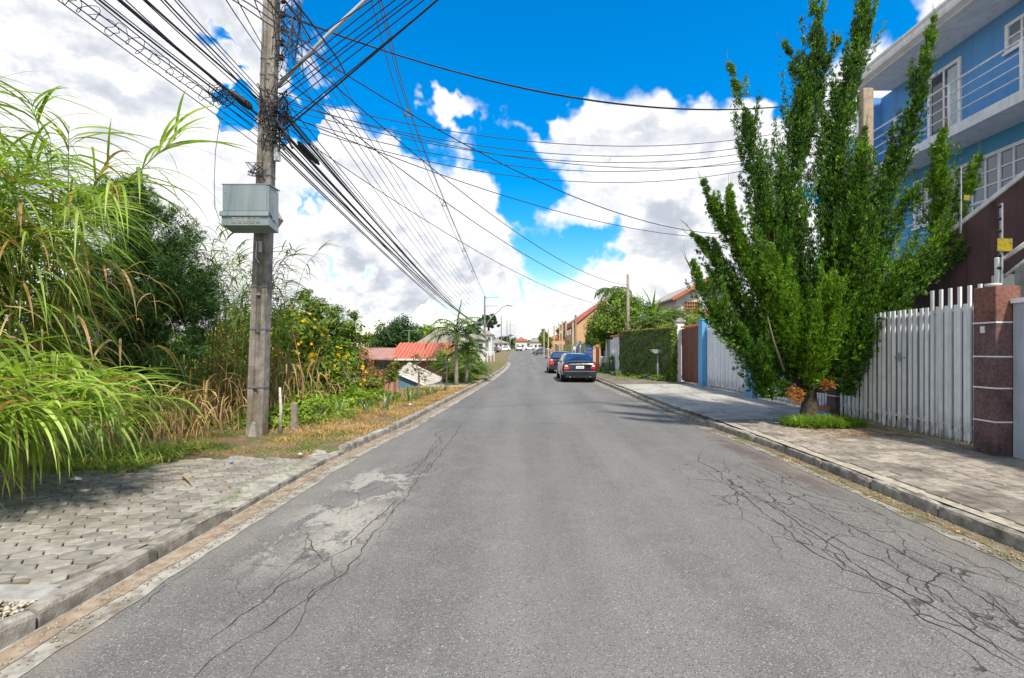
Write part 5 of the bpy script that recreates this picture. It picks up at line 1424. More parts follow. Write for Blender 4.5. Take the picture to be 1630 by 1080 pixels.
# needles and fallen litter on the right pavement and in the gutter
n = 700; P = np.stack([rng.normal(6.1, .55, n), rng.normal(9.1, .3, n), np.full(n, .145)], 1); V, F = blades(P, np.stack([rng.normal(0, 1, n), rng.normal(0, 1, n), rng.uniform(0, .12, n)], 1), rng.uniform(.03, .08, n), rng.uniform(.006, .014, n))
obj_np('leaf_litter', V, F, MAT['litter_leaf'], None, kind='stuff', label='reddish needles scattered on the pavement before the juniper', cat='leaf litter')
n = 330; yv = rng.uniform(3.0, 12, n); P = np.stack([np.array([xr(y) for y in yv]) - rng.uniform(.03, .3, n), yv, np.full(n, .004)], 1); V, F = leaf_cards(P, np.tile([0, 0, 1.0], (n, 1)), .022, .35)
obj_np('leaf_litter', V, F, MAT['litter_leaf'], None, kind='stuff', label='dry leaves lying in the gutter along the right kerb', cat='leaf litter')
cable([Vector((6.55, 9.2, .15)), Vector((6.62, 8.95, .165)), Vector((6.78, 8.75, .16)), Vector((7.0, 8.6, .15))], .009, 'pale fallen twig curved on the pavement by the grass tuft', None, 'dry_stem', 'fallen_twig')['category'] = 'twig'
pot = empty('bucket', (6.72, 11.0, .137), 'small blue and red bucket standing behind the juniper trunk', 'bucket')
MB().lathe((6.72, 11.0, .137), [(.10, 0), (.13, .24)], 16).build('body', MAT['plastic_blue'], pot)
MB().lathe((6.72, 11.0, .137), [(.133, .2), (.137, .27), (.12, .27)], 16).build('rim', MAT['orange'], pot)

# ================================================================== LEFT VEGETATION
# ---- giant reeds beside the camera
def reed_clump(name, culms, leafm, stemm, label, nl, Lr, Wr, group=None, a1r=(-1.5, -.9), low=.25, stem_r=.014, head_bias=None):
    base = Vector(culms[0][0]); root = empty(name, (base.x, base.y, base.z), label, 'reeds', group)
    parts_ = []; sb = MB()
    for pts in culms:
        path = catmull([Vector(p) for p in pts], 8); A = np.array([tuple(p) for p in path])
        sb.tube(path, [stem_r * (1 - .75 * i / (len(path) - 1)) for i in range(len(path))], 5, cap=False)
        k = int(nl * rng.uniform(.8, 1.2)); u = np.linspace(low, .99, k) + rng.uniform(-.01, .01, k); idx = np.clip(u, 0, .999) * (len(A) - 1); i0 = idx.astype(int)
        P = A[i0] + (A[np.minimum(i0 + 1, len(A) - 1)] - A[i0]) * (idx - i0)[:, None]
        T = A[np.minimum(i0 + 1, len(A) - 1)] - A[i0]; T /= np.linalg.norm(T, axis=1, keepdims=True)
        az = rng.uniform(0, 6.28, 1) + np.arange(k) * math.pi + rng.normal(0, .5, k)
        H = np.stack([np.cos(az), np.sin(az)], 1) * .75 + T[:, :2] * 1.1
        if head_bias is not None: H += np.array(head_bias)
        H /= np.linalg.norm(H, axis=1, keepdims=True)
        upn = (u > .85)
        a0 = np.where(upn, rng.uniform(.7, 1.25, k), rng.uniform(.35, 1.0, k)); a1 = rng.uniform(a1r[0], a1r[1], k); a1 = np.where(upn, a1 * rng.uniform(.1, .8, k), a1)
        parts_.append(ribbons(P, H, a0, a1, rng.uniform(Lr[0], Lr[1], k) * np.where(u > .93, .7, 1), rng.uniform(Wr[0], Wr[1], k), 9, rng.uniform(.5, .85), .3, .5))
    sb.build('stems', MAT[stemm], root, kind='stuff', smooth=True)
    V, F = merge(parts_); obj_np('leaves', V, F, MAT[leafm], root, kind='stuff')
    return root
culms = [[(-6.9, 6.3, 0), P3(-60, 470, 6.2), P3(15, 398, 6.0), P3(97, 360, 5.9), P3(148, 328, 5.8), P3(187, 309, 5.75), P3(233, 262, 5.7), P3(288, 214, 5.7)]]
for i in range(78):
    bx, by = rng.uniform(-9.0, -6.4), rng.uniform(4.4, 7.6); h = rng.uniform(2.9, 5.1); lean = rng.uniform(.25, 1.0); a = rng.normal(-.35, .9)
    dx, dy = math.cos(a) * lean, math.sin(a) * lean
    if bx + dx > -6.05: dx = -6.05 - bx + rng.uniform(-.3, .2)
    culms.append([(bx, by, 0), (bx + dx * .1, by + dy * .1, h * .45), (bx + dx * .45, by + dy * .45, h * .82), (bx + dx, by + dy, h)])
reed_clump('giant_reed', culms, 'reed', 'reed_stem', 'tall clump of giant reeds with broad arching green leaves at the left edge', 44, (.95, 1.75), (.022, .040), low=.3, a1r=(-1.57, -1.3))
low_ = []
for i in range(30):
    bx, by = rng.uniform(-6.9, -5.6), rng.uniform(4.3, 6.8); h = rng.uniform(.9, 1.9); lean = rng.uniform(.5, 1.15); a = rng.normal(-.2, .5)
    dx, dy = math.cos(a) * lean, math.sin(a) * lean
    ex = min(bx + dx, -4.75 + .12 * (by - 4.3)); low_.append([(bx, by, 0), (bx + (ex - bx) * .2, by + dy * .2, h * .7), (bx + (ex - bx) * .6, by + dy * .6, h), (ex, by + dy, h * .82)])
for bx, by, ex, ey, h in [(-5.9, 4.4, -4.55, 4.25, 1.25), (-5.8, 4.2, -4.75, 4.0, 1.5), (-5.9, 4.9, -4.6, 4.75, 1.0), (-6.0, 4.1, -4.9, 3.95, 1.1), (-5.7, 5.2, -4.5, 5.3, 1.1), (-6.1, 4.0, -5.0, 3.8, 1.7), (-5.7, 5.0, -4.4, 5.0, 1.25), (-5.8, 5.5, -4.55, 5.45, 1.35), (-5.6, 5.3, -4.3, 5.3, .95), (-5.9, 4.6, -4.7, 4.45, 1.45), (-5.7, 4.8, -4.3, 4.65, 1.15), (-6.0, 5.8, -4.7, 5.9, 1.4)]:
    low_.append([(bx, by, 0), (bx + (ex - bx) * .2, by, h * .75), (bx + (ex - bx) * .6, by + (ey - by) * .6, h), (ex, ey, h * .85)])
reed_clump('giant_reed', low_, 'reed', 'reed_stem', 'low bent reeds whose long leaves hang over the hexagonal pavers', 30, (.75, 1.25), (.025, .045), a1r=(-1.57, -1.25), low=.2)
# dry hanging leaves inside the clump
n = 260; P = np.stack([rng.uniform(-7.8, -5.5, n), rng.uniform(4.9, 8.2, n), rng.uniform(.5, 3.2, n)], 1)
V, F = ribbons(P, headings(n), rng.uniform(-.3, .9, n), rng.uniform(-1.55, -1.3, n), rng.uniform(.4, 1.1, n), rng.uniform(.02, .04, n), 6, .6, .5, .8)
obj_np('dry_leaves', V, F, MAT['straw'], None, kind='stuff', label='withered brown leaves hanging inside the giant reed clump', cat='dry leaves')
# ---- slender reeds behind
culms = []
for i in range(64):
    bx, by = rng.uniform(-7.9, -5.9), rng.uniform(9.8, 12.4); h = rng.uniform(2.2, 4.3); lean = rng.uniform(.3, 1.0); a = rng.normal(-.1, .7)
    culms.append([(bx, by, -.3), (bx + math.cos(a) * lean * .12, by, h * .5), (bx + math.cos(a) * lean * .45, by + math.sin(a) * lean * .4, h * .85), (bx + math.cos(a) * lean, by + math.sin(a) * lean, h)])
reed_clump('slender_reed', culms, 'reed_far', 'dry_stem', 'thin feathery reeds leaning right behind the dark conifer', 24, (.55, 1.0), (.018, .032), low=.2, stem_r=.010, a1r=(-1.57, -1.1))
culms = []
for i in range(26):
    bx, by = rng.uniform(-9.0, -5.9), rng.uniform(12.0, 14.5); h = rng.uniform(1.6, 2.7); a = rng.uniform(0, 6.28); l_ = rng.uniform(.1, .4)
    culms.append([(bx, by, gz(bx, by)), (bx + .03, by, h * .5), (bx + math.cos(a) * l_, by + math.sin(a) * l_, h)])
reed_clump('slender_reed', culms, 'reed_far', 'dry_stem', 'shorter upright reeds just left of the utility pole among dry stalks', 16, (.5, .8), (.02, .034), low=.1, stem_r=.012)
# dead stalks and skirts
n = 1100; P = np.stack([rng.uniform(-8.2, -5.55, n), rng.uniform(7.9, 11.5, n), rng.uniform(.05, 1.15, n)], 1)
V, F = ribbons(P, headings(n), rng.uniform(-1.4, .5, n), rng.uniform(-1.57, -1.45, n), rng.uniform(.3, .8, n), rng.uniform(.016, .034, n), 5, .4, .5, .8)
obj_np('dry_leaves', V, F, MAT['straw'], None, kind='stuff', label='curtain of dead straw coloured leaves under the dark conifer', cat='dry leaves')
n = 620; P = np.stack([rng.uniform(-8.6, -5.0, n), rng.uniform(11.0, 14.0, n), rng.uniform(-.2, 1.6, n)], 1)
V, F = ribbons(P, headings(n), rng.uniform(-1.4, .5, n), rng.uniform(-1.57, -1.45, n), rng.uniform(.3, .8, n), rng.uniform(.02, .045, n), 5, .4, .5, .8)
obj_np('dry_leaves', V, F, MAT['straw'], None, kind='stuff', label='hanging dead maize like leaves behind the utility pole', cat='dry leaves')
for i in range(14):
    bx, by = rng.uniform(-8.2, -5.2), rng.uniform(11.0, 13.0); z0 = gz(bx, by)
    b = MB(); b.tube(catmull([(bx, by, z0 - .1), (bx + rng.uniform(-.1, .1), by, z0 + .9), (bx + rng.uniform(-.25, .25), by, z0 + rng.uniform(1.5, 2.2))], 4), [.022, .021, .02, .019, .018, .016, .014, .01, .006], 6)
    b.build('dead_stalk', MAT['dry_stem'], None, smooth=True, label='upright dead brown stalk among the weeds behind the pole', cat='stalk', group='dead stalks behind the pole')
# ---- podocarpus
rg2 = np.random.default_rng(8)
def needle_tree(name, base, clusters, n, L, W, mat, label, r0=.12, k=12):
    root = empty(name, base, label, 'tree')
    b0 = Vector(base); MB().tube([b0 - Vector((0, 0, .1)), b0 + Vector((.05, 0, 1.2)), b0 + Vector((-.05, .1, 2.6)), b0 + Vector((.1, .1, 4.0))], [r0, r0 * .8, r0 * .6, r0 * .25], 10).build('trunk', MAT['bark'], root, smooth=True)
    limbs(root, b0 + Vector((0, 0, 1.2)), [(c[0], c[1], c[2]) for c in clusters], r0 * .4, MAT['bark'])
    P, N_ = crown_pts(clusters, n, 46, .13, rg2, .35)
    P = np.repeat(P, k, 0); N_ = np.repeat(N_ / np.linalg.norm(N_, axis=1, keepdims=True), k, 0)
    D = N_ * .55 + rg2.normal(0, .62, P.shape)
    V, F = blades(P, D, rg2.uniform(L * .6, L * 1.2, len(P)), rg2.uniform(W * .7, W * 1.2, len(P)), rg2)
    obj_np('crown', V, F, MAT[mat], root, kind='stuff'); return root
needle_tree('podocarpus_tree', (-7.55, 9.6, 0), [(-7.6, 9.6, 2.7, 1.25, 1.1, 1.1), (-6.75, 9.3, 2.1, .85, .8, .75), (-8.3, 9.4, 2.2, 1.0, .9, 1.0), (-7.3, 9.5, 3.75, .8, .8, .75), (-6.6, 9.4, 3.2, .62, .6, .55), (-8.0, 9.6, 4.5, .62, .6, .6), (-7.0, 9.0, 1.35, 1.0, .7, .5), (-6.3, 9.35, 2.65, .45, .5, .4)],
            11000, .13, .014, 'podo', 'dark green conifer with starry needle tufts behind the giant reeds', .13, 11)
# ---- flowering bush
fb = empty('flowering_bush', (-6.9, 14.8, gz(-6.9, 14.8)), 'big leafy bush dotted with yellow daisy flowers right behind the pole', 'bush')
cl = [(-6.6, 15.0, 1.35, 1.2, 1.1, 1.0), (-5.95, 15.0, .8, .95, .9, 1.0), (-7.7, 15.0, 1.6, 1.2, 1.0, 1.0), (-8.7, 15.4, 1.7, 1.1, 1, 1.1), (-6.9, 14.6, 2.1, .8, .8, .7), (-7.6, 14.4, .5, 1.6, 1.0, .9), (-6.3, 14.2, .2, 1.3, .8, .8), (-9.6, 15.5, 1.4, 1.0, 1, 1.2)]
limbs(fb, (-6.9, 14.8, gz(-6.9, 14.8)), [c[:3] for c in cl], .035, MAT['bark_light'])
P, N_ = crown_pts(cl, 19000, 40, .15)
V, F = leaf_cards(P, N_, .085, .6, .8); obj_np('leaves', V, F, MAT['bush'], fb, kind='stuff')
P, N_ = crown_pts(cl[:6], 900, 60, .1, inner=.9)
sel = (P[:, 1] < 15.1); P, N_ = P[sel], N_[sel]; N_ /= np.linalg.norm(N_, axis=1, keepdims=True)
P = P + N_ * .12; ix = rng.permutation(len(P))[:300]; P = P[ix]; N_ = N_[ix]
k = 9; a = np.tile(np.arange(k) * 2 * math.pi / k, len(P)); Nr = np.repeat(N_ + np.array([0, -.5, .3]), k, 0); Nr /= np.linalg.norm(Nr, axis=1, keepdims=True)
A = np.cross(Nr, [0.1, .2, 1]); A /= np.linalg.norm(A, axis=1, keepdims=True); B = np.cross(Nr, A)
D = A * np.cos(a)[:, None] + B * np.sin(a)[:, None]
V, F = blades(np.repeat(P, k, 0), D + Nr * .25, np.full(len(a), .066), np.full(len(a), .04)); obj_np('flowers', V, F, MAT['petal'], fb, kind='stuff')

# ---- trees and shrubs further down the slope
tree('broadleaf_tree', (-8.2, 20, gz(-8.2, 20)), (-8.2, 20, 1.2), .13, [(-8.9, 20, 3.1, .75, .8, .75), (-8.0, 20, 2.7, .95, .9, .85), (-7.3, 19.8, 2.6, .75, .7, .75), (-9.2, 20, 2.2, .9, .9, .9), (-8.1, 19.8, 1.6, 1.3, 1, .8), (-7.0, 20, 1.8, .75, .7, .7), (-9.0, 20.1, 3.8, .32, .4, .35)], 11000, .085, 'tree', 'loose leafy tree with pale limbs behind the flowering bush', bark='bark_light', sub=20, sig=.16)
tree('broadleaf_tree', (-10.8, 21, gz(-10.8, 21)), (-10.8, 21, 1.2), .12, [(-10.9, 21, 2.3, 1.0, .9, 1.0), (-11.8, 21, 2.5, 1.0, .9, 1.0), (-10.0, 21, 2.7, .7, .9, .7), (-11.2, 21, .9, 1.6, 1, 1.0)], 7000, .09, 'tree', 'darker leafy tree standing left of the loose tree, behind the pole')
tree('broadleaf_tree', (-13.0, 48, gz(-13, 48)), (-13, 48, 1.5), .25, [(-13.2, 48, 3.1, 1.6, 1.6, 1.3), (-11.9, 48, 3.6, 1.3, 1.5, 1.2), (-14.2, 48, 2.4, 1.3, 1.5, 1.3), (-10.9, 48, 2.9, 1.1, 1.3, 1.1), (-12.6, 47.5, 1.7, 2.2, 1.4, 1.3)], 9000, .14, 'tree_dark', 'dense round green tree behind the pink house')
tree('broadleaf_tree', (-11.0, 58, gz(-11, 58)), (-11, 58, 1.6), .2, [(-11.3, 58, 3.4, 1.5, 1.4, .9), (-9.9, 58, 3.0, 1.3, 1.4, .8), (-12.6, 58, 3.0, 1.4, 1.4, .9)], 5000, .15, 'bright', 'bright green flat crowned tree peeping over the grey roof')
tree('shrub', (-5.7, 17.5, gz(-5.7, 17.5)), (-5.7, 17.5, -.2), .03, [(-5.75, 17.5, 1.0, .32, .3, .75), (-5.4, 17.5, .5, .4, .3, .5)], 1500, .045, 'litter_leaf', 'reddish brown half dead shrub left of the pink house', 'shrub', 'bark_light', sub=14)
tree('shrub', (-4.75, 16.8, gz(-4.75, 16.8)), (-4.7, 16.8, .2), .03, [(-4.9, 16.8, .75, .5, .4, .32), (-4.5, 16.9, .95, .35, .3, .3), (-5.3, 16.6, .35, .55, .4, .35)], 1900, .06, 'olive', 'yellow green shrub with whitish twigs before the shed roof', 'shrub', 'bark_light', sub=14)
tree('young_tree', (-3.55, 16.2, gz(-3.55, 16.2)), (-3.5, 16.2, 1.0), .04, [(-3.45, 16.2, 1.25, .3, .25, .35), (-3.8, 16.2, 1.05, .22, .2, .25), (-3.3, 16.2, .85, .2, .2, .25)], 260, .05, 'olive', 'thin sapling with sparse leaves and pale stem on the verge', 'sapling', 'bark_light', sub=10)
tree('shrub', (-7.6, 12.6, gz(-7.6, 12.6)), (-7.6, 12.6, .3), .05, [(-8.3, 12.8, .9, .9, .7, .7), (-7.2, 12.8, .5, .9, .7, .6), (-9.6, 13, 1.2, 1.1, .8, .9)], 4500, .08, 'bush', 'leafy green shrub between the conifer and the utility pole', 'shrub', 'bark_light')
# trailing ground cover, low mounds
def mound(cl, n, size, mat, label, cat='ground cover', sub=30):
    P, N_ = crown_pts(cl, n, sub, .16); P[:, 2] = np.maximum(P[:, 2], np.array([gz(x, y) for x, y in P[:, :2]]) + .02)
    V, F = leaf_cards(P, N_ + np.array([0, 0, .6]), size, .55, .85); return obj_np('ground_cover', V, F, MAT[mat], None, kind='stuff', label=label, cat=cat)
mound([(-4.9, 11.4, .15, .95, .8, .42), (-5.6, 12.5, .1, .9, .9, .5), (-4.6, 13.2, .12, .85, .8, .45), (-5.4, 10.7, .1, .7, .6, .35), (-4.5, 14.6, .0, .8, .9, .45), (-5.7, 14, -.2, 1.0, 1.2, .6)], 9500, .06, 'bright', 'light green trailing plants heaped right of the utility pole')
mound([(-6.5, 11.2, .15, 1.0, .7, .35), (-6.0, 10.2, .08, .8, .4, .22), (-4.4, 10.4, .1, .4, .3, .16), (-3.9, 15.8, .0, .6, .9, .3), (-3.7, 18, -.1, .6, 1.0, .35), (-4.6, 18.6, -.5, 1.0, 1, .6)], 5200, .05, 'bush', 'darker weeds at the foot of the pole and along the slope')
mound([(-7.5, 18, -.9, 2.2, 1.5, .8), (-6.2, 17.0, -.4, 1.5, 1.2, .7), (-9.5, 18.5, -.8, 2.2, 1.5, 1.1), (-12.5, 19, -.5, 2.5, 1.5, 1.6)], 8000, .085, 'olive', 'olive green scrub filling the slope below the flowering bush')
# spiky pale plants along the verge
SPK = [(-3.95, 12.2, .42), (-3.7, 13.0, .36), (-3.95, 14.0, .46), (-3.5, 14.8, .4), (-4.3, 11.4, .4), (-3.3, 16.8, .42), (-3.2, 17.6, .4), (-3.6, 15.6, .48), (-3.05, 18.6, .4), (-4.6, 10.9, .45)]
for i, (x, y, h) in enumerate(SPK):
    n = 11; P = np.tile([x, y, gz(x, y)], (n, 1)) + rng.normal(0, .02, (n, 3)) * [1, 1, 0]
    V, F = ribbons(P, headings(n), rng.uniform(.8, 1.5, n), rng.uniform(.5, 1.3, n), h * rng.uniform(.7, 1.3, n), rng.uniform(.035, .06, n), 4, 1, .4)
    obj_np('spiky_plant', V, F, MAT['pale_green'], None, origin=(x, y, gz(x, y)), label=NTH[sorted(SPK, key=lambda q: q[1]).index((x, y, h))] + ' nearest of the pale spiky plants along the edge of the verge', cat='plant', group='spiky plants along the verge')
# grasses: dry verge and green patches
def field(n, y0, y1, d0, d1, dens=None):
    y = rng.uniform(y0, y1, n); x = np.array([xl(v) for v in y]) - rng.uniform(d0, d1, n); keep = np.ones(n, bool) if dens is None else dens(x, y)
    x, y = x[keep], y[keep]; z = np.array([gz(a_, b__) for a_, b__ in zip(x, y)]); return np.stack([x, y, z], 1)
def ndens(s, th):
    def f(x, y): return (np.sin(x * s * 1.3 + 1.7 * np.sin(y * s * .9)) + np.sin(y * s * 1.1 + 1.3 * np.sin(x * s * 1.7 + 2)) + rng.normal(0, .7, len(x))) > th
    return f
P = field(26000, 8.6, 24, .14, 1.6, ndens(3.0, -.7)); tuft_field('dry_grass', P, .115, .011, 'drygrass', 'mown straw coloured grass covering the verge beyond the pole', a1=(-.9, .4), nseg=3)
P = field(3500, 9.6, 20, 1.0, 2.4, ndens(2.0, -.2)); tuft_field('dry_grass', P, .24, .012, 'drygrass', 'taller dry grass between the verge and the green weeds', a1=(-.5, .6), nseg=3)
P = field(9500, 7.7, 9.6, .5, 4.0, ndens(2.6, .1)); tuft_field('grass', P, .075, .009, 'grass', 'patchy short green grass between the pavers and the pole', a1=(-.9, .2), nseg=2)
P = field(4200, 7.4, 9.8, .3, 4.2, ndens(3.1, .0)); tuft_field('dry_grass', P, .10, .009, 'drygrass', 'dead grass and straw lying before the foot of the pole', a1=(-1.2, -.2), nseg=2)
P = field(900, 4.0, 7.0, .12, .26, ndens(3.5, .6)); P[:, 2] = .085; tuft_field('grass', P, .05, .008, 'grass', 'low moss green tufts in the joint behind the near kerb', nseg=2)
n = 1600; P = np.stack([rng.uniform(-7.0, -5.1, n), rng.uniform(6.4, 8.0, n), np.full(n, .06)], 1); tuft_field('grass', P, .30, .018, 'reed', 'lush green grass at the foot of the giant reeds', nseg=4)
# stubs and posts beside the pole
b = MB(); b.tube([(-4.72, 9.45, 0), (-4.70, 9.45, .55), (-4.72, 9.45, .95)], [.035, .032, .02], 8); b.build('stake', MAT['post_white'], None, smooth=True, label='thin whitewashed stake with a rusty top right of the pole', cat='stake')
b = MB(); b.cbox(-4.66, -4.54, 9.75, 9.83, 0, .62, .01); b.build('stub_post', MAT['post_wood'], None, label='short weathered timber stub behind the thin white stake', cat='post')
b = MB(); b.prism([(-5.12, .06), (-4.98, .06), (-5.0, .30), (-5.05, .34), (-5.1, .2)], 'y', 9.08, 9.13); b.build('broken_slab', MAT['concrete_light'], None, label='small broken concrete chip leaning against the pole foot', cat='stone')
# litter
def litter(x, y, z, s, mat, label, seed, name='litter'):
    rr = random.Random(seed); b = MB(); n = 6; ring = [(x + math.cos(i * 6.28 / n) * s * rr.uniform(.6, 1.2), y + math.sin(i * 6.28 / n) * s * rr.uniform(.5, 1), z + rr.uniform(0, s * .3)) for i in range(n)]
    b.add(ring + [(x, y, z + s * .6), (x + s * .2, y - s * .1, z + .001)], [(i, (i + 1) % n, n) for i in range(n)] + [(i, n + 1, (i + 1) % n) for i in range(n)])
    b.build(name, MAT[mat], None, label=label, cat='litter')
g = lambda px, py, z=.09: ((px - VX) / (py - VY) * (CAM_H - z), FL * (CAM_H - z) / (py - VY))
x, y = g(368, 737); litter(x, y, .09, .05, 'plastic_blue', 'small crumpled blue plastic lying at the edge of the pavers', 1)
x, y = g(120, 764); litter(x, y, .09, .07, 'plastic_white', 'white plastic cup lying under the hanging reed leaves', 2)
x, y = g(478, 724); litter(x, y, .09, .05, 'plastic_white', 'scrap of white paper on the dirt just before the kerb', 3)
x, y = g(598, 653); litter(x, y, .09, .07, 'plastic_white', 'white scrap on the straw verge, nearer of two', 4)
x, y = g(653, 645); litter(x, y, .09, .07, 'plastic_white', 'white scrap on the straw verge, farther of two', 5)
for i, (a_, c_) in enumerate([((250, 745), (345, 738)), ((290, 758), (308, 778)), ((180, 760), (300, 720)), ((255, 722), (360, 712)), ((160, 735), (230, 708))]):
    xa, ya = g(*a_); xc, yc = g(*c_); b = MB()
    V, F = ribbons(np.array([[xa, ya, .10]]), np.array([[(xc - xa), (yc - ya)]]) / math.hypot(xc - xa, yc - ya), np.array([.12]), np.array([-.12]), np.array([math.hypot(xc - xa, yc - ya)]), np.array([.03]), 8)
    obj_np('fallen_reed_leaf', V, F, MAT['straw'], None, label='dry reed leaf on the pavers, ' + ['longest of the five', 'short curved one', 'long one nearest the reeds', 'one nearest the pole', 'one against the grass'][i], cat='leaf', group='fallen reed leaves')
n = 420; P = field(n, 5.2, 9.5, .02, 2.2); P[:, 2] = .088; V, F = leaf_cards(P, np.tile([0, 0, 1.0], (n, 1)), .016, .4); obj_np('leaf_litter', V, F, MAT['litter_leaf'], None, kind='stuff', label='dry leaf bits scattered over the pavers and dirt', cat='leaf litter')
# ================================================================== HOUSES DOWN THE SLOPE AT THE LEFT
ph = empty('pink_house', (-7.5, 38, gz(-7.5, 38)), 'pink house with bright red tiled roof on the lower ground at the left', 'house')
zb = gz(-8, 36) - .4
def roof_pan(name, mat, parent, x0, x1, y0, z0, y1, z1, ribs=0, t=.09):
    b = MB(); b.prism([(y0, z0), (y1, z1), (y1, z1 - t), (y0, z0 - t)], 'x', x0, x1)
    o = b.build(name, MAT[mat], parent)
    if ribs:
        rb = MB(); n = int((x1 - x0) / ribs)
        for i in range(n):
            x = x0 + (i + .5) * (x1 - x0) / n
            rb.prism([(y0, z0 + .002), (y1, z1 + .002), (y1, z1 + .055), (y0, z0 + .055)], 'x', x - ribs * .3, x + ribs * .3)
        rb.build('tile_rows', MAT[mat], o, kind='stuff')
    return o
Y0 = 34.0
MB().box(-9.0, -5.2, Y0 + .3, 40, zb, 1.0).build('wall', MAT['pink'], ph)
MB().box(-9.0, -5.25, Y0 + .24, Y0 + .298, .12, .94).build('siding_band', MAT['brown_wall'], ph)
rr_ = roof_pan('roof', 'tile_red', ph, -9.35, -5.0, Y0 - .35, .98, Y0 + 2.6, 2.10, .26)
MB().box(-9.4, -4.98, Y0 - .42, Y0 - .352, .88, .99).build('gutter', MAT['white'], rr_)
w = MB().box(-6.35, -5.4, Y0 + .2, Y0 + .238, .2, .75).build('window', MAT['glass'], ph)
for i in range(7): MB().box(-6.33 + i * .155, -6.31 + i * .155, Y0 + .17, Y0 + .198, .2, .75).build('bar', MAT['white'], w)
# left wing with lower pink roof and large windows
MB().box(-11.2, -9.02, Y0 - .2, 39, zb, 1.05).build('wing_wall', MAT['pink'], ph)
roof_pan('wing_roof', 'pink_roof', ph, -11.9, -8.9, Y0 - .9, 1.02, Y0 + 3.0, 1.75, .0, .1)
for x0 in (-10.95, -10.45):
    pass
for x0, x1 in ((-11.05, -10.55), (-10.2, -9.25)):
    w = MB().box(x0, x1, Y0 - .24, Y0 - .202, .3, .98).build('window', MAT['glass'], ph)
    MB().box((x0 + x1) / 2 - .02, (x0 + x1) / 2 + .02, Y0 - .27, Y0 - .242, .3, .98).build('mullion', MAT['grey_wall'], w)
for x in (-11.15, -10.4, -9.1): MB().box(x - .1, x + .1, Y0 - .4, Y0 - .25, zb, 1.0).build('porch_pillar', MAT['pink'], ph)
# large grey roof behind
gh = empty('grey_roofed_house', (-6, 47, gz(-6, 47)), 'house with broad weathered grey gable roof rising behind the red roof', 'house')
zg = gz(-6, 44) - .3
MB().box(-9.8, -5.0, 43.6, 50, zg, 1.6).build('wall', MAT['pale_wall'], gh)
b = MB(); b.add([(-10.6, 43.2, 1.55), (-7.6, 43.2, 3.45), (-6.9, 43.2, 3.35), (-5.3, 43.2, 2.3), (-4.5, 43.2, 1.6), (-10.6, 50, 1.6), (-7.6, 50, 3.6), (-6.9, 50, 3.45), (-5.3, 50, 2.3), (-4.5, 50, 1.6)],
          [(0, 1, 6, 5), (1, 2, 7, 6), (2, 3, 8, 7), (3, 4, 9, 8), (0, 4, 3, 2, 1)]); b.build('roof', MAT['grey_roof'], gh)
MB().box(-11.5, -9.9, 42.5, 48, zg, 1.35).build('annex_wall', MAT['pink'], gh)
MB().prism([(-11.9, 1.36), (-9.82, 1.36), (-9.82, 2.0)], 'y', 42.2, 48.2).build('annex_roof', MAT['grey_roof'], gh)
b = MB(); q = P3(651, 548, 42); b.tube([q, q + Vector((0, 0, 1.2))], .03, 5); b.bar(q + Vector((-.5, 0, 1.15)), q + Vector((.5, 0, 1.15)), .02, .02)
for i in range(5): b.bar(q + Vector((-.4 + i * .2, -.25, 1.15)), q + Vector((-.4 + i * .2, .25, 1.15)), .015, .015)
b.build('antenna', MAT['galv'], gh)
# blue shed with big pale roof close to the road
sh = empty('blue_shed', (-4.9, 25, gz(-4.9, 25)), 'slate blue shed with pale sloping roof sunk below the driveway', 'shed')
zs = gz(-5, 25) - .6
pk = P3(652, 578, 24); rt = P3(704, 611, 24); lf = P3(626, 596, 24); le = P3(690, 615, 23.2)
w1, w2 = P3(634, 592, 24.1), P3(690, 619, 24.1); w3 = P3(653, 579, 25.3); w4 = P3(706, 606, 25.3)
b = MB(); b.add([(w1.x, 24.1, w1.z - .1), (w2.x, 24.1, w2.z - .08), (w2.x, 24.1, zs), (w1.x, 24.1, zs), (w3.x, 25.3, w3.z - .1), (w4.x, 25.3, w4.z - .08), (w4.x, 25.3, zs), (w3.x, 25.3, zs)], [(0, 3, 2, 1), (4, 5, 6, 7), (1, 2, 6, 5), (0, 4, 7, 3), (0, 1, 5, 4)]); b.build('wall', MAT['shed_blue'], sh)
c1, c2, c3, c4 = P3(630, 592, 24.0), P3(651, 577, 25.4), P3(708, 604, 25.4), P3(692, 618, 24.0)
up_ = Vector((0, 0, .05)); b = MB(); b.add([c1, c2, c3, c4, c1 - up_, c2 - up_, c3 - up_, c4 - up_], [(3, 2, 1, 0), (4, 5, 6, 7), (0, 1, 5, 4), (1, 2, 6, 5), (2, 3, 7, 6), (3, 0, 4, 7)]); b.build('roof', MAT['grey_roof'], sh)
b = MB(); b.bar(c1 + Vector((0, -.03, -.05)), c4 + Vector((0, -.03, -.05)), .03, .09); b.build('bargeboard', MAT['white'], sh)
b = MB(); b.bar(c2 + Vector((0, .03, -.02)), c3 + Vector((0, .03, -.02)), .04, .06); b.build('ridge_trim', MAT['white'], sh)
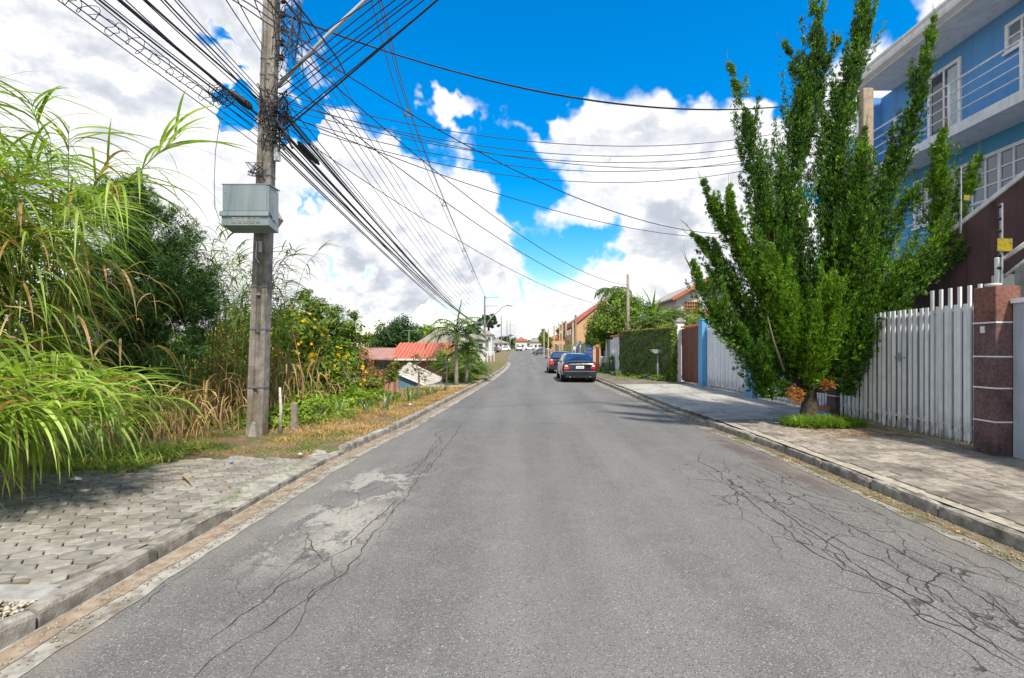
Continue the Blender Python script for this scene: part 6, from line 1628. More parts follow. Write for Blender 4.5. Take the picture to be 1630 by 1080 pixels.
# pale buildings further along on the left
for i, (x0, x1, y0, h, lbl) in enumerate([(-9.5, -5.8, 72, 2.9, 'long low white building far down the street at the left'), (-8.8, -6.4, 96, 4.4, 'small pale two storey building behind the far lamp post'), (-17, -11, 88, 3.6, 'wide pale building half hidden by far trees at the left')]):
    z0 = gz(x0, y0) - .2
    r_ = empty('far_building', ((x0 + x1) / 2, y0, z0), lbl, 'building')
    MB().box(x0, x1, y0, y0 + 7, z0, h).build('wall', MAT['pale_wall'], r_)
    MB().prism([(x0 - .3, h + .002), (x1 + .3, h + .002), ((x0 + x1) / 2, h + 1.0)], 'y', y0 - .3, y0 + 7.3).build('roof', MAT['grey_roof'], r_)
    n = int((x1 - x0) / 1.2)
    for k in range(n):
        xx = x0 + .35 + k * 1.2; w = MB().box(xx, xx + .6, y0 - .04, y0 - .002, h - 1.3, h - .5).build('window', MAT['glass'], r_)
fw = empty('white_fence', (-5.5, 62, gz(-5.5, 62)), 'white rail fence before the low white building, far left', 'fence')
for i in range(12):
    x = -8.5 + i * .42; MB().box(x, x + .07, 61.9, 61.97, gz(x, 62) - .2, 1.35).build('picket', MAT['white'], fw)
MB().box(-8.5, -3.8, 61.98, 62.02, 1.2, 1.3).build('rail', MAT['white'], fw)

# ---- palms and cycads
def frond(root, base, az, el, L, droop, nleaf, ll, mat, stem='crownshaft', w=.03, name='frond', curl=-1.0):
    t = np.linspace(0, 1, 13); ang = el + (droop - el) * t ** 1.1; dl = L / 12
    h = np.concatenate([[0], np.cumsum((np.cos(ang[:-1]) + np.cos(ang[1:])) / 2 * dl)]); z = np.concatenate([[0], np.cumsum((np.sin(ang[:-1]) + np.sin(ang[1:])) / 2 * dl)])
    A = np.stack([base[0] + h * math.cos(az), base[1] + h * math.sin(az), base[2] + z], 1)
    u = np.repeat(np.linspace(.12, .99, nleaf), 2); s = np.tile([1, -1], nleaf); idx = u * 12; i0 = np.minimum(idx.astype(int), 11)
    P = A[i0] + (A[i0 + 1] - A[i0]) * (idx - i0)[:, None]
    ha = az + s * (1.25 - .55 * u) + rng.normal(0, .1, len(u)); H = np.stack([np.cos(ha), np.sin(ha)], 1)
    ea = np.interp(u, t, ang)
    V, F = ribbons(P, H, np.clip(ea * .5, -1, 1) + .25 + rng.normal(0, .1, len(u)), np.full(len(u), curl) + rng.normal(0, .15, len(u)), ll * np.sin(np.pi * np.clip(u * .85 + .12, 0, 1)) ** .7 * rng.uniform(.85, 1.1, len(u)), np.full(len(u), w * 1.7), 4, 1.0, .3)
    V2 = MB().tube([tuple(a) for a in A], [.016 * (1 - .8 * i / 12) for i in range(13)], 5, cap=False)
    Fv = np.array([f for f in V2.f if len(f) == 4]); V3 = np.array(V2.v)
    Vm, Fm = merge([(V, F), (V3, Fv)])
    return obj_np(name, Vm, Fm, MAT[mat], root)
def palm(base, h, nf, L, label, lean=(0, 0), r=.085, twin=None, mat='palm', ll=.42, spear=True):
    root = empty('palm_tree', base, label, 'palm tree')
    b0 = Vector(base); tp = b0 + Vector((lean[0], lean[1], h))
    MB().tube([b0 - Vector((0, 0, .2)), b0.lerp(tp, .3), b0.lerp(tp, .7), tp], [r * 1.3, r, r * .85, r * .8], 10).build('trunk', MAT['palm_bark'], root, smooth=True)
    MB().tube([tp + Vector((0, 0, .002)), tp + Vector((0, 0, .3)), tp + Vector((0, 0, .65))], [r * .85, r * .75, r * .35], 10).build('crownshaft', MAT['crownshaft'], root, smooth=True)
    for i in range(nf):
        az = i * 2.4 + .3; el = 1.25 - 1.0 * (i / nf); frond(root, (tp.x, tp.y, tp.z + .55 - .3 * i / nf), az, el, L * rng.uniform(.85, 1.1), -.55 - .8 * (i / nf), 26, ll, mat)
    if spear: frond(root, (tp.x, tp.y, tp.z + .5), .6, 1.5, L * .95, 1.25, 20, ll * .55, mat, curl=1.0)
    return root
palm((-2.95, 21.2, gz(-2.95, 21.2)), 1.85, 20, 1.5, 'feathery palm beside the kerb in front of the red roofed house')
palm((-2.62, 22.0, gz(-2.62, 22)), 1.1, 12, 1.0, 'smaller palm growing tight behind the feathery kerbside palm', (.05, .1), .07, spear=False)
def cycad(x, y, z, L, nf, label, name='cycad', ll=.30):
    root = empty(name, (x, y, z), label, 'cycad')
    MB().lathe((x, y, z), [(.16, -.1), (.2, .15), (.14, .32)], 10).build('trunk', MAT['palm_bark'], root)
    for i in range(nf): frond(root, (x, y, z + .28), i * 2.4, 1.25 - 1.0 * i / nf, L * rng.uniform(.85, 1.1), -.35 - .6 * i / nf, 22, ll, 'cycad', w=.026)
    return root
cycad(-2.75, 25.6, gz(-2.75, 25.6), 1.3, 32, 'large yellow green cycad rosette on the verge beyond the palm')
cycad(-3.7, 26.8, gz(-3.7, 26.8) + .3, 1.3, 26, 'second cycad rosette behind the large one, nearer the palm trunk')
tree('shrub', (-4.2, 29.5, gz(-4.2, 29.5)), (-4.2, 29.5, .2), .06, [(-4.6, 29.5, .9, 1.0, .9, 1.0), (-3.6, 29.8, 1.2, .9, .8, .9), (-3.2, 30.5, .5, .8, .8, .7)], 7000, .075, 'bush', 'dense mid green shrub behind the cycads', 'shrub')
tree('shrub', (-3.9, 22.9, gz(-3.9, 22.9)), (-3.9, 22.9, .2), .05, [(-3.45, 22.9, .15, .4, .4, .4), (-3.1, 23.3, .25, .5, .5, .4), (-2.75, 23.8, .25, .45, .6, .3)], 2600, .055, 'bush', 'leafy shrub around the foot of the kerbside palm', 'shrub')
for i, (x, y) in enumerate([(-3.45, 21.6), (-3.75, 22.4)]):
    b = MB(); b.tube([(x, y, gz(x, y) - .1), (x + .05, y, 1.35)], .035, 6); b.build('stake', MAT['post_wood'], None, label=['nearer', 'farther'][i] + ' bare grey stake standing left of the kerbside palm', cat='stake', group='stakes by the palm')
P = field(2500, 28, 60, .12, 1.5); tuft_field('grass', P, .10, .02, 'grass', 'green grass strip along the far left kerb', nseg=2)

# ================================================================== RIGHT BACKGROUND: garden behind the ivy wall, houses
tree('garden_tree', (6.3, 33.0, .13), (6.1, 33.0, 2.2), .16, [(5.5, 33.2, 3.1, 1.2, 1.1, 1.0), (6.9, 33.0, 3.4, 1.3, 1.2, 1.1), (6.0, 33.5, 4.4, 1.0, 1.0, .9), (4.9, 33.4, 2.3, .7, .8, .7), (7.2, 33.5, 4.6, .9, .9, .8), (7.9, 33, 2.8, 1.0, 1, 1.0), (6.4, 33.5, 5.2, .6, .7, .5)], 14000, .10, 'bush', 'big bushy tree overhanging the pavement beyond the white slat fence', sub=26, sig=.17, maxl=7)
tree('garden_tree', (5.5, 34.4, .13), (5.4, 34.5, 1.9), .10, [(5.0, 34.6, 2.5, .65, .7, .6), (5.8, 34.3, 2.2, .7, .7, .6)], 3500, .09, 'tree_dark', 'small dark leafed tree shading the orange gate', sub=20)
def umbrella_palm():
    root = empty('palm_tree', (6.6, 36.5, .13), 'tall palm with drooping blue grey fronds above the garden tree', 'palm tree')
    MB().tube([(6.6, 36.5, 0), (6.55, 36.5, 3), (6.6, 36.5, 5.9)], [.16, .13, .11], 10).build('trunk', MAT['palm_bark'], root, smooth=True)
    for i in range(16): frond(root, (6.6, 36.5, 5.9), i * 2.4, 1.0 - .7 * i / 16, 1.75, -1.35, 24, .5, 'palm', w=.04, curl=-1.45)
umbrella_palm()
def cyc2(x, y, z, L, nf, label):
    root = empty('palm_tree', (x, y, .13), label, 'palm tree')
    MB().tube([(x, y, 0), (x, y, z)], [.16, .12], 8).build('trunk', MAT['palm_bark'], root)
    for i in range(nf): frond(root, (x, y, z), i * 2.4, 1.3 - 1.1 * i / nf, L * rng.uniform(.85, 1.1), -.5 - .5 * i / nf, 24, .36, 'cycad', w=.034)
cyc2(7.3, 28.3, 2.9, 1.7, 30, 'short palm with arching yellow green fronds just above the ivy wall')
cyc2(8.7, 30.2, 3.3, 1.8, 28, 'second arching palm right of the wooden pole, behind the ivy wall')
bn = empty('banana_plant', (8.0, 30.5, .13), 'banana plant with two upright broad leaves above the ivy wall', 'banana plant')
MB().tube([(8.0, 30.5, 0), (8.0, 30.5, 3.6)], [.16, .10], 8).build('stem', MAT['crownshaft'], bn, smooth=True)
for az, a0, a1, L in ((2.7, 1.5, .85, 2.5), (.2, 1.5, 1.45, 2.1), (.1, 1.35, .9, 1.5), (3.6, 1.1, -.2, 1.4), (-.6, .9, -.4, 1.4), (4.6, .8, -.6, 1.3)):
    V, F = ribbons(np.array([[8.0, 30.5, 3.55]]), np.array([[math.cos(az), math.sin(az)]]), np.array([a0]), np.array([a1]), np.array([L]), np.array([.42]), 12, 1.0, .35, 1.2)
    obj_np('leaf', V, F, MAT['banana'], bn)
tree('garden_shrub', (9.6, 31, .13), (9.5, 31, 2.0), .10, [(9.3, 31, 3.3, 1.1, .9, .9), (10.4, 31.2, 3.5, 1.1, .9, .8), (8.6, 31.5, 3.6, .8, .8, .7), (11.6, 31, 3.0, 1.0, .9, .8)], 9000, .075, 'olive', 'sprawling yellow green shrub in front of the gabled house', 'shrub', 'bark_light', sub=18, sig=.2)
tree('garden_shrub', (9.3, 27, .13), (9.2, 27, 2.0), .07, [(8.9, 26.9, 2.9, .8, .7, .6), (9.9, 27, 2.9, .9, .8, .6), (10.6, 27.4, 3.1, .6, .6, .5), (8.0, 27, 2.7, .8, .7, .5)], 6500, .06, 'bush', 'green shrub showing over the brown board gate', 'shrub', sub=16, sig=.2)
tree('far_tree', (9.5, 44, .13), (9.5, 44, 3), .2, [(8.6, 44, 5.2, 1.5, 1.4, 1.1), (10.4, 44, 5.0, 1.6, 1.5, 1.1), (12, 44, 4.7, 1.5, 1.4, 1.0), (7.3, 44, 4.0, 1.5, 1.4, 1.3)], 6000, .13, 'tree_dark', 'dark tree line behind the banana plant and gabled house')
b = MB(); q = P3(1000, 437, 28.8); b.tube([(q.x, 28.8, .1), (q.x - .02, 28.8, q.z)], [.105, .08], 10); wpn = b.build('wooden_pole', MAT['post_wood'], None, smooth=True, label='plain weathered wooden pole rising behind the ivy wall', cat='pole')
# gabled white house
gb = empty('gabled_house', (13.2, 38, .13), 'white gabled house with orange barge boards and lattice windows, behind garden', 'house')
a_, c_, e_ = P3(1072, 476, 36), P3(1122, 449, 36), P3(1180, 478, 36)
b = MB(); b.add([(a_.x + .2, 36, .1), (e_.x - .2, 36, .1), (e_.x - .2, 36, e_.z), (c_.x, 36, c_.z), (a_.x + .2, 36, a_.z), (a_.x + .2, 44, .1), (e_.x - .2, 44, .1), (e_.x - .2, 44, e_.z), (c_.x, 44, c_.z), (a_.x + .2, 44, a_.z)], [(0, 1, 2, 3, 4), (9, 8, 7, 6, 5), (0, 4, 9, 5), (1, 6, 7, 2), (2, 7, 8, 3), (3, 8, 9, 4)]); b.build('wall', MAT['pale_wall'], gb)
for s0, s1 in ((a_, c_), (e_, c_)):
    d = (s1 - s0); o0 = s0 - d * .12; b = MB()
    b.add([(o0.x, 35.4, o0.z + .03), (s1.x, 35.4, s1.z + .03), (s1.x, 44.5, s1.z + .03), (o0.x, 44.5, o0.z + .03), (o0.x, 35.4, o0.z + .15), (s1.x, 35.4, s1.z + .15), (s1.x, 44.5, s1.z + .15), (o0.x, 44.5, o0.z + .15)], [(0, 1, 2, 3), (4, 5, 6, 7), (0, 1, 5, 4), (2, 3, 7, 6), (0, 3, 7, 4)])
    r_ = b.build('roof', MAT['grey_roof'], gb)
    b = MB(); b.bar((o0.x, 35.36, o0.z + .08), (s1.x, 35.36, s1.z + .08), .05, .24); b.build('barge_board', MAT['tile'], r_)
for px0, px1, p0, p1 in ((1090, 1113, 481, 497), (1131, 1155, 478, 493)):
    A_, B_ = P3(px0, p1, 35.95), P3(px1, p0, 35.95)
    w = MB().box(A_.x, B_.x, 35.94, 35.98, A_.z, B_.z).build('window', MAT['glass'], gb)
    for k in range(7):
        x = A_.x + (B_.x - A_.x) * k / 6; MB().box(x - .03, x + .03, 35.90, 35.935, A_.z, B_.z).build('lattice_bar', MAT['lattice'], w)
    for k in range(4):
        z = A_.z + (B_.z - A_.z) * k / 3; MB().box(A_.x, B_.x, 35.86, 35.895, z - .025, z + .025).build('lattice_bar', MAT['lattice'], w)
A_ = P3(1127, 500, 35.5); b = MB(); b.tube([(A_.x, 35.3, .1), (A_.x, 35.3, 5.2)], .05, 6); b.build('downpipe', MAT['galv'], gb)
# low tiled outbuilding roof seen over the white gate
ob = empty('outbuilding', (9.5, 22.5, .13), 'low outbuilding with clay tile roof just above the white picket gate', 'building')
MB().box(8.6, 11.6, 21.2, 25, .13, 2.75).build('wall', MAT['pale_wall'], ob)
tr_ = roof_pan('roof', 'tile', ob, 8.3, 11.9, 20.9, 2.85, 23.1, 3.45, .24)
tile_row(bg, (7.5, 20.6, 0), (7.5, 23.1, 0), 2.66, 2.66, .3)
# terrace house seen through the juniper: already the blue house; tan block further along the street
tb = empty('tan_building', (7.0, 60, .13), 'tan three storey building with steep orange roof edge beyond the garden tree', 'building')
A_, B_ = P3(915, 560, 56), P3(952, 496, 56)
xa, xb_ = A_.x, 9.5
b = MB(); b.add([(xa, 56, .1), (xb_, 56, .1), (xb_, 56, 7.3), (xa, 56, P3(915, 519, 56).z), (xa, 70, .1), (xb_, 70, .1), (xb_, 70, 7.3), (xa, 70, P3(915, 519, 56).z)], [(0, 1, 2, 3), (7, 6, 5, 4), (0, 3, 7, 4), (1, 5, 6, 2), (3, 2, 6, 7)]); b.build('wall', MAT['beige'], tb)
b = MB(); z0 = P3(915, 519, 56).z; b.add([(xa - .25, 55.8, z0 - .1), (xb_, 55.8, 7.4), (xb_, 70, 7.4), (xa - .25, 70, z0 - .1), (xa - .25, 55.8, z0 + .5), (xa + 1.2, 55.8, 5.6), (xb_, 55.8, 7.6), (xb_, 70, 7.6), (xa - .25, 70, z0 + .5)], [(0, 1, 6, 5, 4), (4, 5, 6, 7, 8), (0, 4, 8, 3)]); b.build('roof', MAT['tile_red'], tb)
for k in range(3):
    for j in range(2):
        MB().box(xa - .04, xa - .002, 57 + k * 3.2, 59 + k * 3.2, 1.4 + j * 2.0, 2.7 + j * 2.0).build('window', MAT['glass'], tb)
for k in range(2): MB().box(xa + .2 + k * 1.3, xa + .75 + k * 1.3, 55.95, 55.998, 1.6, 2.5).build('window', MAT['glass'], tb)
b = MB(); b.tube([(xa + .05, 55.6, .1), (xa + .05, 55.6, 5.5)], .12, 8); b.build('corner_pole', MAT['post_wood'], tb)
# row of tan posts, low wall and hedge on the right
lw = empty('street_wall', (4.9, 62, .13), 'tan street wall with tall bare posts far along the right pavement', 'wall')
for i, (px, Y, top) in enumerate([(901, 60, 514), (891, 60, 518), (882, 66, 519), (873, 75, 524), (866, 85, 527), (895, 52, 512), (912, 50, 514)]):
    q = P3(px, top, Y); b = MB(); b.cbox(q.x - .09, q.x + .09, Y - .09, Y + .09, rz(Y) + .1, q.z, .01); b.build('post', MAT['tan_post'], lw)
MB().box(5.3, 5.6, 58, 92, .1, 2.2).build('wall', MAT['beige'], lw)
MB().box(4.7, 5.2, 47.5, 49.5, .13, 1.9).build('meter_wall', MAT['pale_wall'], lw)
tree('shrub', (4.9, 50.5, .13), (4.9, 50.5, .8), .06, [(4.9, 50.5, 1.2, .9, 1.0, .8), (5.6, 50, 1.6, .8, 1, .8)], 3500, .08, 'bright', 'bright green bush by the pavement just beyond the dark sedan', 'shrub')
MB().box(4.45, 4.8, 52, 56, .1, .5).build('flower_bed_edge', MAT['tan_post'], None, label='low tan bed edging on the far right pavement', cat='edging')
P = np.stack([rng.uniform(3.95, 5.4, 1800), rng.uniform(55, 85, 1800), np.zeros(1800)], 1); P[:, 2] = [gz(x, y) + .02 for x, y in P[:, :2]]
tuft_field('grass', P, .22, .04, 'grass', 'bright green grass patch by the far right kerb', nseg=2)
tree('far_tree', (7.0, 78, .4), (7, 78, 3), .2, [(6.2, 78, 4.4, 1.2, 1.2, 1.3), (7.4, 78, 3.9, 1.4, 1.2, 1.4), (8.6, 78, 4.6, 1.3, 1.2, 1.2)], 3200, .2, 'tree_dark', 'dark tree behind the row of tan posts')
tree('far_tree', (4.6, 118, .5), (4.6, 118, 3), .2, [(4.6, 118, 4.0, 1.1, 1.2, 2.0), (5.4, 118, 3.0, 1.2, 1.2, 1.6)], 2200, .24, 'tree', 'narrow dark tree at the far end of the right kerb')

mound([(6.55, 24.2, .18, .4, .5, .22), (6.15, 25.4, .18, .35, .8, .2), (5.75, 26.6, .18, .35, .7, .18), (5.45, 28.0, .18, .4, .7, .25), (6.7, 23.5, .2, .3, .25, .26)], 2600, .05, 'bush', 'low green weeds along the foot of the ivy wall')
mound([(6.3, 24.7, .25, .22, .25, .2), (5.35, 28.2, .2, .5, .4, .22), (5.3, 30.5, .4, .3, .5, .4)], 900, .06, 'blue_green', 'blue green leafy plants along the foot of the ivy wall', 'plants')
mound([(5.2, 31.8, .3, .35, .8, .45), (5.1, 34.0, .2, .3, 1.2, .3), (5.35, 30.2, .6, .2, .3, .7)], 2600, .055, 'bush', 'weeds around the barred bin before the grey green wall')
P = np.stack([rng.uniform(4.4, 5.6, 900), rng.uniform(24, 36, 900), np.full(900, .14)], 1); tuft_field('grass', P, .10, .02, 'grass', 'thin green grass on the old pavement by the ivy wall', nseg=2)
for i, (x, y) in enumerate([(4.15, 9.2), (4.02, 14.8), (3.9, 17.6)]):
    n = 40; P = np.stack([rng.normal(x, .05, n), rng.normal(y, .08, n), np.full(n, .01)], 1); tuft_field('weed_tuft', P, .08, .014, 'grass', ['nearest', 'middle', 'farthest'][i] + ' small green weed growing against the right kerb', 'weed', nseg=2)

# ================================================================== FAR END OF THE STREET
def far_pole(px, Y, top, label, r=.14, arms=1, lamp=None, mat='pole'):
    q = P3(px, top, Y); root = empty('utility_pole', (q.x, Y, rz(Y)), label, 'utility pole')
    MB().tube([(q.x, Y, rz(Y) - .2), (q.x, Y, q.z)], [r * 1.2, r * .8], 8).build('shaft', MAT[mat], root)
    if arms:
        b = MB(); b.bar((q.x - .1, Y, q.z - .2), (q.x + 2.2, Y, q.z - .2), .1, .1); b.build('crossarm', MAT['galv'], root)
        b = MB(); b.bar((q.x - .1, Y, q.z - 1.5), (q.x + 2.0, Y, q.z - 1.5), .1, .1); b.build('crossarm', MAT['galv'], root)
    if lamp:
        l = MB().tube([P3(*p, Y - .2) for p in lamp], .07, 8).build('lamp_arm', MAT['galv'], root, smooth=True)
        e = P3(*lamp[-1], Y - .2); b = MB(); b.lathe((e.x, e.y, e.z - .02), [(.05, -.9), (.16, -.5), (.18, 0), (.05, .5)], 8, axis='x'); b.build('lamp_head', MAT['galv'], l)
    return root
far_pole(771.5, 76, 472, 'dark utility pole with crossarms and long curved lamp arm far down the left kerb', .15, 1, [(772, 519), (783, 505), (800, 489), (806, 487), (814, 486)])
far_pole(798, 128, 503, 'grey pole standing right of the far curved lamp', .13, 0)
far_pole(807, 165, 510, 'slimmer pole behind the far parked white cars, left of two', .12, 1)
far_pole(812, 180, 512, 'slimmer pole behind the far parked white cars, right of two', .12, 0)
far_pole(777, 110, 529, 'short pale lamp post before the far left building', .08, 0, None, 'pole_tan')
# araucaria trees
def araucaria(x, y, z, h, label):
    root = empty('araucaria_tree', (x, y, z), label, 'tree')
    MB().tube([(x, y, z - .2), (x + .2, y, z + h)], [.45, .25], 10).build('trunk', MAT['bark'], root, smooth=True)
    cl = []
    for i in range(9):
        a = i * 2.4; r = 2.0 - .12 * i; cl.append((x + math.cos(a) * r, y + math.sin(a) * r, z + h - 2.2 + i * .35, 1.2, 1.2, .5))
    limbs(root, (x, y, z + h - 2.5), [c[:3] for c in cl], .12, MAT['bark'])
    P, N_ = crown_pts(cl, 900, 12, .2); k = 8; P = np.repeat(P, k, 0); V, F = blades(P, np.repeat(N_, k, 0) + rng.normal(0, .7, P.shape), rng.uniform(.3, .55, len(P)), rng.uniform(.10, .16, len(P)))
    obj_np('crown', V, F, MAT['tree_dark'], root, kind='stuff')
araucaria(-10.4, 140, .9, 9.4, 'tall dark araucaria with flat layered crown behind the far cars')
araucaria(-16.0, 150, .9, 7.2, 'lower araucaria left of the taller one at the end of the street')
# houses and tree belt closing the view
rn = random.Random(17)
k = 0
for x0, x1, y0, h, wallm, roofm, lbl in [(-3.5, 1.0, 190, 4.6, 'pale_wall', 'tile', 'white house with small orange roof closing the view above the road end'), (2.2, 7.5, 200, 4.4, 'pale_wall', 'grey_roof', 'pale stepped houses right of the road end'),
                                  (-14, -5.5, 175, 3.6, 'pale_wall', 'grey_roof', 'long white building behind the far parked cars'), (8.5, 14, 170, 5.0, 'beige', 'tile', 'tan house far away on the right behind the posts'), (-27, -17, 165, 4.2, 'pale_wall', 'tile', 'wide pale house far away at the left behind the palm')]:
    z0 = .9; r_ = empty('far_house', ((x0 + x1) / 2, y0, z0), lbl, 'house')
    MB().box(x0, x1, y0, y0 + 8, z0, h).build('wall', MAT[wallm], r_)
    MB().prism([(x0 - .4, h + .002), (x1 + .4, h + .002), ((x0 + x1) / 2, h + 1.6)], 'y', y0 - .5, y0 + 8.5).build('roof', MAT[roofm], r_)
    n = max(2, int((x1 - x0) / 1.6))
    for i in range(n):
        xx = x0 + .4 + i * (x1 - x0 - .6) / n; MB().box(xx, xx + .8, y0 - .05, y0 - .002, 2.2, 3.2).build('window', MAT['glass'], r_)
for i in range(26):
    x = -60 + i * 5.2 + rn.uniform(-1.5, 1.5); y = rn.uniform(215, 260); s_ = rn.uniform(2.6, 4.2)
    if abs(x) < 5: y += 40
    zt_ = rn.uniform(3.5, 6.5) + (0 if abs(x) > 5 else .5)
    tree('far_tree', (x, y, .9), (x, y, 2.2), .3, [(x - s_ * .5, y, zt_ - .6, s_, s_, s_ * .7), (x + s_ * .6, y, zt_, s_ * .9, s_, s_ * .65), (x, y, zt_ - 2, s_ * 1.2, s_, s_ * .6)], 900, .55, ['tree', 'tree_dark', 'bush'][i % 3], 'distant green tree in the belt along the horizon', group='trees along the horizon', maxl=1, sub=12)
for i in range(14):
    x = -75 + i * 5.0; y = rn.uniform(60, 110)
    if x > -14: break
    zt_ = rn.uniform(2.6, 4.6)
    tree('far_tree', (x, y, gz(x, y)), (x, y, 1), .2, [(x - 1, y, zt_ - 1, 2.6, 2, 1.6), (x + 1.4, y, zt_ - .6, 2.2, 2, 1.6), (x, y, zt_ - 2.4, 3.0, 2, 1.6)], 1500, .3, ['tree', 'tree_dark', 'bush'][i % 3], 'green tree on the lower land at the left, behind the reeds', group='trees on the lower land', maxl=1, sub=14)
V = [(-300, 900, 0), (-180, 900, 16), (-60, 900, 9), (40, 900, 14), (160, 900, 10), (300, 900, 18), (420, 900, 0)]
Vh = []; nx = 60
for i in range(nx + 1):
    x = -700 + 1400 * i / nx; h = 6 + 4 * math.sin(i * .5) + 3 * math.sin(i * 1.13 + 1) + 1.2 * math.sin(i * 3.1)
    Vh += [(x, 640, -3), (x, 660, h * .8), (x, 700, h), (x, 760, -3)]
Fh = [(i * 4 + k, i * 4 + k + 1, i * 4 + k + 5, i * 4 + k + 4) for i in range(nx) for k in range(3)]
obj_np('hills', Vh, [f[::-1] for f in Fh], M('wooded_hills', (.05, .085, .045), .95, (.03, .06, .03), .05, bmp=1.0, bscale=.3, bdist=2.0), None, origin=(0, 700, 0), smooth=True, kind='structure')

# ================================================================== CARS
def rest_on(o, x, y, rot):
    o.location = (x, y, road_z(max(xl(y), min(x, xr(y))), y) + .002); o.rotation_euler = (0, 0, rot)
def make_car(label, kind, paint, name='parked_car'):
    """built at the origin, rear at y = 0 facing -Y, nose toward +Y"""
    root = empty(name, (0, 0, 0), label, 'car', 'parked cars'); L = 4.75 if kind == 'sedan' else 4.0; hw = .90 if kind == 'sedan' else .86
    m = MB()
    if kind == 'sedan': st = [(0.0, .80, .42, .86), (.06, .86, .36, .98), (.18, .89, .30, 1.04), (.6, .90, .22, 1.06), (1.1, .905, .20, 1.04), (2.0, .91, .19, .98), (3.2, .905, .19, .96), (3.9, .89, .20, .88), (4.45, .84, .26, .74), (4.7, .72, .34, .62), (4.75, .62, .40, .56)]
    else: st = [(0.0, .78, .40, .90), (.05, .83, .34, 1.0), (.16, .86, .28, 1.02), (.6, .865, .22, 1.0), (1.4, .87, .20, .97), (2.4, .87, .20, .95), (3.2, .85, .21, .90), (3.75, .80, .27, .74), (3.95, .70, .34, .62), (4.0, .6, .4, .55)]
    vs = []
    for y, w, z0, z1 in st:
        for x, z in ((0, z0), (w * .86, z0), (w * .97, z0 + .1), (w, z0 + (z1 - z0) * .42), (w * .985, z1 - .16), (w * .93, z1 - .04), (w * .78, z1), (0, z1 + .025)): vs.append((x, y, z))
        for x, z in ((w * .78, z1), (w * .93, z1 - .04), (w * .985, z1 - .16), (w, z0 + (z1 - z0) * .42), (w * .97, z0 + .1), (w * .86, z0)): vs.append((-x, y, z))
    n = 14; fs = []
    for i in range(len(st) - 1):
        for k in range(n): j = (k + 1) % n; fs.append((i * n + k, (i + 1) * n + k, (i + 1) * n + j, i * n + j))
    fs += [tuple(range(n)), tuple((len(st) - 1) * n + k for k in range(n - 1, -1, -1))]
    m.add(vs, fs); body = m.build('body', MAT[paint], root, smooth=True)
    bm_ = body.modifiers.new('sub', 'SUBSURF'); bm_.levels = 1; bm_.render_levels = 2
    # cabin
    g = [(.42, .0, .72, .0), (1.05, .42, .60, .0)]
    if kind == 'sedan': prof = [(.55, .78, 1.03), (.72, .74, 1.12), (1.25, .64, 1.38), (1.75, .63, 1.445), (2.4, .63, 1.45), (2.8, .64, 1.40), (3.45, .72, 1.08), (3.62, .76, .98)]
    else: prof = [(.14, .76, .98), (.26, .73, 1.15), (.52, .64, 1.42), (1.0, .63, 1.48), (1.9, .63, 1.47), (2.3, .64, 1.40), (2.95, .72, 1.06), (3.1, .76, .95)]
    vs = []
    for y, w, z in prof:
        zb_ = .93; wb = .80 if kind == 'sedan' else .77
        for x, zz in ((0, z + .02), (w * .8, z), (w, z - .05), (wb, zb_), (-wb, zb_), (-w, z - .05), (-w * .8, z)): vs.append((x, y, max(zz, zb_)))
    n = 7; fs = []
    for i in range(len(prof) - 1):
        for k in range(n): j = (k + 1) % n; fs.append((i * n + k, i * n + j, (i + 1) * n + j, (i + 1) * n + k))
    fs += [tuple(range(n - 1, -1, -1)), tuple((len(prof) - 1) * n + k for k in range(n))]
    c = MB(); c.add(vs, fs); c.build('roof_shell', MAT[paint], root, smooth=True)
    def quad(name_, pts, mat, th=.008):
        a, b_, c_, d_ = [Vector(p) for p in pts]; nn = (b_ - a).cross(d_ - a).normalized() * th
        mm = MB(); mm.add([a, b_, c_, d_, a + nn, b_ + nn, c_ + nn, d_ + nn], [(3, 2, 1, 0), (4, 5, 6, 7), (0, 1, 5, 4), (1, 2, 6, 5), (2, 3, 7, 6), (3, 0, 4, 7)])
        return mm.build(name_, MAT[mat], root)
    if kind == 'sedan':
        quad('rear_window', [(-.68, .66, 1.075), (.68, .66, 1.075), (.56, 1.22, 1.385), (-.56, 1.22, 1.385)], 'car_glass', .012)
        quad('windscreen', [(.68, 3.42, 1.10), (-.68, 3.42, 1.10), (-.56, 2.84, 1.40), (.56, 2.84, 1.40)], 'car_glass', .012)
        sidew = [((1.05, .995), (1.95, .99), (1.92, 1.37), (1.42, 1.34)), ((2.02, .99), (3.25, .985), (2.72, 1.35), (2.0, 1.37))]
    else:
        quad('rear_window', [(-.64, .14, 1.04), (.64, .14, 1.04), (.55, .44, 1.38), (-.55, .44, 1.38)], 'car_glass', .05)
        quad('windscreen', [(.68, 2.92, 1.08), (-.68, 2.92, 1.08), (-.56, 2.34, 1.40), (.56, 2.34, 1.40)], 'car_glass', .012)
        sidew = [((.62, .985), (1.35, .98), (1.33, 1.39), (.82, 1.38)), ((1.42, .98), (2.72, .97), (2.22, 1.36), (1.42, 1.39))]
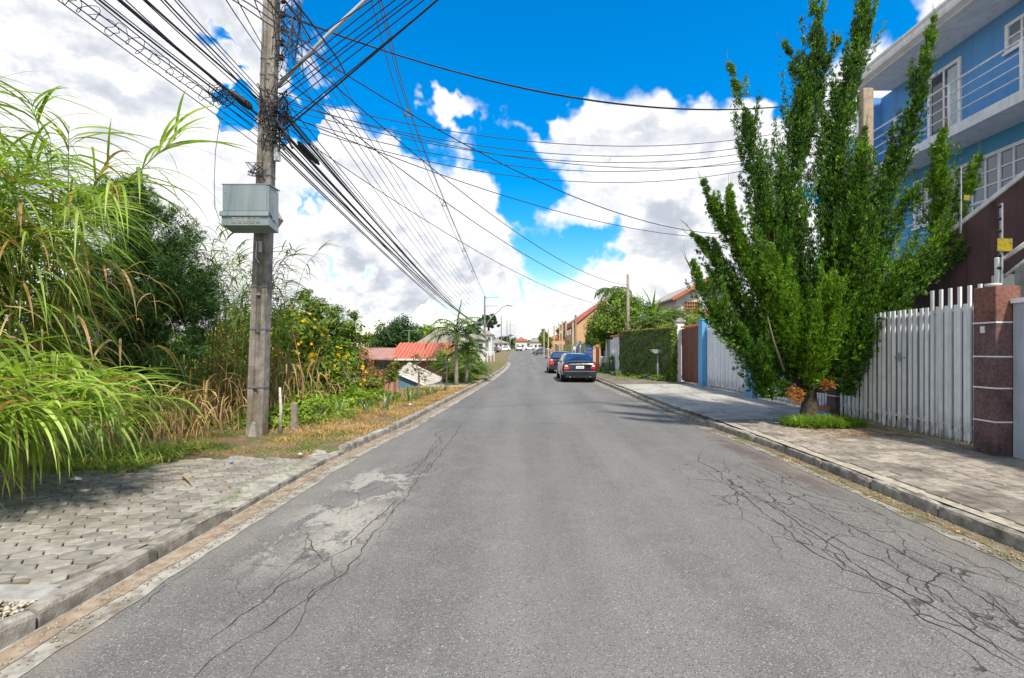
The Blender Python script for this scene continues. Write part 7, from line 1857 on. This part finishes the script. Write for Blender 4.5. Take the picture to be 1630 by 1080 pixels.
    for s_ in (1, -1):
        for q in sidew:
            pts = [(s_ * ((.80 if kind == 'sedan' else .77) - .012 if z < 1.1 else .655), y, z) for y, z in q]
            if s_ < 0: pts = pts[::-1]
            quad('side_window', pts, 'car_glass', .02)
        mb = MB(); mb.cbox(min(s_ * .86, s_ * 1.02), max(s_ * .86, s_ * 1.02), L * .66, L * .66 + .1, .98, 1.10, .02); mb.build('wing_mirror', MAT[paint], root)
        yy0 = .02
        t1 = MB(); zl, zh = (.66, .90) if kind == 'sedan' else (.62, 1.0)
        t1.add([(s_ * .52, -.008, zl + .04), (s_ * .78, .0, zl), (s_ * .885, .16, zl + .04), (s_ * .87, .22, zh), (s_ * .76, .02, zh + .015), (s_ * .58, -.006, zh - .06)] + [(s_ * .52, .07, zl + .04), (s_ * .76, .1, zl), (s_ * .85, .2, zl + .04), (s_ * .85, .26, zh), (s_ * .74, .1, zh), (s_ * .58, .09, zh - .06)],
               [(0, 1, 4, 5), (1, 2, 3, 4), (3, 2, 8, 9), (0, 5, 11, 6), (5, 4, 10, 11), (4, 3, 9, 10), (1, 0, 6, 7), (2, 1, 7, 8)])
        tl = t1.build('tail_light', MAT['lamp_red'], root)
        t2 = MB(); t2.box(min(s_ * .60, s_ * .74), max(s_ * .60, s_ * .74), -.018, -.0085, zh - .10, zh - .03); t2.build('reversing_lamp', MAT['lamp_white'], tl)
        hl = MB(); hl.obox((s_ * .62, L - .13, .62), (.14, -.03 * s_, 0), (0, .1, 0), (0, 0, .06)); hl.build('headlight', MAT['lamp_white'], root)
        for yw in (.95 if kind == 'sedan' else .72, L - .92):
            w = empty_child = MB().lathe((s_ * (hw - .10), yw, .325), [(.20, s_ * -.10), (.30, s_ * -.10), (.325, s_ * -.07), (.325, s_ * .07), (.30, s_ * .10), (.22, s_ * .105)], 24, axis='x').build('tyre', MAT['tyre'], root)
            MB().lathe((s_ * (hw - .10), yw, .325), [(.05, s_ * .07), (.215, s_ * .085), (.21, s_ * .112), (.16, s_ * .10), (.06, s_ * .115), (.02, s_ * .115)], 20, axis='x').build('rim', MAT['rim'], w)
            MB().lathe((s_ * (hw - .22), yw, .345), [(.37, -.17), (.375, 0), (.37, .17 * 1)], 20, axis='x').build('wheel_arch', MAT['black'], root)
    if kind == 'sedan':
        b = MB(); b.cbox(-.52, .52, -.022, -.004, .885, .93, .004); b.build('chrome_strip', MAT['chrome'], root)
        b = MB(); b.cbox(-.84, .84, -.045, .05, .40, .60, .02); bp = b.build('bumper', MAT[paint], root)
        MB().box(-.78, .78, -.052, -.046, .55, .575).build('bumper_crease', MAT['chrome'], bp)
        MB().box(-.74, .74, -.03, .08, .25, .398).build('diffuser', MAT['black'], root)
        for x in (-.5, .5):
            b = MB(); b.lathe((x, 0, .29), [(.028, -.05), (.035, -.05), (.035, .05)], 10, axis='y'); b.build('exhaust_pipe', MAT['chrome'], root)
        pl = MB().box(-.20, .20, -.024, -.010, .70, .83).build('number_plate', MAT['lamp_white'], root)
        for i in range(6): MB().box(-.15 + i * .052 + (.0 if i < 3 else .01), -.118 + i * .052 + (.0 if i < 3 else .01), -.026, -.0245, .73, .785).build('plate_mark', MAT['grey_wall'], pl)
        b = MB(); b.cbox(-.62, .62, .06, .16, 1.052, 1.075, .01); b.build('boot_lip', MAT[paint], root)
        b = MB(); b.tube([(0, 1.5, 1.46), (0, 1.42, 1.56)], .012, 5); b.build('aerial', MAT['black'], root)
    else:
        b = MB(); b.cbox(-.80, .80, -.03, .06, .30, .52, .02); b.build('bumper', MAT['black'], root)
        MB().box(-.24, .24, -.028, -.008, .66, .78).build('number_plate', MAT['lamp_white'], root)
    return root
sedan = make_car('black sedan parked at the right kerb with red tail lights, nearest car', 'sedan', 'paint_black')
rest_on(sedan, 2.76, 24.4, 0)
hat = make_car('dark hatchback parked ahead of the black sedan at the right kerb', 'hatch', 'paint_blue'); rest_on(hat, 2.5, 33.0, 0)
def recolor(root, a, b_):
    for ch in root.children:
        if ch.type == 'MESH' and ch.data.materials and ch.data.materials[0].name == MAT[a].name:
            ch.data = ch.data.copy(); ch.data.materials[0] = MAT[b_]
def far_car(label, x, y, rot, paint):
    c = copy_tree(hat); recolor(c, 'paint_blue', paint); c['label'] = label; rest_on(c, x, y, rot)
    c.location.z = rz(y) + .02; return c
far_car('graphite hatchback parked across the far right end of the street', 5.4, 101, R(82), 'paint_grey')
far_car('white car parked side on at the far left, right of the lamp pole', -4.2, 137, R(118), 'paint_white')
far_car('white car facing this way at the middle of the far end', -1.5, 140, R(5), 'paint_white')
far_car('small white car far off just right of the road end', 3.6, 165, R(80), 'paint_white')
far_car('silver grey car parked on the far left verge by the pole', -6.2, 122, R(70), 'paint_grey')
